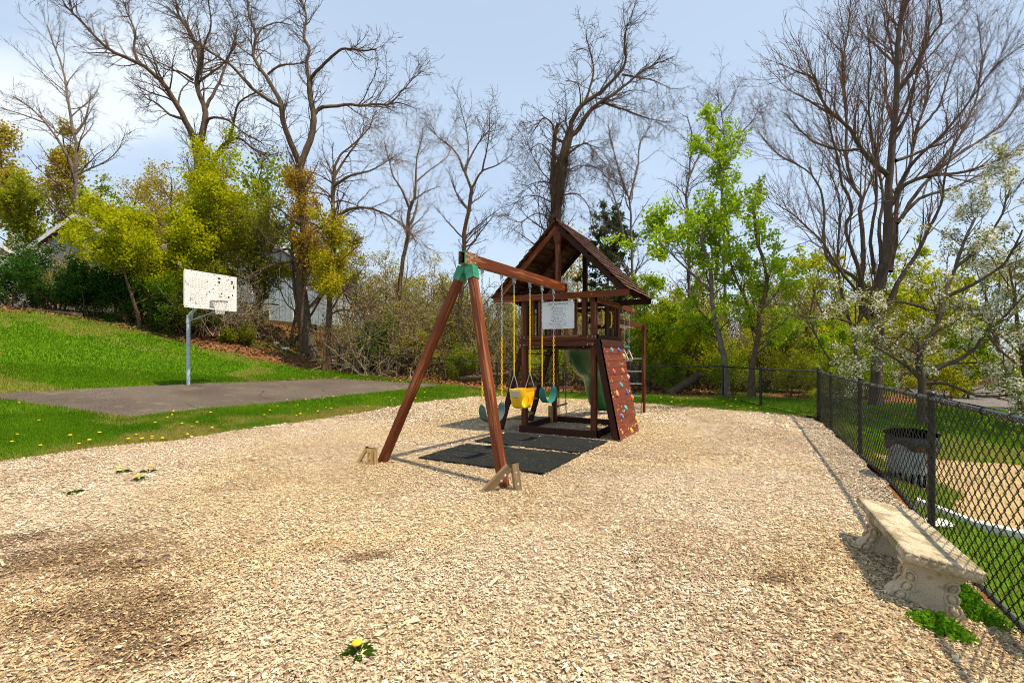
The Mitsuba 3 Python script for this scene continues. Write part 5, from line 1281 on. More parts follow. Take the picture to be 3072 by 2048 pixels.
  (0.1,0.02,[(np.float64(7.9),np.float64(32.0),np.float64(12.01)),(np.float64(7.96),np.float64(32.06),np.float64(12.33)),(np.float64(8.57),np.float64(32.49),np.float64(14.59)),(np.float64(8.75),np.float64(32.77),np.float64(16.13)),(np.float64(9.54),np.float64(33.03),np.float64(17.37)),(np.float64(9.69),np.float64(33.21),np.float64(18.38))]),
  (0.11,0.02,[(np.float64(7.55),np.float64(32.0),np.float64(9.03)),(np.float64(6.53),np.float64(30.96),np.float64(12.06)),(np.float64(6.0),np.float64(30.68),np.float64(12.72)),(np.float64(5.09),np.float64(30.39),np.float64(12.91))])],
 'G': [(0.17,0.04,[(np.float64(12.54),np.float64(34.0),np.float64(2.51)),(np.float64(12.49),np.float64(34.0),np.float64(10.25)),(np.float64(12.43),np.float64(34.0),np.float64(13.08)),(np.float64(12.64),np.float64(34.0),np.float64(14.66)),(np.float64(12.75),np.float64(34.0),np.float64(17.3)),(np.float64(12.43),np.float64(34.0),np.float64(18.57))]),
  (0.1,0.02,[(np.float64(12.54),np.float64(34.0),np.float64(14.13)),(np.float64(13.41),np.float64(34.35),np.float64(15.86)),(np.float64(14.74),np.float64(34.71),np.float64(17.41))]),
  (0.15,0.03,[(np.float64(15.18),np.float64(34.0),np.float64(2.51)),(np.float64(14.97),np.float64(34.0),np.float64(10.96)),(np.float64(14.86),np.float64(34.0),np.float64(15.93)),(np.float64(15.07),np.float64(34.0),np.float64(17.3)),(np.float64(14.86),np.float64(34.0),np.float64(18.89)),(np.float64(14.55),np.float64(34.0),np.float64(20.26))]),
  (0.09,0.02,[(np.float64(14.92),np.float64(34.0),np.float64(15.72)),(np.float64(15.67),np.float64(33.69),np.float64(16.84)),(np.float64(16.83),np.float64(33.3),np.float64(18.02)),(np.float64(17.13),np.float64(33.07),np.float64(18.93))]),
  (0.08,0.02,[(np.float64(14.97),np.float64(34.0),np.float64(17.3)),(np.float64(14.04),np.float64(34.56),np.float64(19.06)),(np.float64(13.9),np.float64(34.76),np.float64(19.81))]),
  (0.06,0.02,[(np.float64(14.88),np.float64(34.0),np.float64(18.78)),(np.float64(15.7),np.float64(34.22),np.float64(19.74)),(np.float64(15.98),np.float64(34.36),np.float64(20.45))])],
 'H': [(0.24,0.2,[(np.float64(11.75),np.float64(15.5),np.float64(-0.18)),(np.float64(11.81),np.float64(15.5),np.float64(0.98)),(np.float64(11.86),np.float64(15.5),np.float64(2.33)),(np.float64(11.81),np.float64(15.5),np.float64(3.58)),(np.float64(12.1),np.float64(15.5),np.float64(4.74)),(np.float64(12.19),np.float64(15.5),np.float64(5.94))]),
  (0.17,0.08,[(np.float64(12.19),np.float64(15.5),np.float64(5.94)),(np.float64(12.27),np.float64(15.57),np.float64(7.38)),(np.float64(12.42),np.float64(15.63),np.float64(8.62)),(np.float64(12.63),np.float64(15.71),np.float64(10.27)),(np.float64(12.68),np.float64(15.78),np.float64(11.62)),(np.float64(12.95),np.float64(15.86),np.float64(13.4)),(np.float64(13.07),np.float64(15.89),np.float64(14.02))]),
  (0.11,0.03,[(np.float64(12.18),np.float64(15.57),np.float64(7.53)),(np.float64(11.18),np.float64(15.34),np.float64(8.25)),(np.float64(10.75),np.float64(15.2),np.float64(8.8)),(np.float64(10.03),np.float64(15.03),np.float64(9.24)),(np.float64(9.56),np.float64(14.89),np.float64(9.73)),(np.float64(9.36),np.float64(14.79),np.float64(10.13)),(np.float64(8.68),np.float64(14.65),np.float64(10.33))]),
  (0.12,0.02,[(np.float64(11.57),np.float64(15.5),np.float64(2.81)),(np.float64(11.43),np.float64(15.58),np.float64(3.06)),(np.float64(11.6),np.float64(15.88),np.float64(4.32)),(np.float64(11.83),np.float64(16.12),np.float64(5.36)),(np.float64(12.09),np.float64(16.48),np.float64(6.98)),(np.float64(12.13),np.float64(16.49),np.float64(6.95)),(np.float64(11.87),np.float64(16.64),np.float64(7.51)),(np.float64(11.83),np.float64(16.94),np.float64(8.94)),(np.float64(12.03),np.float64(17.31),np.float64(10.71)),(np.float64(12.18),np.float64(17.61),np.float64(12.23)),(np.float64(12.56),np.float64(17.91),np.float64(13.8)),(np.float64(12.88),np.float64(18.2),np.float64(15.36))]),
  (0.09,0.02,[(np.float64(11.37),np.float64(15.5),np.float64(3.77)),(np.float64(10.57),np.float64(14.97),np.float64(5.1)),(np.float64(10.28),np.float64(14.67),np.float64(5.85)),(np.float64(10.35),np.float64(14.63),np.float64(5.9)),(np.float64(9.88),np.float64(14.28),np.float64(6.69)),(np.float64(9.47),np.float64(13.93),np.float64(7.43)),(np.float64(9.12),np.float64(13.67),np.float64(7.96)),(np.float64(8.68),np.float64(13.33),np.float64(8.63)),(np.float64(8.17),np.float64(12.97),np.float64(9.25))]),
  (0.08,0.015,[(np.float64(11.38),np.float64(15.58),np.float64(3.01)),(np.float64(10.96),np.float64(15.26),np.float64(3.74)),(np.float64(10.23),np.float64(14.95),np.float64(4.26)),(np.float64(9.58),np.float64(14.59),np.float64(4.92)),(np.float64(8.35),np.float64(14.05),np.float64(5.67)),(np.float64(7.55),np.float64(13.72),np.float64(6.0))]),
  (0.1,0.02,[(np.float64(11.16),np.float64(15.5),np.float64(-0.11)),(np.float64(11.37),np.float64(15.83),np.float64(0.96)),(np.float64(11.56),np.float64(16.23),np.float64(2.36)),(np.float64(11.49),np.float64(16.5),np.float64(3.29)),(np.float64(11.46),np.float64(16.83),np.float64(4.47)),(np.float64(11.91),np.float64(17.41),np.float64(6.73)),(np.float64(12.02),np.float64(17.61),np.float64(7.58)),(np.float64(11.74),np.float64(17.93),np.float64(8.8))]),
  (0.08,0.02,[(np.float64(12.47),np.float64(15.57),np.float64(7.96)),(np.float64(13.2),np.float64(15.75),np.float64(8.23)),(np.float64(13.76),np.float64(15.9),np.float64(8.49)),(np.float64(14.52),np.float64(16.08),np.float64(8.77)),(np.float64(15.48),np.float64(16.35),np.float64(9.55))]),
  (0.1,0.02,[(np.float64(12.63),np.float64(15.71),np.float64(10.26)),(np.float64(13.04),np.float64(15.51),np.float64(10.97)),(np.float64(13.41),np.float64(15.27),np.float64(11.87)),(np.float64(13.61),np.float64(15.17),np.float64(12.19)),(np.float64(13.25),np.float64(14.98),np.float64(12.94))]),
  (0.11,0.02,[(np.float64(12.27),np.float64(15.5),np.float64(6.49)),(np.float64(12.44),np.float64(15.24),np.float64(7.03)),(np.float64(13.01),np.float64(14.92),np.float64(7.24)),(np.float64(13.68),np.float64(14.54),np.float64(7.19)),(np.float64(14.17),np.float64(14.23),np.float64(7.33)),(np.float64(14.75),np.float64(13.8),np.float64(7.59)),(np.float64(14.99),np.float64(13.61),np.float64(7.68))]),
  (0.09,0.02,[(np.float64(12.46),np.float64(15.5),np.float64(5.91)),(np.float64(12.83),np.float64(15.6),np.float64(6.33)),(np.float64(13.42),np.float64(15.73),np.float64(6.8)),(np.float64(14.76),np.float64(15.96),np.float64(7.23)),(np.float64(15.78),np.float64(16.14),np.float64(7.74)),(np.float64(17.02),np.float64(16.36),np.float64(8.38))]),
  (0.11,0.02,[(np.float64(12.24),np.float64(15.5),np.float64(4.35)),(np.float64(12.6),np.float64(15.76),np.float64(5.28)),(np.float64(13.04),np.float64(16.22),np.float64(6.96)),(np.float64(13.79),np.float64(16.58),np.float64(8.27)),(np.float64(14.19),np.float64(16.87),np.float64(9.43)),(np.float64(14.9),np.float64(17.21),np.float64(10.76)),(np.float64(15.18),np.float64(17.47),np.float64(11.88)),(np.float64(14.87),np.float64(17.68),np.float64(12.66)),(np.float64(14.77),np.float64(17.96),np.float64(13.84))]),
  (0.09,0.015,[(np.float64(12.99),np.float64(16.22),np.float64(7.12)),(np.float64(13.27),np.float64(15.89),np.float64(7.99)),(np.float64(13.93),np.float64(15.47),np.float64(8.79)),(np.float64(14.44),np.float64(15.01),np.float64(9.74)),(np.float64(14.9),np.float64(14.55),np.float64(10.62)),(np.float64(15.28),np.float64(14.29),np.float64(10.91))]),
  (0.09,0.015,[(np.float64(12.55),np.float64(15.5),np.float64(6.01)),(np.float64(13.4),np.float64(15.69),np.float64(7.18)),(np.float64(15.12),np.float64(15.98),np.float64(8.52)),(np.float64(16.53),np.float64(16.18),np.float64(9.37)),(np.float64(17.22),np.float64(16.32),np.float64(10.19)),(np.float64(17.79),np.float64(16.47),np.float64(11.29))]),
  (0.11,0.02,[(np.float64(12.15),np.float64(15.5),np.float64(3.19)),(np.float64(12.3),np.float64(15.45),np.float64(3.67)),(np.float64(12.49),np.float64(15.39),np.float64(4.14)),(np.float64(12.9),np.float64(15.31),np.float64(4.79)),(np.float64(13.28),np.float64(15.2),np.float64(5.76)),(np.float64(13.58),np.float64(15.11),np.float64(6.54)),(np.float64(13.58),np.float64(15.04),np.float64(7.19)),(np.float64(13.86),np.float64(14.89),np.float64(8.52))]),
  (0.09,0.02,[(np.float64(11.62),np.float64(15.5),np.float64(3.77)),(np.float64(11.18),np.float64(15.83),np.float64(4.31)),(np.float64(10.73),np.float64(16.13),np.float64(4.76)),(np.float64(10.97),np.float64(16.83),np.float64(6.8)),(np.float64(10.77),np.float64(17.35),np.float64(8.3)),(np.float64(9.89),np.float64(17.81),np.float64(9.09)),(np.float64(9.41),np.float64(18.16),np.float64(10.03))]),
  (0.08,0.015,[(np.float64(12.0),np.float64(15.88),np.float64(4.32)),(np.float64(11.63),np.float64(15.52),np.float64(5.46)),(np.float64(11.53),np.float64(15.16),np.float64(6.53)),(np.float64(11.1),np.float64(14.66),np.float64(7.96)),(np.float64(10.59),np.float64(14.22),np.float64(9.1)),(np.float64(10.31),np.float64(13.78),np.float64(10.15)),(np.float64(9.86),np.float64(13.35),np.float64(11.13))]),
  (0.08,0.015,[(np.float64(11.95),np.float64(15.5),np.float64(4.64)),(np.float64(12.09),np.float64(15.75),np.float64(5.52)),(np.float64(12.5),np.float64(16.17),np.float64(7.1)),(np.float64(12.79),np.float64(16.75),np.float64(9.38)),(np.float64(13.45),np.float64(17.19),np.float64(11.18)),(np.float64(13.73),np.float64(17.63),np.float64(13.06)),(np.float64(14.3),np.float64(18.06),np.float64(15.03))]),
  (0.08,0.015,[(np.float64(12.47),np.float64(15.63),np.float64(8.86)),(np.float64(12.75),np.float64(15.51),np.float64(9.29)),(np.float64(12.84),np.float64(15.27),np.float64(10.31)),(np.float64(12.91),np.float64(15.01),np.float64(11.38)),(np.float64(12.98),np.float64(14.77),np.float64(12.32))]),
  (0.07,0.015,[(np.float64(10.17),np.float64(15.03),np.float64(9.15)),(np.float64(9.82),np.float64(15.07),np.float64(9.35)),(np.float64(9.26),np.float64(15.15),np.float64(9.77)),(np.float64(8.73),np.float64(15.21),np.float64(10.09))]),
  (0.07,0.015,[(np.float64(11.14),np.float64(15.34),np.float64(8.25)),(np.float64(10.39),np.float64(15.15),np.float64(8.12)),(np.float64(9.26),np.float64(14.85),np.float64(8.32)),(np.float64(8.27),np.float64(14.49),np.float64(8.97))]),
  (0.07,0.015,[(np.float64(12.97),np.float64(14.92),np.float64(7.19)),(np.float64(13.97),np.float64(15.26),np.float64(8.17)),(np.float64(15.22),np.float64(15.76),np.float64(9.9)),(np.float64(15.89),np.float64(16.2),np.float64(11.64)),(np.float64(16.16),np.float64(16.64),np.float64(13.46))]),
  (0.07,0.015,[(np.float64(14.19),np.float64(16.87),np.float64(9.43)),(np.float64(15.23),np.float64(17.1),np.float64(10.49)),(np.float64(15.88),np.float64(17.35),np.float64(11.91)),(np.float64(16.65),np.float64(17.59),np.float64(13.31))]),
  (0.07,0.015,[(np.float64(11.62),np.float64(15.5),np.float64(2.33)),(np.float64(10.36),np.float64(15.07),np.float64(2.78)),(np.float64(9.06),np.float64(14.64),np.float64(2.79)),(np.float64(8.16),np.float64(14.33),np.float64(2.9))]),
  (0.07,0.015,[(np.float64(11.57),np.float64(15.83),np.float64(1.55)),(np.float64(10.86),np.float64(16.1),np.float64(1.35)),(np.float64(10.48),np.float64(16.37),np.float64(2.11)),(np.float64(10.29),np.float64(16.63),np.float64(2.99))])],
 'I': [(0.17,0.06,[(np.float64(8.69),np.float64(19.5),np.float64(0.56)),(np.float64(8.69),np.float64(19.5),np.float64(1.12)),(np.float64(8.64),np.float64(19.5),np.float64(1.68)),(np.float64(8.41),np.float64(19.5),np.float64(2.48)),(np.float64(8.22),np.float64(19.5),np.float64(3.23)),(np.float64(8.13),np.float64(19.5),np.float64(4.35)),(np.float64(8.04),np.float64(19.5),np.float64(5.28)),(np.float64(7.75),np.float64(19.5),np.float64(6.12)),(np.float64(7.71),np.float64(19.5),np.float64(7.06))]),
  (0.07,0.02,[(np.float64(8.11),np.float64(19.5),np.float64(4.25)),(np.float64(7.32),np.float64(19.23),np.float64(4.82)),(np.float64(6.59),np.float64(18.96),np.float64(5.37)),(np.float64(5.61),np.float64(18.58),np.float64(6.14))]),
  (0.08,0.02,[(np.float64(8.27),np.float64(19.5),np.float64(4.72)),(np.float64(8.48),np.float64(19.67),np.float64(5.6)),(np.float64(8.62),np.float64(19.88),np.float64(6.69)),(np.float64(8.91),np.float64(20.25),np.float64(8.73)),(np.float64(8.86),np.float64(20.56),np.float64(10.43))])],
 'I2': [(0.14,0.05,[(np.float64(9.24),np.float64(18.5),np.float64(0.62)),(np.float64(9.26),np.float64(18.5),np.float64(1.02)),(np.float64(9.44),np.float64(18.5),np.float64(2.08)),(np.float64(9.57),np.float64(18.5),np.float64(2.57)),(np.float64(9.53),np.float64(18.5),np.float64(3.32)),(np.float64(9.71),np.float64(18.5),np.float64(3.77)),(np.float64(9.84),np.float64(18.5),np.float64(4.88)),(np.float64(9.62),np.float64(18.5),np.float64(5.54)),(np.float64(9.44),np.float64(18.5),np.float64(6.34)),(np.float64(9.35),np.float64(18.5),np.float64(7.23))]),
  (0.09,0.03,[(np.float64(9.53),np.float64(18.5),np.float64(2.44)),(np.float64(9.46),np.float64(18.53),np.float64(2.48)),(np.float64(9.3),np.float64(18.84),np.float64(3.49)),(np.float64(9.16),np.float64(19.02),np.float64(4.1)),(np.float64(8.86),np.float64(19.37),np.float64(5.26)),(np.float64(8.9),np.float64(19.66),np.float64(6.35)),(np.float64(8.86),np.float64(19.88),np.float64(7.16))])],
 'J': [(0.12,0.07,[(np.float64(10.45),np.float64(12.2),np.float64(-0.31)),(np.float64(10.43),np.float64(12.2),np.float64(0.29)),(np.float64(10.43),np.float64(12.2),np.float64(1.05)),(np.float64(10.39),np.float64(12.2),np.float64(1.81)),(np.float64(10.7),np.float64(12.2),np.float64(2.19)),(np.float64(10.92),np.float64(12.2),np.float64(2.72))]),
  (0.07,0.03,[(np.float64(10.92),np.float64(12.2),np.float64(2.72)),(np.float64(11.19),np.float64(12.33),np.float64(3.34)),(np.float64(11.53),np.float64(12.45),np.float64(3.94)),(np.float64(11.85),np.float64(12.57),np.float64(4.59)),(np.float64(12.3),np.float64(12.72),np.float64(5.29))]),
  (0.07,0.02,[(np.float64(10.45),np.float64(12.2),np.float64(1.09)),(np.float64(10.89),np.float64(12.07),np.float64(1.4)),(np.float64(11.36),np.float64(11.94),np.float64(1.66)),(np.float64(11.7),np.float64(11.79),np.float64(2.21)),(np.float64(12.01),np.float64(11.67),np.float64(2.6)),(np.float64(12.32),np.float64(11.52),np.float64(3.09))]),
  (0.06,0.02,[(np.float64(10.43),np.float64(12.2),np.float64(1.81)),(np.float64(10.2),np.float64(12.38),np.float64(2.27)),(np.float64(9.99),np.float64(12.51),np.float64(1.97)),(np.float64(9.77),np.float64(12.62),np.float64(1.74))]),
  (0.06,0.02,[(np.float64(10.45),np.float64(12.2),np.float64(0.94)),(np.float64(10.85),np.float64(11.99),np.float64(0.95)),(np.float64(11.32),np.float64(11.71),np.float64(0.68)),(np.float64(12.05),np.float64(11.27),np.float64(0.75))]),
  (0.06,0.02,[(np.float64(10.92),np.float64(12.2),np.float64(2.64)),(np.float64(10.56),np.float64(12.3),np.float64(2.88)),(np.float64(9.95),np.float64(12.45),np.float64(3.05)),(np.float64(9.22),np.float64(12.62),np.float64(2.83))]),
  (0.06,0.02,[(np.float64(11.16),np.float64(12.33),np.float64(3.15)),(np.float64(11.68),np.float64(12.08),np.float64(3.46)),(np.float64(12.15),np.float64(11.8),np.float64(3.93)),(np.float64(12.28),np.float64(11.52),np.float64(4.67))]),
  (0.06,0.02,[(np.float64(10.43),np.float64(12.2),np.float64(1.13)),(np.float64(9.62),np.float64(12.04),np.float64(1.58)),(np.float64(8.91),np.float64(11.89),np.float64(1.95))]),
  (0.05,0.02,[(np.float64(11.69),np.float64(11.79),np.float64(2.21)),(np.float64(11.78),np.float64(11.58),np.float64(1.8)),(np.float64(11.96),np.float64(11.35),np.float64(1.45))]),
  (0.05,0.02,[(np.float64(11.54),np.float64(12.45),np.float64(3.94)),(np.float64(12.19),np.float64(12.52),np.float64(4.42)),(np.float64(12.82),np.float64(12.61),np.float64(5.19)),(np.float64(13.24),np.float64(12.71),np.float64(6.16))])],
}



def resample(p, n, wig, r):
    p = np.asarray(p, float)
    s = np.r_[0, np.cumsum(np.linalg.norm(np.diff(p, axis=0), axis=1))]
    k = np.linspace(0, s[-1], n)
    q = np.stack([np.interp(k, s, p[:, i]) for i in range(3)], 1) * .45 + CubicSpline(s, p, bc_type='natural')(k) * .55
    w = r.normal(0, wig * s[-1] / n, (n, 3)); w[0] = w[-1] = 0
    return q + w


def grow(P, R, dens, ratio, ang, wig, up, n, r, tmin=.2, rr=.55, rmin=.006, lmax=9, lmin=.15, taper=.75, dmin=0, tpow=.85):
    B, m = P.shape[:2]
    L = np.linalg.norm(np.diff(P, axis=1), axis=2).sum(1)
    cnt = np.floor(L * dens + r.random(B)).astype(int) + dmin
    ix = np.repeat(np.arange(B), cnt)
    if len(ix) == 0: return np.zeros((0, n, 3)), np.zeros((0, n))
    t = tmin + (1 - tmin) * r.random(len(ix)) ** tpow
    f = t * (m - 1); i = np.minimum(f.astype(int), m - 2); f = (f - i)[:, None]
    p = P[ix, i] * (1 - f) + P[ix, i + 1] * f
    d = P[ix, i + 1] - P[ix, i]; d /= np.linalg.norm(d, axis=1, keepdims=True) + 1e-9
    rad = R[ix, i] * (1 - f[:, 0]) + R[ix, i + 1] * f[:, 0]
    v = r.normal(0, 1, d.shape); v -= d * (v * d).sum(1, keepdims=True); v /= np.linalg.norm(v, axis=1, keepdims=True)
    a = np.abs(r.normal(ang, .22, len(ix)))[:, None]
    d = d * np.cos(a) + v * np.sin(a)
    ln = np.clip(L[ix] * ratio * (1.15 - .65 * t) * r.uniform(.55, 1.25, len(ix)), lmin, lmax)
    out = [p]
    for k in range(n - 1):
        d = d + r.normal(0, wig, d.shape) + np.array([0, 0, up]); d /= np.linalg.norm(d, axis=1, keepdims=True)
        p = p + d * (ln / (n - 1))[:, None]; out.append(p)
    r0 = np.maximum(np.minimum(rad * rr, .018 * ln + .004), rmin)
    return np.stack(out, 1), np.maximum(r0[:, None] * (1 - taper * np.linspace(0, 1, n)), rmin * .75)


def leaves(P, n, size, cols, r, jit=.12, up=.4, spread=1.0, tmin=.25, clump=1):
    """n leaves on the twigs P: little four cornered faces, coloured one by one"""
    ix = r.integers(0, len(P), max(1, n // clump)); ix = np.repeat(ix, clump); n = len(ix)
    m = P.shape[1]
    t = (tmin + (1 - tmin) * np.repeat(r.random(n // clump), clump)) * (m - 1); i = np.minimum(t.astype(int), m - 2); f = (t - i)[:, None]
    o = P[ix, i] * (1 - f) + P[ix, i + 1] * f + r.normal(0, jit, (n, 3))
    d = r.normal(0, 1, (n, 3)); d[:, 2] -= .35; d /= np.linalg.norm(d, axis=1, keepdims=True)
    e = r.normal(0, 1, (n, 3)) * [1, 1, up]; e -= d * (e * d).sum(1, keepdims=True); e /= np.linalg.norm(e, axis=1, keepdims=True)
    s = (size * r.uniform(.55, 1.25, n))[:, None]
    nn = np.cross(d, e)
    V = np.stack([o - d * s * .5, o + e * s * .34 + nn * s * .08, o + d * s * .6, o - e * s * .34 + nn * s * .08], 1).reshape(-1, 3)
    k = np.arange(n)[:, None] * 4
    tone = np.clip(np.repeat(meshkit.fbm(o[::clump] * .8, 2, int(size * 1000)), clump) * .9 + r.normal(.05, .26, n), 0, 1)
    C = np.array(cols[0]) * (1 - tone[:, None]) + np.array(cols[1]) * tone[:, None]
    return V, np.vstack([np.hstack([k, k + 1, k + 2]), np.hstack([k, k + 2, k + 3])]), np.repeat(C, 4, 0)


def wood(name, parent, parts, bsdf):
    V, F, n = [], [], 0
    for P, R, s in parts:
        if len(P) == 0: continue
        v, f = tubes(P, R, s); V.append(v); F.append(f + n); n += len(v)
    return put(name, trimesh.Trimesh(np.vstack(V), np.vstack(F), process=False), bsdf, parent, True)


def foliage(name, parent, parts, bsdf='leaf', label=None):
    v, f, c = join(parts)
    return put(name, (v, f), bsdf, parent, False, color=c, label=label)


def proto(name, parts):
    """a hidden prototype: name -> shape dict of each part"""
    scene[name] = {'type': 'shapegroup', **parts}


def wood_d(parts, bsdf):
    V, F, n = [], [], 0
    for P, R, s in parts:
        if len(P) == 0: continue
        v, f = tubes(P, R, s); V.append(v); F.append(f + n); n += len(v)
    return mikit.ply(trimesh.Trimesh(np.vstack(V), np.vstack(F), process=False), 'mat_' + bsdf, smooth=True)


def leaf_d(parts, bsdf='leaf'):
    v, f, c = join(parts)
    return mikit.ply((v, f), 'mat_' + bsdf, color=c)


def place(name, label, cat, group, pr_, x, y, s=1.0, rz=0.0, sz=None, kind=None, key=None, dz=0.0):
    k = key or thing(name, label, cat, group, kind)
    scene[k] = {'type': 'instance', 'shapes': {'type': 'ref', 'id': pr_}, 'to_world': T4().translate(list(map(float, on(x, y, dz)))).rotate([0, 0, 1], rz).scale([s, s, sz or s])}
    return k


# real limbs of the tall trees: (root radius, tip radius, points in metres)
def limb_tree(key, label, cat='tree', bk='bark_dark', tw='twig', seed=1, n=18, dens=(1.0, 1.4, 2.2), ratio=(.30, .42, .45), ang=(.75, .7, .7), wig=(.16, .2, .22), up=(.05, .04, .02), rmin=.008, ridges=.10, lv=3, group=None, thing_name='bare_tree', lmax=(3.2, 1.5, .8), lmin=(1.3, .7, .35), rscale=.88):
    r = rs(seed)
    t = thing(thing_name, label, cat, group)
    P, R = [], []
    for k, (r0, r1, pts) in enumerate(LIMBS[key]):
        pts = [tuple(p) for p in pts]
        if k == 0 or (key in ('A', 'H', 'I2') and pts[0][2] < ground(pts[0][0], pts[0][1]) + .6 and key != 'I2'):
            x, y, z = pts[0]; pts = [(x + .02, y, float(ground(x, y)) - .2)] + pts if z > ground(x, y) + .1 else [(x, y, float(ground(x, y)) - .2)] + pts[1:]
        q = resample(pts, n, .035, r)
        rad = (r0 + (r1 - r0) * np.linspace(0, 1, n) ** .8) * rscale
        if k == 0: rad = rad * (1 + .55 * np.exp(-np.linspace(0, 1, n) * 14))
        P.append(q); R.append(rad)
    P, R = np.array(P), np.array(R)
    s = 12
    v, f = tubes(P, R, s)
    # fluted bark
    cen = np.repeat(P.reshape(-1, 3), s, 0); a = np.tile(np.arange(s), len(cen) // s)
    v = cen + (v - cen) * (1 + ridges * (meshkit.fbm(np.stack([a * 1.7, cen[:, 2] * 1.1, cen[:, 0]], 1), 2, seed) - .5) * 2)[:, None]
    put('trunk', trimesh.Trimesh(v, f, process=False), bk, t, True)
    l1 = grow(P, R, dens[0], ratio[0], ang[0], wig[0], up[0], 7, r, .22, .5, rmin * 1.5, lmax[0], lmin[0])
    l2 = grow(*l1, dens[1], ratio[1], ang[1], wig[1], up[1], 5, r, .15, .6, rmin, lmax[1], lmin[1])
    tips = grow(P[1:, n // 2:], R[1:, n // 2:], dens[1] * 1.5, .2, .55, wig[1], up[1], 6, r, .2, .5, rmin, lmax[0], lmin[0])
    parts = [(*l1, 5), (*l2, 3), (*tips, 3)]
    l3 = None
    if lv > 2:
        t2 = grow(*tips, dens[1], .45, ang[1], wig[1], up[1], 5, r, .1, .6, rmin, lmax[1], lmin[1])
        b = np.concatenate([l2[0], t2[0]]); c = np.concatenate([l2[1], t2[1]])
        parts += [(*t2, 3)]
        l3 = grow(b, c, dens[2], ratio[2], ang[2], wig[2], up[2], 4, r, .15, .7, rmin, lmax[2], lmin[2])
        l3b = grow(l1[0], l1[1], dens[2] * .7, .2, .8, wig[2], up[2], 4, r, .3, .3, rmin, lmax[2])
        parts += [(*l3, 3), (*l3b, 3)]
    wood('crown', t, parts, tw)
    return t, P, R, l1, l2, l3


TA = limb_tree('A', 'tall bare tree with a forked trunk rising from leaf litter behind the court', bk='bark_dark', seed=11, dens=(1.9, 2.4, 3.0), n=20, ratio=(.36,.45,.5), rmin=.009)
TB = limb_tree('B', 'tallest bare tree at upper left, long limbs reaching left above the yellow green maples', seed=12, dens=(2.4, 2.8, 3.2), rmin=.011, n=20, ratio=(.34, .45, .45), lmax=(3.2, 1.6, .8))
TC = limb_tree('C', 'slender bare tree with thin drooping twigs near the left edge', bk='bark_grey', seed=13, dens=(1.6, 2.2, 2.6), ratio=(.4, .45, .5), rmin=.008, n=18)
limb_tree('D1', 'slim bare sapling, left of the two standing between the tall tree and the swing A-frame', bk='bark_brown', tw='twig_tan', seed=14, dens=(2.2, 2.6, 2.8), lmax=(2.6, 1.1, .6), ratio=(.4, .42, .45))
limb_tree('D2', 'slim bare tree rising just behind the top of the swing A-frame', bk='bark_brown', tw='twig', seed=15, dens=(2.2, 2.6, 2.8), lmax=(2.6, 1.1, .6), ratio=(.4, .42, .45))
TD3 = limb_tree('D3', 'bare arching tree with drooping reddish twigs right beside the tall forked tree', bk='bark_brown', tw='twig_red', seed=16, dens=(3.0, 2.8, 2.6), lmax=(3.0, 1.4, .7), up=(-.06, -.06, -.04))
TE = limb_tree('E', 'leaning bare tree wrapped in hanging vines directly behind the tower roof', bk='bark_brown', tw='twig', seed=17, dens=(2.6, 2.6, 3.0), up=(.03, .0, -.01), n=22, ridges=.3, lmax=(2.6, 1.4, .8), rmin=.009, rscale=.78)
limb_tree('F', 'thin forked bare tree right of the vine covered one', bk='bark_grey', seed=18, dens=(2.4, 2.6, 2.6), lmax=(2.6, 1.2, .6))
limb_tree('G', 'pair of bare crowned stems behind the bright green sapling', bk='bark_grey', seed=19, dens=(2.4, 2.6, 2.6), lmax=(2.6, 1.2, .7))
TH_ = limb_tree('H', 'large multi-stemmed bare tree fanning upward beyond the fence at right', bk='bark_right', tw='twig_red', seed=20, dens=(2.9, 2.4, 2.2), ratio=(.42, .45, .45), ang=(.38, .45, .5), up=(.10, .06, .03), n=22, rmin=.0052, lmin=(1.4, .65, .28), lmax=(3.0, 1.3, .55), rscale=.72, wig=(.10, .14, .18))
# vines hanging on the leaning tree
r = rs(77)
_, P, R, l1, l2, l3 = TE
vp = []
for k in range(170):
    b = r.integers(0, len(P)); i = r.integers(2, P.shape[1]); q = P[b, i] + r.normal(0, .2, 3)
    ln = r.uniform(.4, 1.0 + 1.6 * (i < 9)); m = 8
    s = np.linspace(0, 1, m)[:, None]
    w = np.cumsum(r.normal(0, .09, (m, 3)), 0); w[:, 2] *= .3
    vp.append(q + w - ZU * ln * s)
trunk = P[0]
for k in range(60):
    a0 = r.uniform(0, 6.28); pts = []
    for i in range(8):
        f = i / 7; c = trunk[np.minimum(int(f * (len(trunk) - 1) * .95), len(trunk) - 1)]
        rad = .38 - .14 * f + r.normal(0, .12)
        a = a0 + r.normal(0, .5)
        pts.append(c + [rad * math.cos(a), rad * math.sin(a), 0])
    vp.append(np.array(pts))
vp = np.array(vp)
v1 = grow(vp, np.full(vp.shape[:2], .016), 1.6, .25, 1.0, .3, -.04, 4, r, .1, .6, .009, .8)
wood('vine', 'bare_tree_006', [(vp, np.full(vp.shape[:2], .013), 4), (*v1, 3)], 'bark_brown')
# hanging vines in the tall forked tree too
_, P, R, l1, l2, l3 = TA
vp = []
for k in range(60):
    b = r.integers(1, 12); i = r.integers(2, P.shape[1]); q = P[b, i]
    s = np.linspace(0, 1, 6)[:, None]; w = np.cumsum(r.normal(0, .05, (6, 3)), 0)
    vp.append(q + w - ZU * r.uniform(.5, 2.2) * s)
vp = np.array(vp); wood('vine', 'bare_tree', [(vp, np.full(vp.shape[:2], .012), 3)], 'bark_brown')


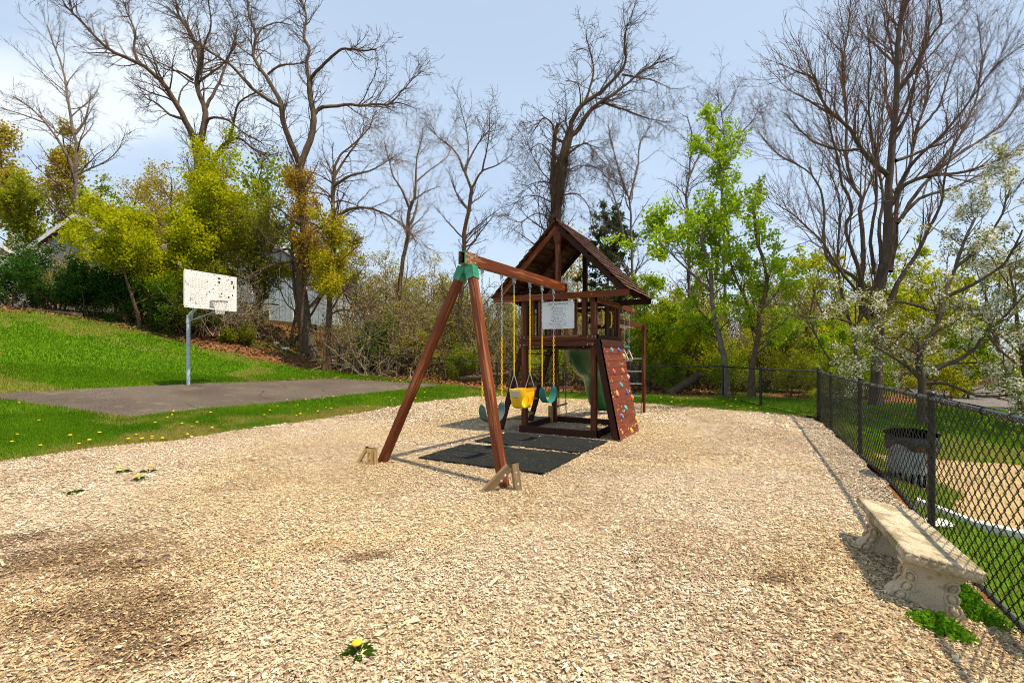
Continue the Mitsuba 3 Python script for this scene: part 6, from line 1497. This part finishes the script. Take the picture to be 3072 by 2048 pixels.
def sapling(x, y, h, spread, seed, bk='bark_brown', stems=1, r0=.10, lean=(0, 0), dens=(2.2, 2.2), ratio=(.5, .45), ang=.8, up=.05, first=.25, trunk_n=14, wig=.14, rmin=.007, lmax=4, bend=.05, drop=0., z0=None, l3n=2.2):
    """trunk(s) with limbs and twigs; returns what wood() wants and the twigs"""
    r = rs(seed); P = []
    for s in range(stems):
        o = (on(x, y, -.15) if z0 is None else np.array([x, y, z0])) + (np.r_[r.normal(0, .18, 2), 0] if stems > 1 else 0)
        d = np.array([lean[0] + (r.normal(0, .22) if stems > 1 else 0), lean[1] + (r.normal(0, .22) if stems > 1 else 0), 1.0]); q = [o]
        hh = h * (r.uniform(.7, 1) if stems > 1 else 1)
        for k in range(trunk_n - 1):
            d = d + r.normal(0, bend, 3) * [1, 1, .2]; d /= np.linalg.norm(d); q.append(q[-1] + d * hh / (trunk_n - 1))
        P.append(q)
    P = np.array(P); R = np.tile(r0 * (1 - .85 * np.linspace(0, 1, trunk_n)), (stems, 1))
    k0 = int(trunk_n * first)
    l1 = grow(P[:, k0:], R[:, k0:], dens[0], ratio[0] * spread, ang, wig, up, 7, r, .05, .55, rmin * 1.6, lmax)
    l1[0][:, :, 2] -= drop * np.linspace(0, 1, 7) ** 2
    l2 = grow(*l1, dens[1], ratio[1], .8, .2, up * .6, 5, r, .1, .6, rmin, lmax * .5)
    l3 = grow(*l2, l3n, .5, .8, .22, 0, 4, r, .1, .7, rmin, .8)
    return r, P, R, l1, l2, l3


def leaf_tree(name, label, x, y, h, spread, seed, cols, nleaf, size, cat='tree', group=None, bk='bark_brown', tw='twig', bsdf='leaf', jit=.11, clump=3, levels=(1, 2), flower=None, **kw):
    t = thing(name, label, cat, group)
    r, P, R, l1, l2, l3 = sapling(x, y, h, spread, seed, bk, **kw)
    wood('trunk', t, [(P, R, 9), (*l1, 5)], bk)
    wood('crown', t, [(*l2, 3), (*l3, 3)], tw)
    if nleaf:
        a = leaves(l2[0], int(nleaf * .45), size, cols, r, jit, clump=clump)
        b = leaves(l3[0], int(nleaf * .55), size, cols, r, jit, clump=clump) if len(l3[0]) else a
        foliage('foliage', t, [a, b], bsdf)
    if flower:
        foliage('blossom', t, [leaves(l3[0], flower[0], flower[1], flower[2], r, flower[3], clump=5)], 'petal')
    return t


YG = ((.30, .34, .006), (.58, .60, .012))      # new maple leaves
OL = ((.17, .20, .012), (.36, .38, .03))
OR = ((.38, .24, .012), (.60, .42, .02))
GR = ((.06, .14, .008), (.16, .28, .018))
BG = ((.22, .36, .010), (.46, .62, .03))
DG = ((.02, .075, .010), (.075, .19, .025))
PY = ((.34, .28, .03), (.52, .43, .06))

leaf_tree('maple_tree', 'broad yellow green maple left of the basketball backboard, its leaves hanging low', -18.0, 24.6, 8.2, 1.0, 101, YG, 34000, .13, stems=2, r0=.13, jit=.17, l3n=3.2, dens=(3.4, 3.6), ratio=(.55, .42), up=.02, first=.12, drop=.5, lmax=3.6)
leaf_tree('maple_tree', 'tall yellow green maple behind the basketball backboard, topmost of the yellow maples', -16.8, 27.0, 10.6, .95, 102, YG, 30000, .13, stems=2, r0=.15, jit=.17, l3n=3.2, dens=(3.2, 3.4), ratio=(.42, .42), first=.2, lmax=3.6)
leaf_tree('maple_tree', 'small yellow maple in front of the broad one, above the dark shrubs', -17.8, 22.9, 5.0, .95, 103, YG, 13000, .13, stems=2, r0=.09, jit=.16, l3n=3.0, dens=(3.6, 3.2), ratio=(.5, .42), first=.15, drop=.4, lmax=2.8)
leaf_tree('maple_tree', 'olive green maple between the backboard and the tall forked tree', -14.4, 27.4, 8.5, 1.0, 104, OL, 14000, .12, stems=2, r0=.12, jit=.17, l3n=3.0, dens=(3.0, 3.2), ratio=(.45, .42), first=.15, lmax=3.2)
leaf_tree('maple_tree', 'thin sapling with sparse orange yellow leaves round the tall forked trunk', -11.2, 25.4, 10.4, .8, 105, OR, 9000, .13, r0=.08, jit=.18, l3n=3.0, dens=(4.2, 3.4), ratio=(.36, .45), first=.3, lmax=2.8)
leaf_tree('maple_tree', 'yellow leaved sapling just right of the tall forked trunk', -9.3, 23.6, 7.6, .9, 106, ((.38, .34, .01), (.60, .54, .03)), 9000, .125, r0=.07, jit=.18, l3n=3.0, dens=(4.2, 3.4), ratio=(.38, .45), first=.4, lmax=2.4)
leaf_tree('maple_tree', 'olive yellow sapling just left of the tall forked trunk, in front of the blue house', -12.7, 27.6, 8.6, .9, 107, ((.24, .25, .012), (.46, .44, .03)), 8000, .12, stems=2, r0=.09, dens=(3.2, 3.0), l3n=3.0, jit=.17, ratio=(.42, .42), first=.45, lmax=2.6)
leaf_tree('edge_tree', 'dark twigged tree whose outer branches reach in at the upper left edge', -25.6, 22, 13.5, .9, 110, OL, 2200, .10, r0=.2, dens=(2.0, 2.0), ratio=(.34, .45), first=.45, lmax=4, rmin=.009, jit=.15, bk='bark_dark')
leaf_tree('hillside_tree', 'tall tree with pale yellow buds at the far left edge', -47, 46, 20.5, .8, 111, PY, 9000, .26, r0=.3, l3n=3.0, dens=(2.0, 2.0), ratio=(.34, .42), first=.4, lmax=6, rmin=.016, jit=.45, clump=1)
leaf_tree('hillside_tree', 'tall tree with yellow brown buds right of the one at the far left edge', -40.5, 45, 18.5, .8, 112, PY, 5000, .24, r0=.28, clump=1, l3n=3.0, dens=(2.0, 2.0), ratio=(.34, .42), first=.4, lmax=6, rmin=.016, jit=.25)
leaf_tree('hillside_tree', 'green leaved tree on the slope at far left, lower than the yellow budded ones', -43.5, 41, 13, .9, 113, ((.22, .26, .016), (.40, .44, .03)), 10000, .25, r0=.2, dens=(1.8, 1.6), ratio=(.4, .42), first=.2, lmax=5, rmin=.014, jit=.25)
leaf_tree('hillside_tree', 'fresh green tree behind the grey gabled house', -36, 42, 12, .9, 114, ((.22, .28, .016), (.40, .46, .03)), 9000, .25, r0=.2, dens=(1.8, 1.6), ratio=(.4, .42), first=.2, lmax=5, rmin=.014, jit=.25)
def make_proto(name, h, spread, seed, cols, nleaf, size, bk='bark_brown', tw='twig', jit=.2, clump=2, **kw):
    r, P, R, l1, l2, l3 = sapling(0, 0, h, spread, seed, bk, z0=-.15, **kw)
    d = {'trunk': wood_d([(P, R, 7), (*l1, 4)], bk), 'crown': wood_d([(*l2, 3), (*l3, 3)], tw)}
    if nleaf: d['foliage'] = leaf_d([leaves(l2[0], nleaf // 2, size, cols, r, jit, clump=clump), leaves(l3[0] if len(l3[0]) else l2[0], nleaf // 2, size, cols, r, jit, clump=clump)])
    proto(name, d)


for k in range(2): make_proto(f'proto_budding_{k}', 14, .9, 120 + k, PY, 5000, .17, r0=.2, dens=(2.2, 2.0), ratio=(.36, .45), first=.25, lmax=5, rmin=.015, tw='twig_far', jit=.25)
for k, (x, y, h, lab) in enumerate(((-36.0, 48, 16.5, 'budding brownish tree behind the gabled house, second from left of its row'), (-32.5, 46, 14.5, 'budding brownish tree directly above the peak of the gabled house'), (-28.5, 47, 14, 'budding brownish tree between the gabled house and the yellow maples'), (-41.5, 50, 17, 'budding brownish tree left of the gabled house, tallest of its row'), (-25.5, 44, 11.5, 'budding brownish tree at the right end of its row, beside the broad maple'))):
    place('budding_tree', lab, 'tree', None, f'proto_budding_{k % 2}', x, y, h / 14, 70 * k)
# right of the tower
def limb_leaf(key, label, seed, cols, nleaf, size, **kw):
    a = limb_tree(key, label, seed=seed, thing_name='green_sapling', **kw)
    t, P, R, l1, l2, l3 = a
    r = rs(seed + 1)
    foliage('foliage', t, [leaves(l2[0], nleaf // 2, size, cols, r, .11, clump=4), leaves(l3[0] if l3 is not None else l2[0], nleaf // 2, size, cols, r, .11, clump=4)])


limb_leaf('I', 'tall bright green sapling behind the fence right of the tower', 31, BG, 11000, .14, bk='bark_grey', dens=(2.6, 2.2, 2.0), lmax=(2.4, 1.1, .6))
limb_leaf('I2', 'forked yellow green sapling beside the tall bright green one', 32, BG, 7000, .13, bk='bark_brown', dens=(2.2, 2.2, 2.0), lmax=(2.2, 1.0, .6))
leaf_tree('green_tree', 'green tree right behind the tower roof eave', 6.6, 23.5, 6.2, 1.0, 141, ((.20, .32, .012), (.42, .54, .03)), 12000, .13, stems=3, r0=.08, dens=(2.6, 2.2), ratio=(.42, .42), first=.1, lmax=2.4)
leaf_tree('green_tree', 'yellow green thicket tree between the tower and the bright green sapling', 8.2, 22.3, 4.6, 1.2, 142, YG, 9000, .11, stems=4, r0=.05, dens=(2.6, 2.2), ratio=(.45, .42), first=.1, lmax=2.2)
leaf_tree('green_tree', 'tall yellow green tree left of the big multi-stemmed tree', 13.8, 24.5, 6.6, 1.0, 143, ((.28, .33, .012), (.52, .54, .03)), 9000, .13, stems=3, r0=.08, dens=(2.6, 2.2), ratio=(.42, .42), first=.1, lmax=2.4)
leaf_tree('green_tree', 'low bright green bush tree below the big tree, left of its trunk', 13.3, 21.0, 3.4, 1.3, 144, ((.20, .36, .012), (.40, .56, .03)), 10000, .12, stems=4, r0=.05, dens=(2.6, 2.2), ratio=(.5, .42), first=.05, lmax=2.0)
leaf_tree('green_tree', 'green leafy tree standing behind the trunk of the big tree', 19.5, 27, 8.2, 1.0, 145, ((.26, .34, .012), (.48, .54, .03)), 10000, .16, stems=3, r0=.1, dens=(2.4, 2.2), ratio=(.42, .42), first=.1, lmax=3)
leaf_tree('green_tree', 'green leafy tree behind the white blossom near the right edge', 25.5, 28, 7.4, 1.1, 146, YG, 10000, .16, stems=3, r0=.1, dens=(2.4, 2.2), ratio=(.42, .42), first=.1, lmax=3)
leaf_tree('green_tree', 'small green tree at the foot of the white blossom tree', 18.5, 19.5, 3.0, 1.2, 147, ((.14, .24, .01), (.3, .42, .02)), 8000, .12, stems=4, r0=.05, dens=(2.6, 2.2), ratio=(.5, .42), first=.05, lmax=2.0)
# pine
t = thing('pine_tree', 'dark green pine with layered boughs behind the tower roof', 'tree')
r = rs(61)
x, y, h = 7.6, 38, 12.2
P = np.stack([np.full(12, x), np.full(12, y), np.linspace(-.2, h, 12)], 1)[None]; R = (.2 * (1 - .9 * np.linspace(0, 1, 12)))[None]
l1 = grow(P, R, 7, .24, 1.45, .08, .03, 6, r, .25, .4, .014, 3.2)
l2 = grow(*l1, 3.5, .35, .7, .1, .02, 4, r, .2, .6, .01, .9)
wood('trunk', t, [(P, R, 8), (*l1, 4), (*l2, 3)], 'bark_brown')
foliage('needles', t, [leaves(l2[0], 16000, .20, ((.03, .065, .016), (.09, .14, .035)), r, .1, clump=2)])
# white blossom tree at the right
t, P, R, l1, l2, l3 = limb_tree('J', 'flowering tree with white blossom leaning over the fence at right', bk='bark_right', tw='twig', seed=33, thing_name='blossom_tree', dens=(2.2, 2.0, 2.0), lmax=(2.8, 1.2, .6), lmin=(1.2, .6, .3), rmin=.005, ratio=(.42, .42, .45), up=(.03, .0, .0))
r = rs(34)
foliage('foliage', t, [leaves(l2[0], 6000, .060, ((.13, .17, .012), (.26, .29, .03)), r, .07, clump=4), leaves(l3[0], 8000, .055, ((.13, .17, .012), (.28, .30, .03)), r, .07, clump=4)])
foliage('blossom', t, [leaves(l3[0], 9500, .052, ((.70, .69, .60), (.93, .93, .88)), r, .06, clump=6), leaves(l2[0], 3500, .052, ((.70, .69, .60), (.93, .93, .88)), r, .06, clump=6)], 'petal')
leaf_tree('blossom_tree', 'second white flowering tree filling the right edge above the road', 14.4, 13.2, 5.6, 1.2, 151, ((.14, .18, .012), (.28, .3, .03)), 6000, .065, flower=(9000, .062, ((.62, .6, .5), (.86, .86, .8)), .07), stems=2, r0=.09, dens=(2.6, 2.4), ratio=(.5, .42), first=.15, lmax=2.6, rmin=.005, jit=.08)
leaf_tree('blossom_bush', 'low white flowering bush outside the fence below the blossom trees', 12.4, 10.3, 1.5, 1.5, 152, ((.12, .18, .012), (.24, .3, .03)), 5000, .055, cat='bush', flower=(5000, .05, ((.62, .6, .5), (.86, .86, .8)), .06), stems=4, r0=.03, dens=(4, 3), ratio=(.6, .5), first=.05, lmax=1.4, rmin=.004, jit=.06)
# dark shrubs on the bank at left
for k, (x, y, h, c, lab) in enumerate((
        (-23.6, 22.6, 3.0, DG, 'dark green shrub with white flowers at the far left edge'), (-21.8, 22.7, 2.6, DG, 'dark evergreen shrub second from the left edge of the bank'), (-20.2, 22.6, 2.4, DG, 'dark evergreen shrub in the middle of the bank row, left of the maples'),
        (-18.6, 22.9, 2.3, DG, 'dark green shrub under the small yellow maple'), (-17.0, 23.2, 2.5, GR, 'mid green shrub under the broad maple'), (-15.6, 23.6, 2.4, ((.05, .08, .01), (.13, .16, .02)), 'olive shrub left of the basketball pole'),
        (-13.9, 24.4, .9, OL, 'thin olive shrub behind the basketball pole'))):
    leaf_tree('bank_shrub', lab, x, y, h, 1.5, 160 + k, c, 9000, .10, cat='shrub', stems=6, r0=.04, dens=(3.2, 2.6), ratio=(.5, .45), first=.04, lmax=1.7, flower=(2600, .10, ((.6, .6, .5), (.85, .85, .8)), .1) if k == 0 else None, bend=.1)
leaf_tree('fence_shrub', 'feathery bright green shrub behind the left end of the back fence', -7.6, 25.6, 2.3, 1.5, 171, ((.05, .13, .01), (.13, .24, .02)), 11000, .09, cat='shrub', stems=7, r0=.035, dens=(3.4, 2.6), ratio=(.55, .45), first=.04, lmax=1.6, bend=.1)
for k, c in enumerate((((.26, .28, .015), (.48, .48, .03)), ((.14, .24, .010), (.30, .40, .02)), ((.24, .33, .012), (.46, .54, .03)))):
    make_proto(f'proto_understory_{k}', 2.2, 1.5, 180 + k, c, 6500, .085, stems=6, r0=.03, dens=(3.4, 2.6), ratio=(.55, .45), first=.04, lmax=1.5, bend=.1, jit=.12)
for k, (x, y, h) in enumerate(((-5.2, 26.0, 2.2), (-2.6, 25, 1.8), (1.6, 24.2, 2.4), (4.2, 22.6, 1.6), (6.9, 21.4, 1.7), (9.4, 20.6, 1.8), (10.3, 17.6, 1.6), (11.9, 17.0, 1.3), (9.8, 14.6, 1.0), (14.8, 16.4, 1.6), (17.0, 15.2, 1.4), (9.6, 23.6, 3.0), (12.0, 22.8, 2.6), (-4.4, 29, 3.0), (-8.0, 29.5, 2.6), (16.6, 23.5, 3.2), (14.6, 19.5, 2.0), (12.6, 19.0, 1.8))):
    place('green_understory', 'small olive green undergrowth bush among the brown stems behind the fence', 'bush', 'undergrowth bushes behind the fence', f'proto_understory_{k % 3}', x, y, h / 2.2, 57 * k)
# bare brown brush
for k in range(5):
    make_proto(f'proto_brush_{k}', 4.6, 1.1, 220 + k, ((.26, .28, .015), (.48, .48, .03)), (1200, 4200, 700, 3000, 300)[k], .085, stems=(6, 7, 8, 5, 7)[k], r0=.042, dens=(2.8, 2.7), ratio=(.55, .52), first=.06, lmax=2.6, bend=.17, tw=('twig_tan', 'twig_far', 'twig_tan', 'twig_red', 'twig_tan')[k], bk='bark_brown', rmin=.009, up=-.03, wig=.24, l3n=2.6)
for k, (x, y, h) in enumerate(((-7.9, 28.2, 5.4), (-6.2, 27.4, 5.0), (-4.6, 28.4, 5.8), (-3.4, 26.2, 4.8), (-1.6, 27.6, 5.4), (-.4, 25.0, 4.2), (.8, 28.2, 5.2), (2.6, 25.4, 4.0), (3.8, 27.8, 5.4), (5.2, 25.0, 4.4), (7.4, 25.6, 4.4), (9.0, 23.6, 3.8), (10.6, 24.8, 4.6), (11.8, 21.6, 3.6), (13.2, 26.4, 5.4), (15.2, 24.8, 4.8), (17.6, 24.8, 5.0), (21.4, 24.5, 4.2), (-18.2, 29.6, 4.6), (-11.6, 33.5, 5.6), (-9.6, 30.4, 5.6), (-24.6, 25.4, 3.6), (-26.8, 27.0, 4.2), (-22.4, 26.0, 3.4), (-28.0, 29.5, 4.6), (-6.9, 31.5, 6.2), (-2.9, 31, 6.0), (-5.4, 25.4, 3.6))):
    place('bare_brush', 'tangled bare brown brush behind the fence', 'brush', 'bare brush behind the fence', f'proto_brush_{k % 5}', x, y, h / 4.6, 67 * k)


# far woods, one mass nobody could count
for k in range(8):
    make_proto(f'proto_far_{k}', 10, .95, 900 + k, (PY, OL, ((.14, .21, .015), (.30, .37, .03)), ((.2, .16, .08), (.3, .24, .11)))[k % 4], (1900, 2200, 2400, 800)[k % 4], .24, tw='twig_far', jit=.4, stems=1 + k % 2, r0=.15, dens=(1.9, 1.6), ratio=(.42, .45), first=.12, lmax=4.5, rmin=.020, l3n=1.3)
thing('distant_woods', 'far-off mixed spring woods closing the view behind the brush', None, None, 'stuff')
r = rs(905)
for k in range(120):
    a = -.88 + 1.80 * (k + r.random()) / 120; d = r.uniform(42, 74)
    x, y = (d * math.tan(a), d) if abs(a) < .7 else (d * math.sin(a) * 1.2, d)
    h = r.uniform(7.5, 11.0) + 4.5 * ss(-.1, -.5, x / y)
    if -.48 < x / y < .12: h *= .70
    place(None, None, None, None, f'proto_far_{r.integers(8)}', x, y, h / 10, r.uniform(0, 360), key=f'distant_woods__{k + 1:03d}')
# brushwood filling between the stems, uncounted
for k in range(3):
    r = rs(950 + k); n = 150
    o = r.uniform(-2.2, 2.2, (n, 2)); h = r.uniform(1.0, 4.0, n); P = [np.c_[o, np.full(n, -.4)]]
    d = r.normal(0, .35, (n, 3)); d[:, 2] = 1
    for q in range(6):
        d = d + r.normal(0, .24, (n, 3)); d /= np.linalg.norm(d, axis=1, keepdims=True); P.append(P[-1] + d * (h / 6)[:, None])
    P = np.stack(P, 1); R = np.tile(np.linspace(.022, .009, 7), (n, 1)) * r.uniform(.7, 1.5, (n, 1))
    b1 = grow(P, R, 2.2, .42, .9, .25, -.02, 4, r, .2, .6, .009, 1.6)
    b2 = grow(*b1, 2.0, .5, .9, .25, -.02, 3, r, .2, .6, .008, .8)
    proto(f'proto_brushwood_{k}', {'stems': wood_d([(P, R, 3), (*b1, 3), (*b2, 3)], 'twig_far'), 'leaves': leaf_d([leaves(b1[0], 2400, .10, OL, r, .25, clump=2)])})
thing('brushwood', 'tangle of bare brown stems and briars filling the woodland floor', None, None, 'stuff')
r = rs(955); k = 0
for y in np.arange(26.5, 44, 3.6):
    for x in np.arange(-24, 34, 4.0):
        x2, y2 = x + r.uniform(-1.2, 1.2), y + r.uniform(-1.2, 1.2) + (2 if x > -5 else 0) - (2.5 if x > 6 else 0)
        if abs(x2 / y2) > .95 or (-26 < x2 < -9.5 and y2 > 25.5) or (x2 < -9 and y2 > 31): continue
        k += 1
        place(None, None, None, None, f'proto_brushwood_{r.integers(3)}', x2, y2, r.uniform(.8, 1.2), r.uniform(0, 360), key=f'brushwood__{k:03d}')

# logs and rocks
def log(label, p0, p1, r0, r1, bk='bark_dark'):
    t = thing('fallen_log', label, 'log')
    P = np.linspace(p0, p1, 12); rr = np.linspace(r0, r1, 12); q = rs(int(r0 * 1e4)); P[1:-1] += q.normal(0, .03, (10, 3))
    tube(P, rr * q.uniform(.9, 1.1, 12), 10).put('trunk', bk, t, True)


log('dark broken log leaning behind the back fence right of the monkey bars', on(6.6, 20.2, -.05), np.array([8.0, 20.4, .82]), .19, .15)
log('dark leaning trunk lying in the leaf litter right of the tall forked tree', on(-10.4, 26.8, 0), np.array([-7.6, 27.4, 3.2]), .17, .10)
log('dark leaning trunk behind the basketball net', on(-15.9, 27.4, -.1), np.array([-14.2, 27.8, 5.2]), .2, .13)
log('arching dark trunk among the brush behind the back fence, left of the swings', on(-2.6, 24.4, .1), np.array([-.2, 23.2, .75]), .14, .08)
rk = trimesh.creation.icosphere(3, 1.0)
for k, (x, y, s) in enumerate(((-10.0, 25.6, .22), (-9.6, 25.9, .28), (-9.3, 25.4, .18), (-9.0, 25.8, .24), (-10.4, 25.2, .15), (-8.7, 25.5, .14), (-12.2, 25.8, .2), (-13.0, 26.4, .18))):
    v = rk.vertices; v = v * (1 + .7 * (meshkit.fbm(v * 1.4 + k * 5, 3, k) - .5)[:, None]) * [s, s * .8, s * .55]
    m = trimesh.Trimesh(v, rk.faces, process=False); m.apply_translation(on(x, y, s * .15))
    single('rock', m, 'rock', 'grey rock in the leaf litter by the tall forked tree', 'rock', 'rocks by the tall forked tree', smooth=40)


# dandelions and weeds
def dandelion(label, x, y, s, seed, group=None, head=True, nl=9, dz=0.012):
    r = rs(seed); t = thing('dandelion', label, 'plant', group)
    o = on(x, y, dz); a = r.uniform(0, 6.28, nl); V, F, C = [], [], []
    for i in range(nl):
        e = np.array([math.cos(a[i]), math.sin(a[i]), 0]); q = np.array([-e[1], e[0], 0]); L = s * r.uniform(.7, 1.2)
        pts = [o, o + e * L * .5 + ZU * L * .28 + q * L * .06, o + e * L + ZU * L * .12, o + e * L * .5 + ZU * L * .28 - q * L * .06]
        V += pts; F += [[4 * i, 4 * i + 1, 4 * i + 2], [4 * i, 4 * i + 2, 4 * i + 3]]; C += [MXn((.05, .13, .01), (.12, .22, .02), [r.random()])[0]] * 4
    put('leaves', (np.array(V), np.array(F)), 'leaf', t, False, color=np.array(C))
    if head:
        for j in range(1 if s < .12 else 2):
            h = o + np.array([r.normal(0, s * .3), r.normal(0, s * .3), s * r.uniform(.35, .7)])
            m = trimesh.creation.icosphere(1, 1.0); m.apply_scale([.026 * s / .09, .026 * s / .09, .013 * s / .09]); m.apply_translation(h)
            put('flower', m, 'yellow_coat', t, True)


dandelion('larger dandelion in the chips at the bottom of the picture', -.85, 2.66, .10, 1, nl=22)
for k, (x, y, lab) in enumerate(((-5.48, 6.74, 'dandelion in the chips, leftmost of the upper three at left'), (-5.15, 6.79, 'dandelion in the chips, right hand one of the upper three at left'), (-4.95, 6.36, 'dandelion in the chips, lowest of the three at left'), (-5.25, 5.72, 'small weed in the chips at left below the three dandelions'))):
    dandelion(lab, x, y, .11, 5 + k, nl=14, head=k < 3)
r = rs(990)
pts = scatter(lawn_poly, 70, r, 8.5, 19)
clus = np.array([[-6.9, 8.95], [-6.75, 8.98], [-6.6, 9.05], [-6.85, 9.15], [-7.1, 8.85], [-6.4, 9.4], [-7.3, 9.3], [-7.6, 8.6], [-7.9, 9.2], [-8.2, 8.9]])
for j in range(3):
    q = rs(1000 + j); a = q.uniform(0, 6.28, 5); s = .075; V, F, C = [], [], []
    for i in range(5):
        e = np.array([math.cos(a[i]), math.sin(a[i]), 0]); w = np.array([-e[1], e[0], 0])
        V += [0 * e, e * s * .5 + ZU * s * .28 + w * s * .13, e * s + ZU * s * .1, e * s * .5 + ZU * s * .28 - w * s * .13]; F += [[4 * i, 4 * i + 1, 4 * i + 2], [4 * i, 4 * i + 2, 4 * i + 3]]; C += [(.08, .18, .012)] * 4
    m = trimesh.creation.icosphere(1, 1.0); m.apply_scale([.027, .027, .013]); m.apply_translation((q.normal(0, .02), q.normal(0, .02), .055))
    proto(f'proto_dandelion_{j}', {'leaves': mikit.ply((np.array(V), np.array(F)), 'mat_leaf', color=np.array(C)), 'flower': mikit.ply(m, 'mat_yellow_coat', smooth=True)})
for k, (x, y) in enumerate(np.vstack([clus, pts])):
    place('dandelion', 'yellow dandelion flower in the lawn', 'plant', 'dandelions in the lawn', f'proto_dandelion_{k % 3}', x, y, r.uniform(.8, 1.25), r.uniform(0, 360), dz=.02)


def weed(label, x, y, rx, ry, seed, n=1500):
    r = rs(seed); t = thing('weed_clump', label, 'plant')
    a = r.uniform(0, 6.28, n); q = np.sqrt(r.random(n)) * r.uniform(.7, 1.1, n)
    px, py = x + rx * q * np.cos(a), y + ry * q * np.sin(a)
    hh = .055 * (1.1 - q) * r.uniform(.3, 1.2, n) + .01
    o = np.c_[px, py, ground(px, py) + hh]
    P = np.stack([np.c_[px, py, ground(px, py)], o], 1)
    wood('stems', t, [(P[:300], np.full((300, 2), .0025), 3)], 'twig_tan')
    foliage('leaves', t, [leaves(np.stack([o, o + [0, 0, .01]], 1), n * 2, (.030), ((.07, .20, .008), (.20, .42, .02)), r, .012)])


weed('low bright green weed clump in the chips in front of the stone bench', 2.70, 3.02, .17, .12, 3, 1100)
weed('green weed clump against the bottom rail of the fence behind the bench', 3.25, 3.42, .2, .24, 4, 1100)
weed('small weed tuft at the near foot of the fence, right of the bench leg', 3.42, 3.72, .16, .2, 5, 900)
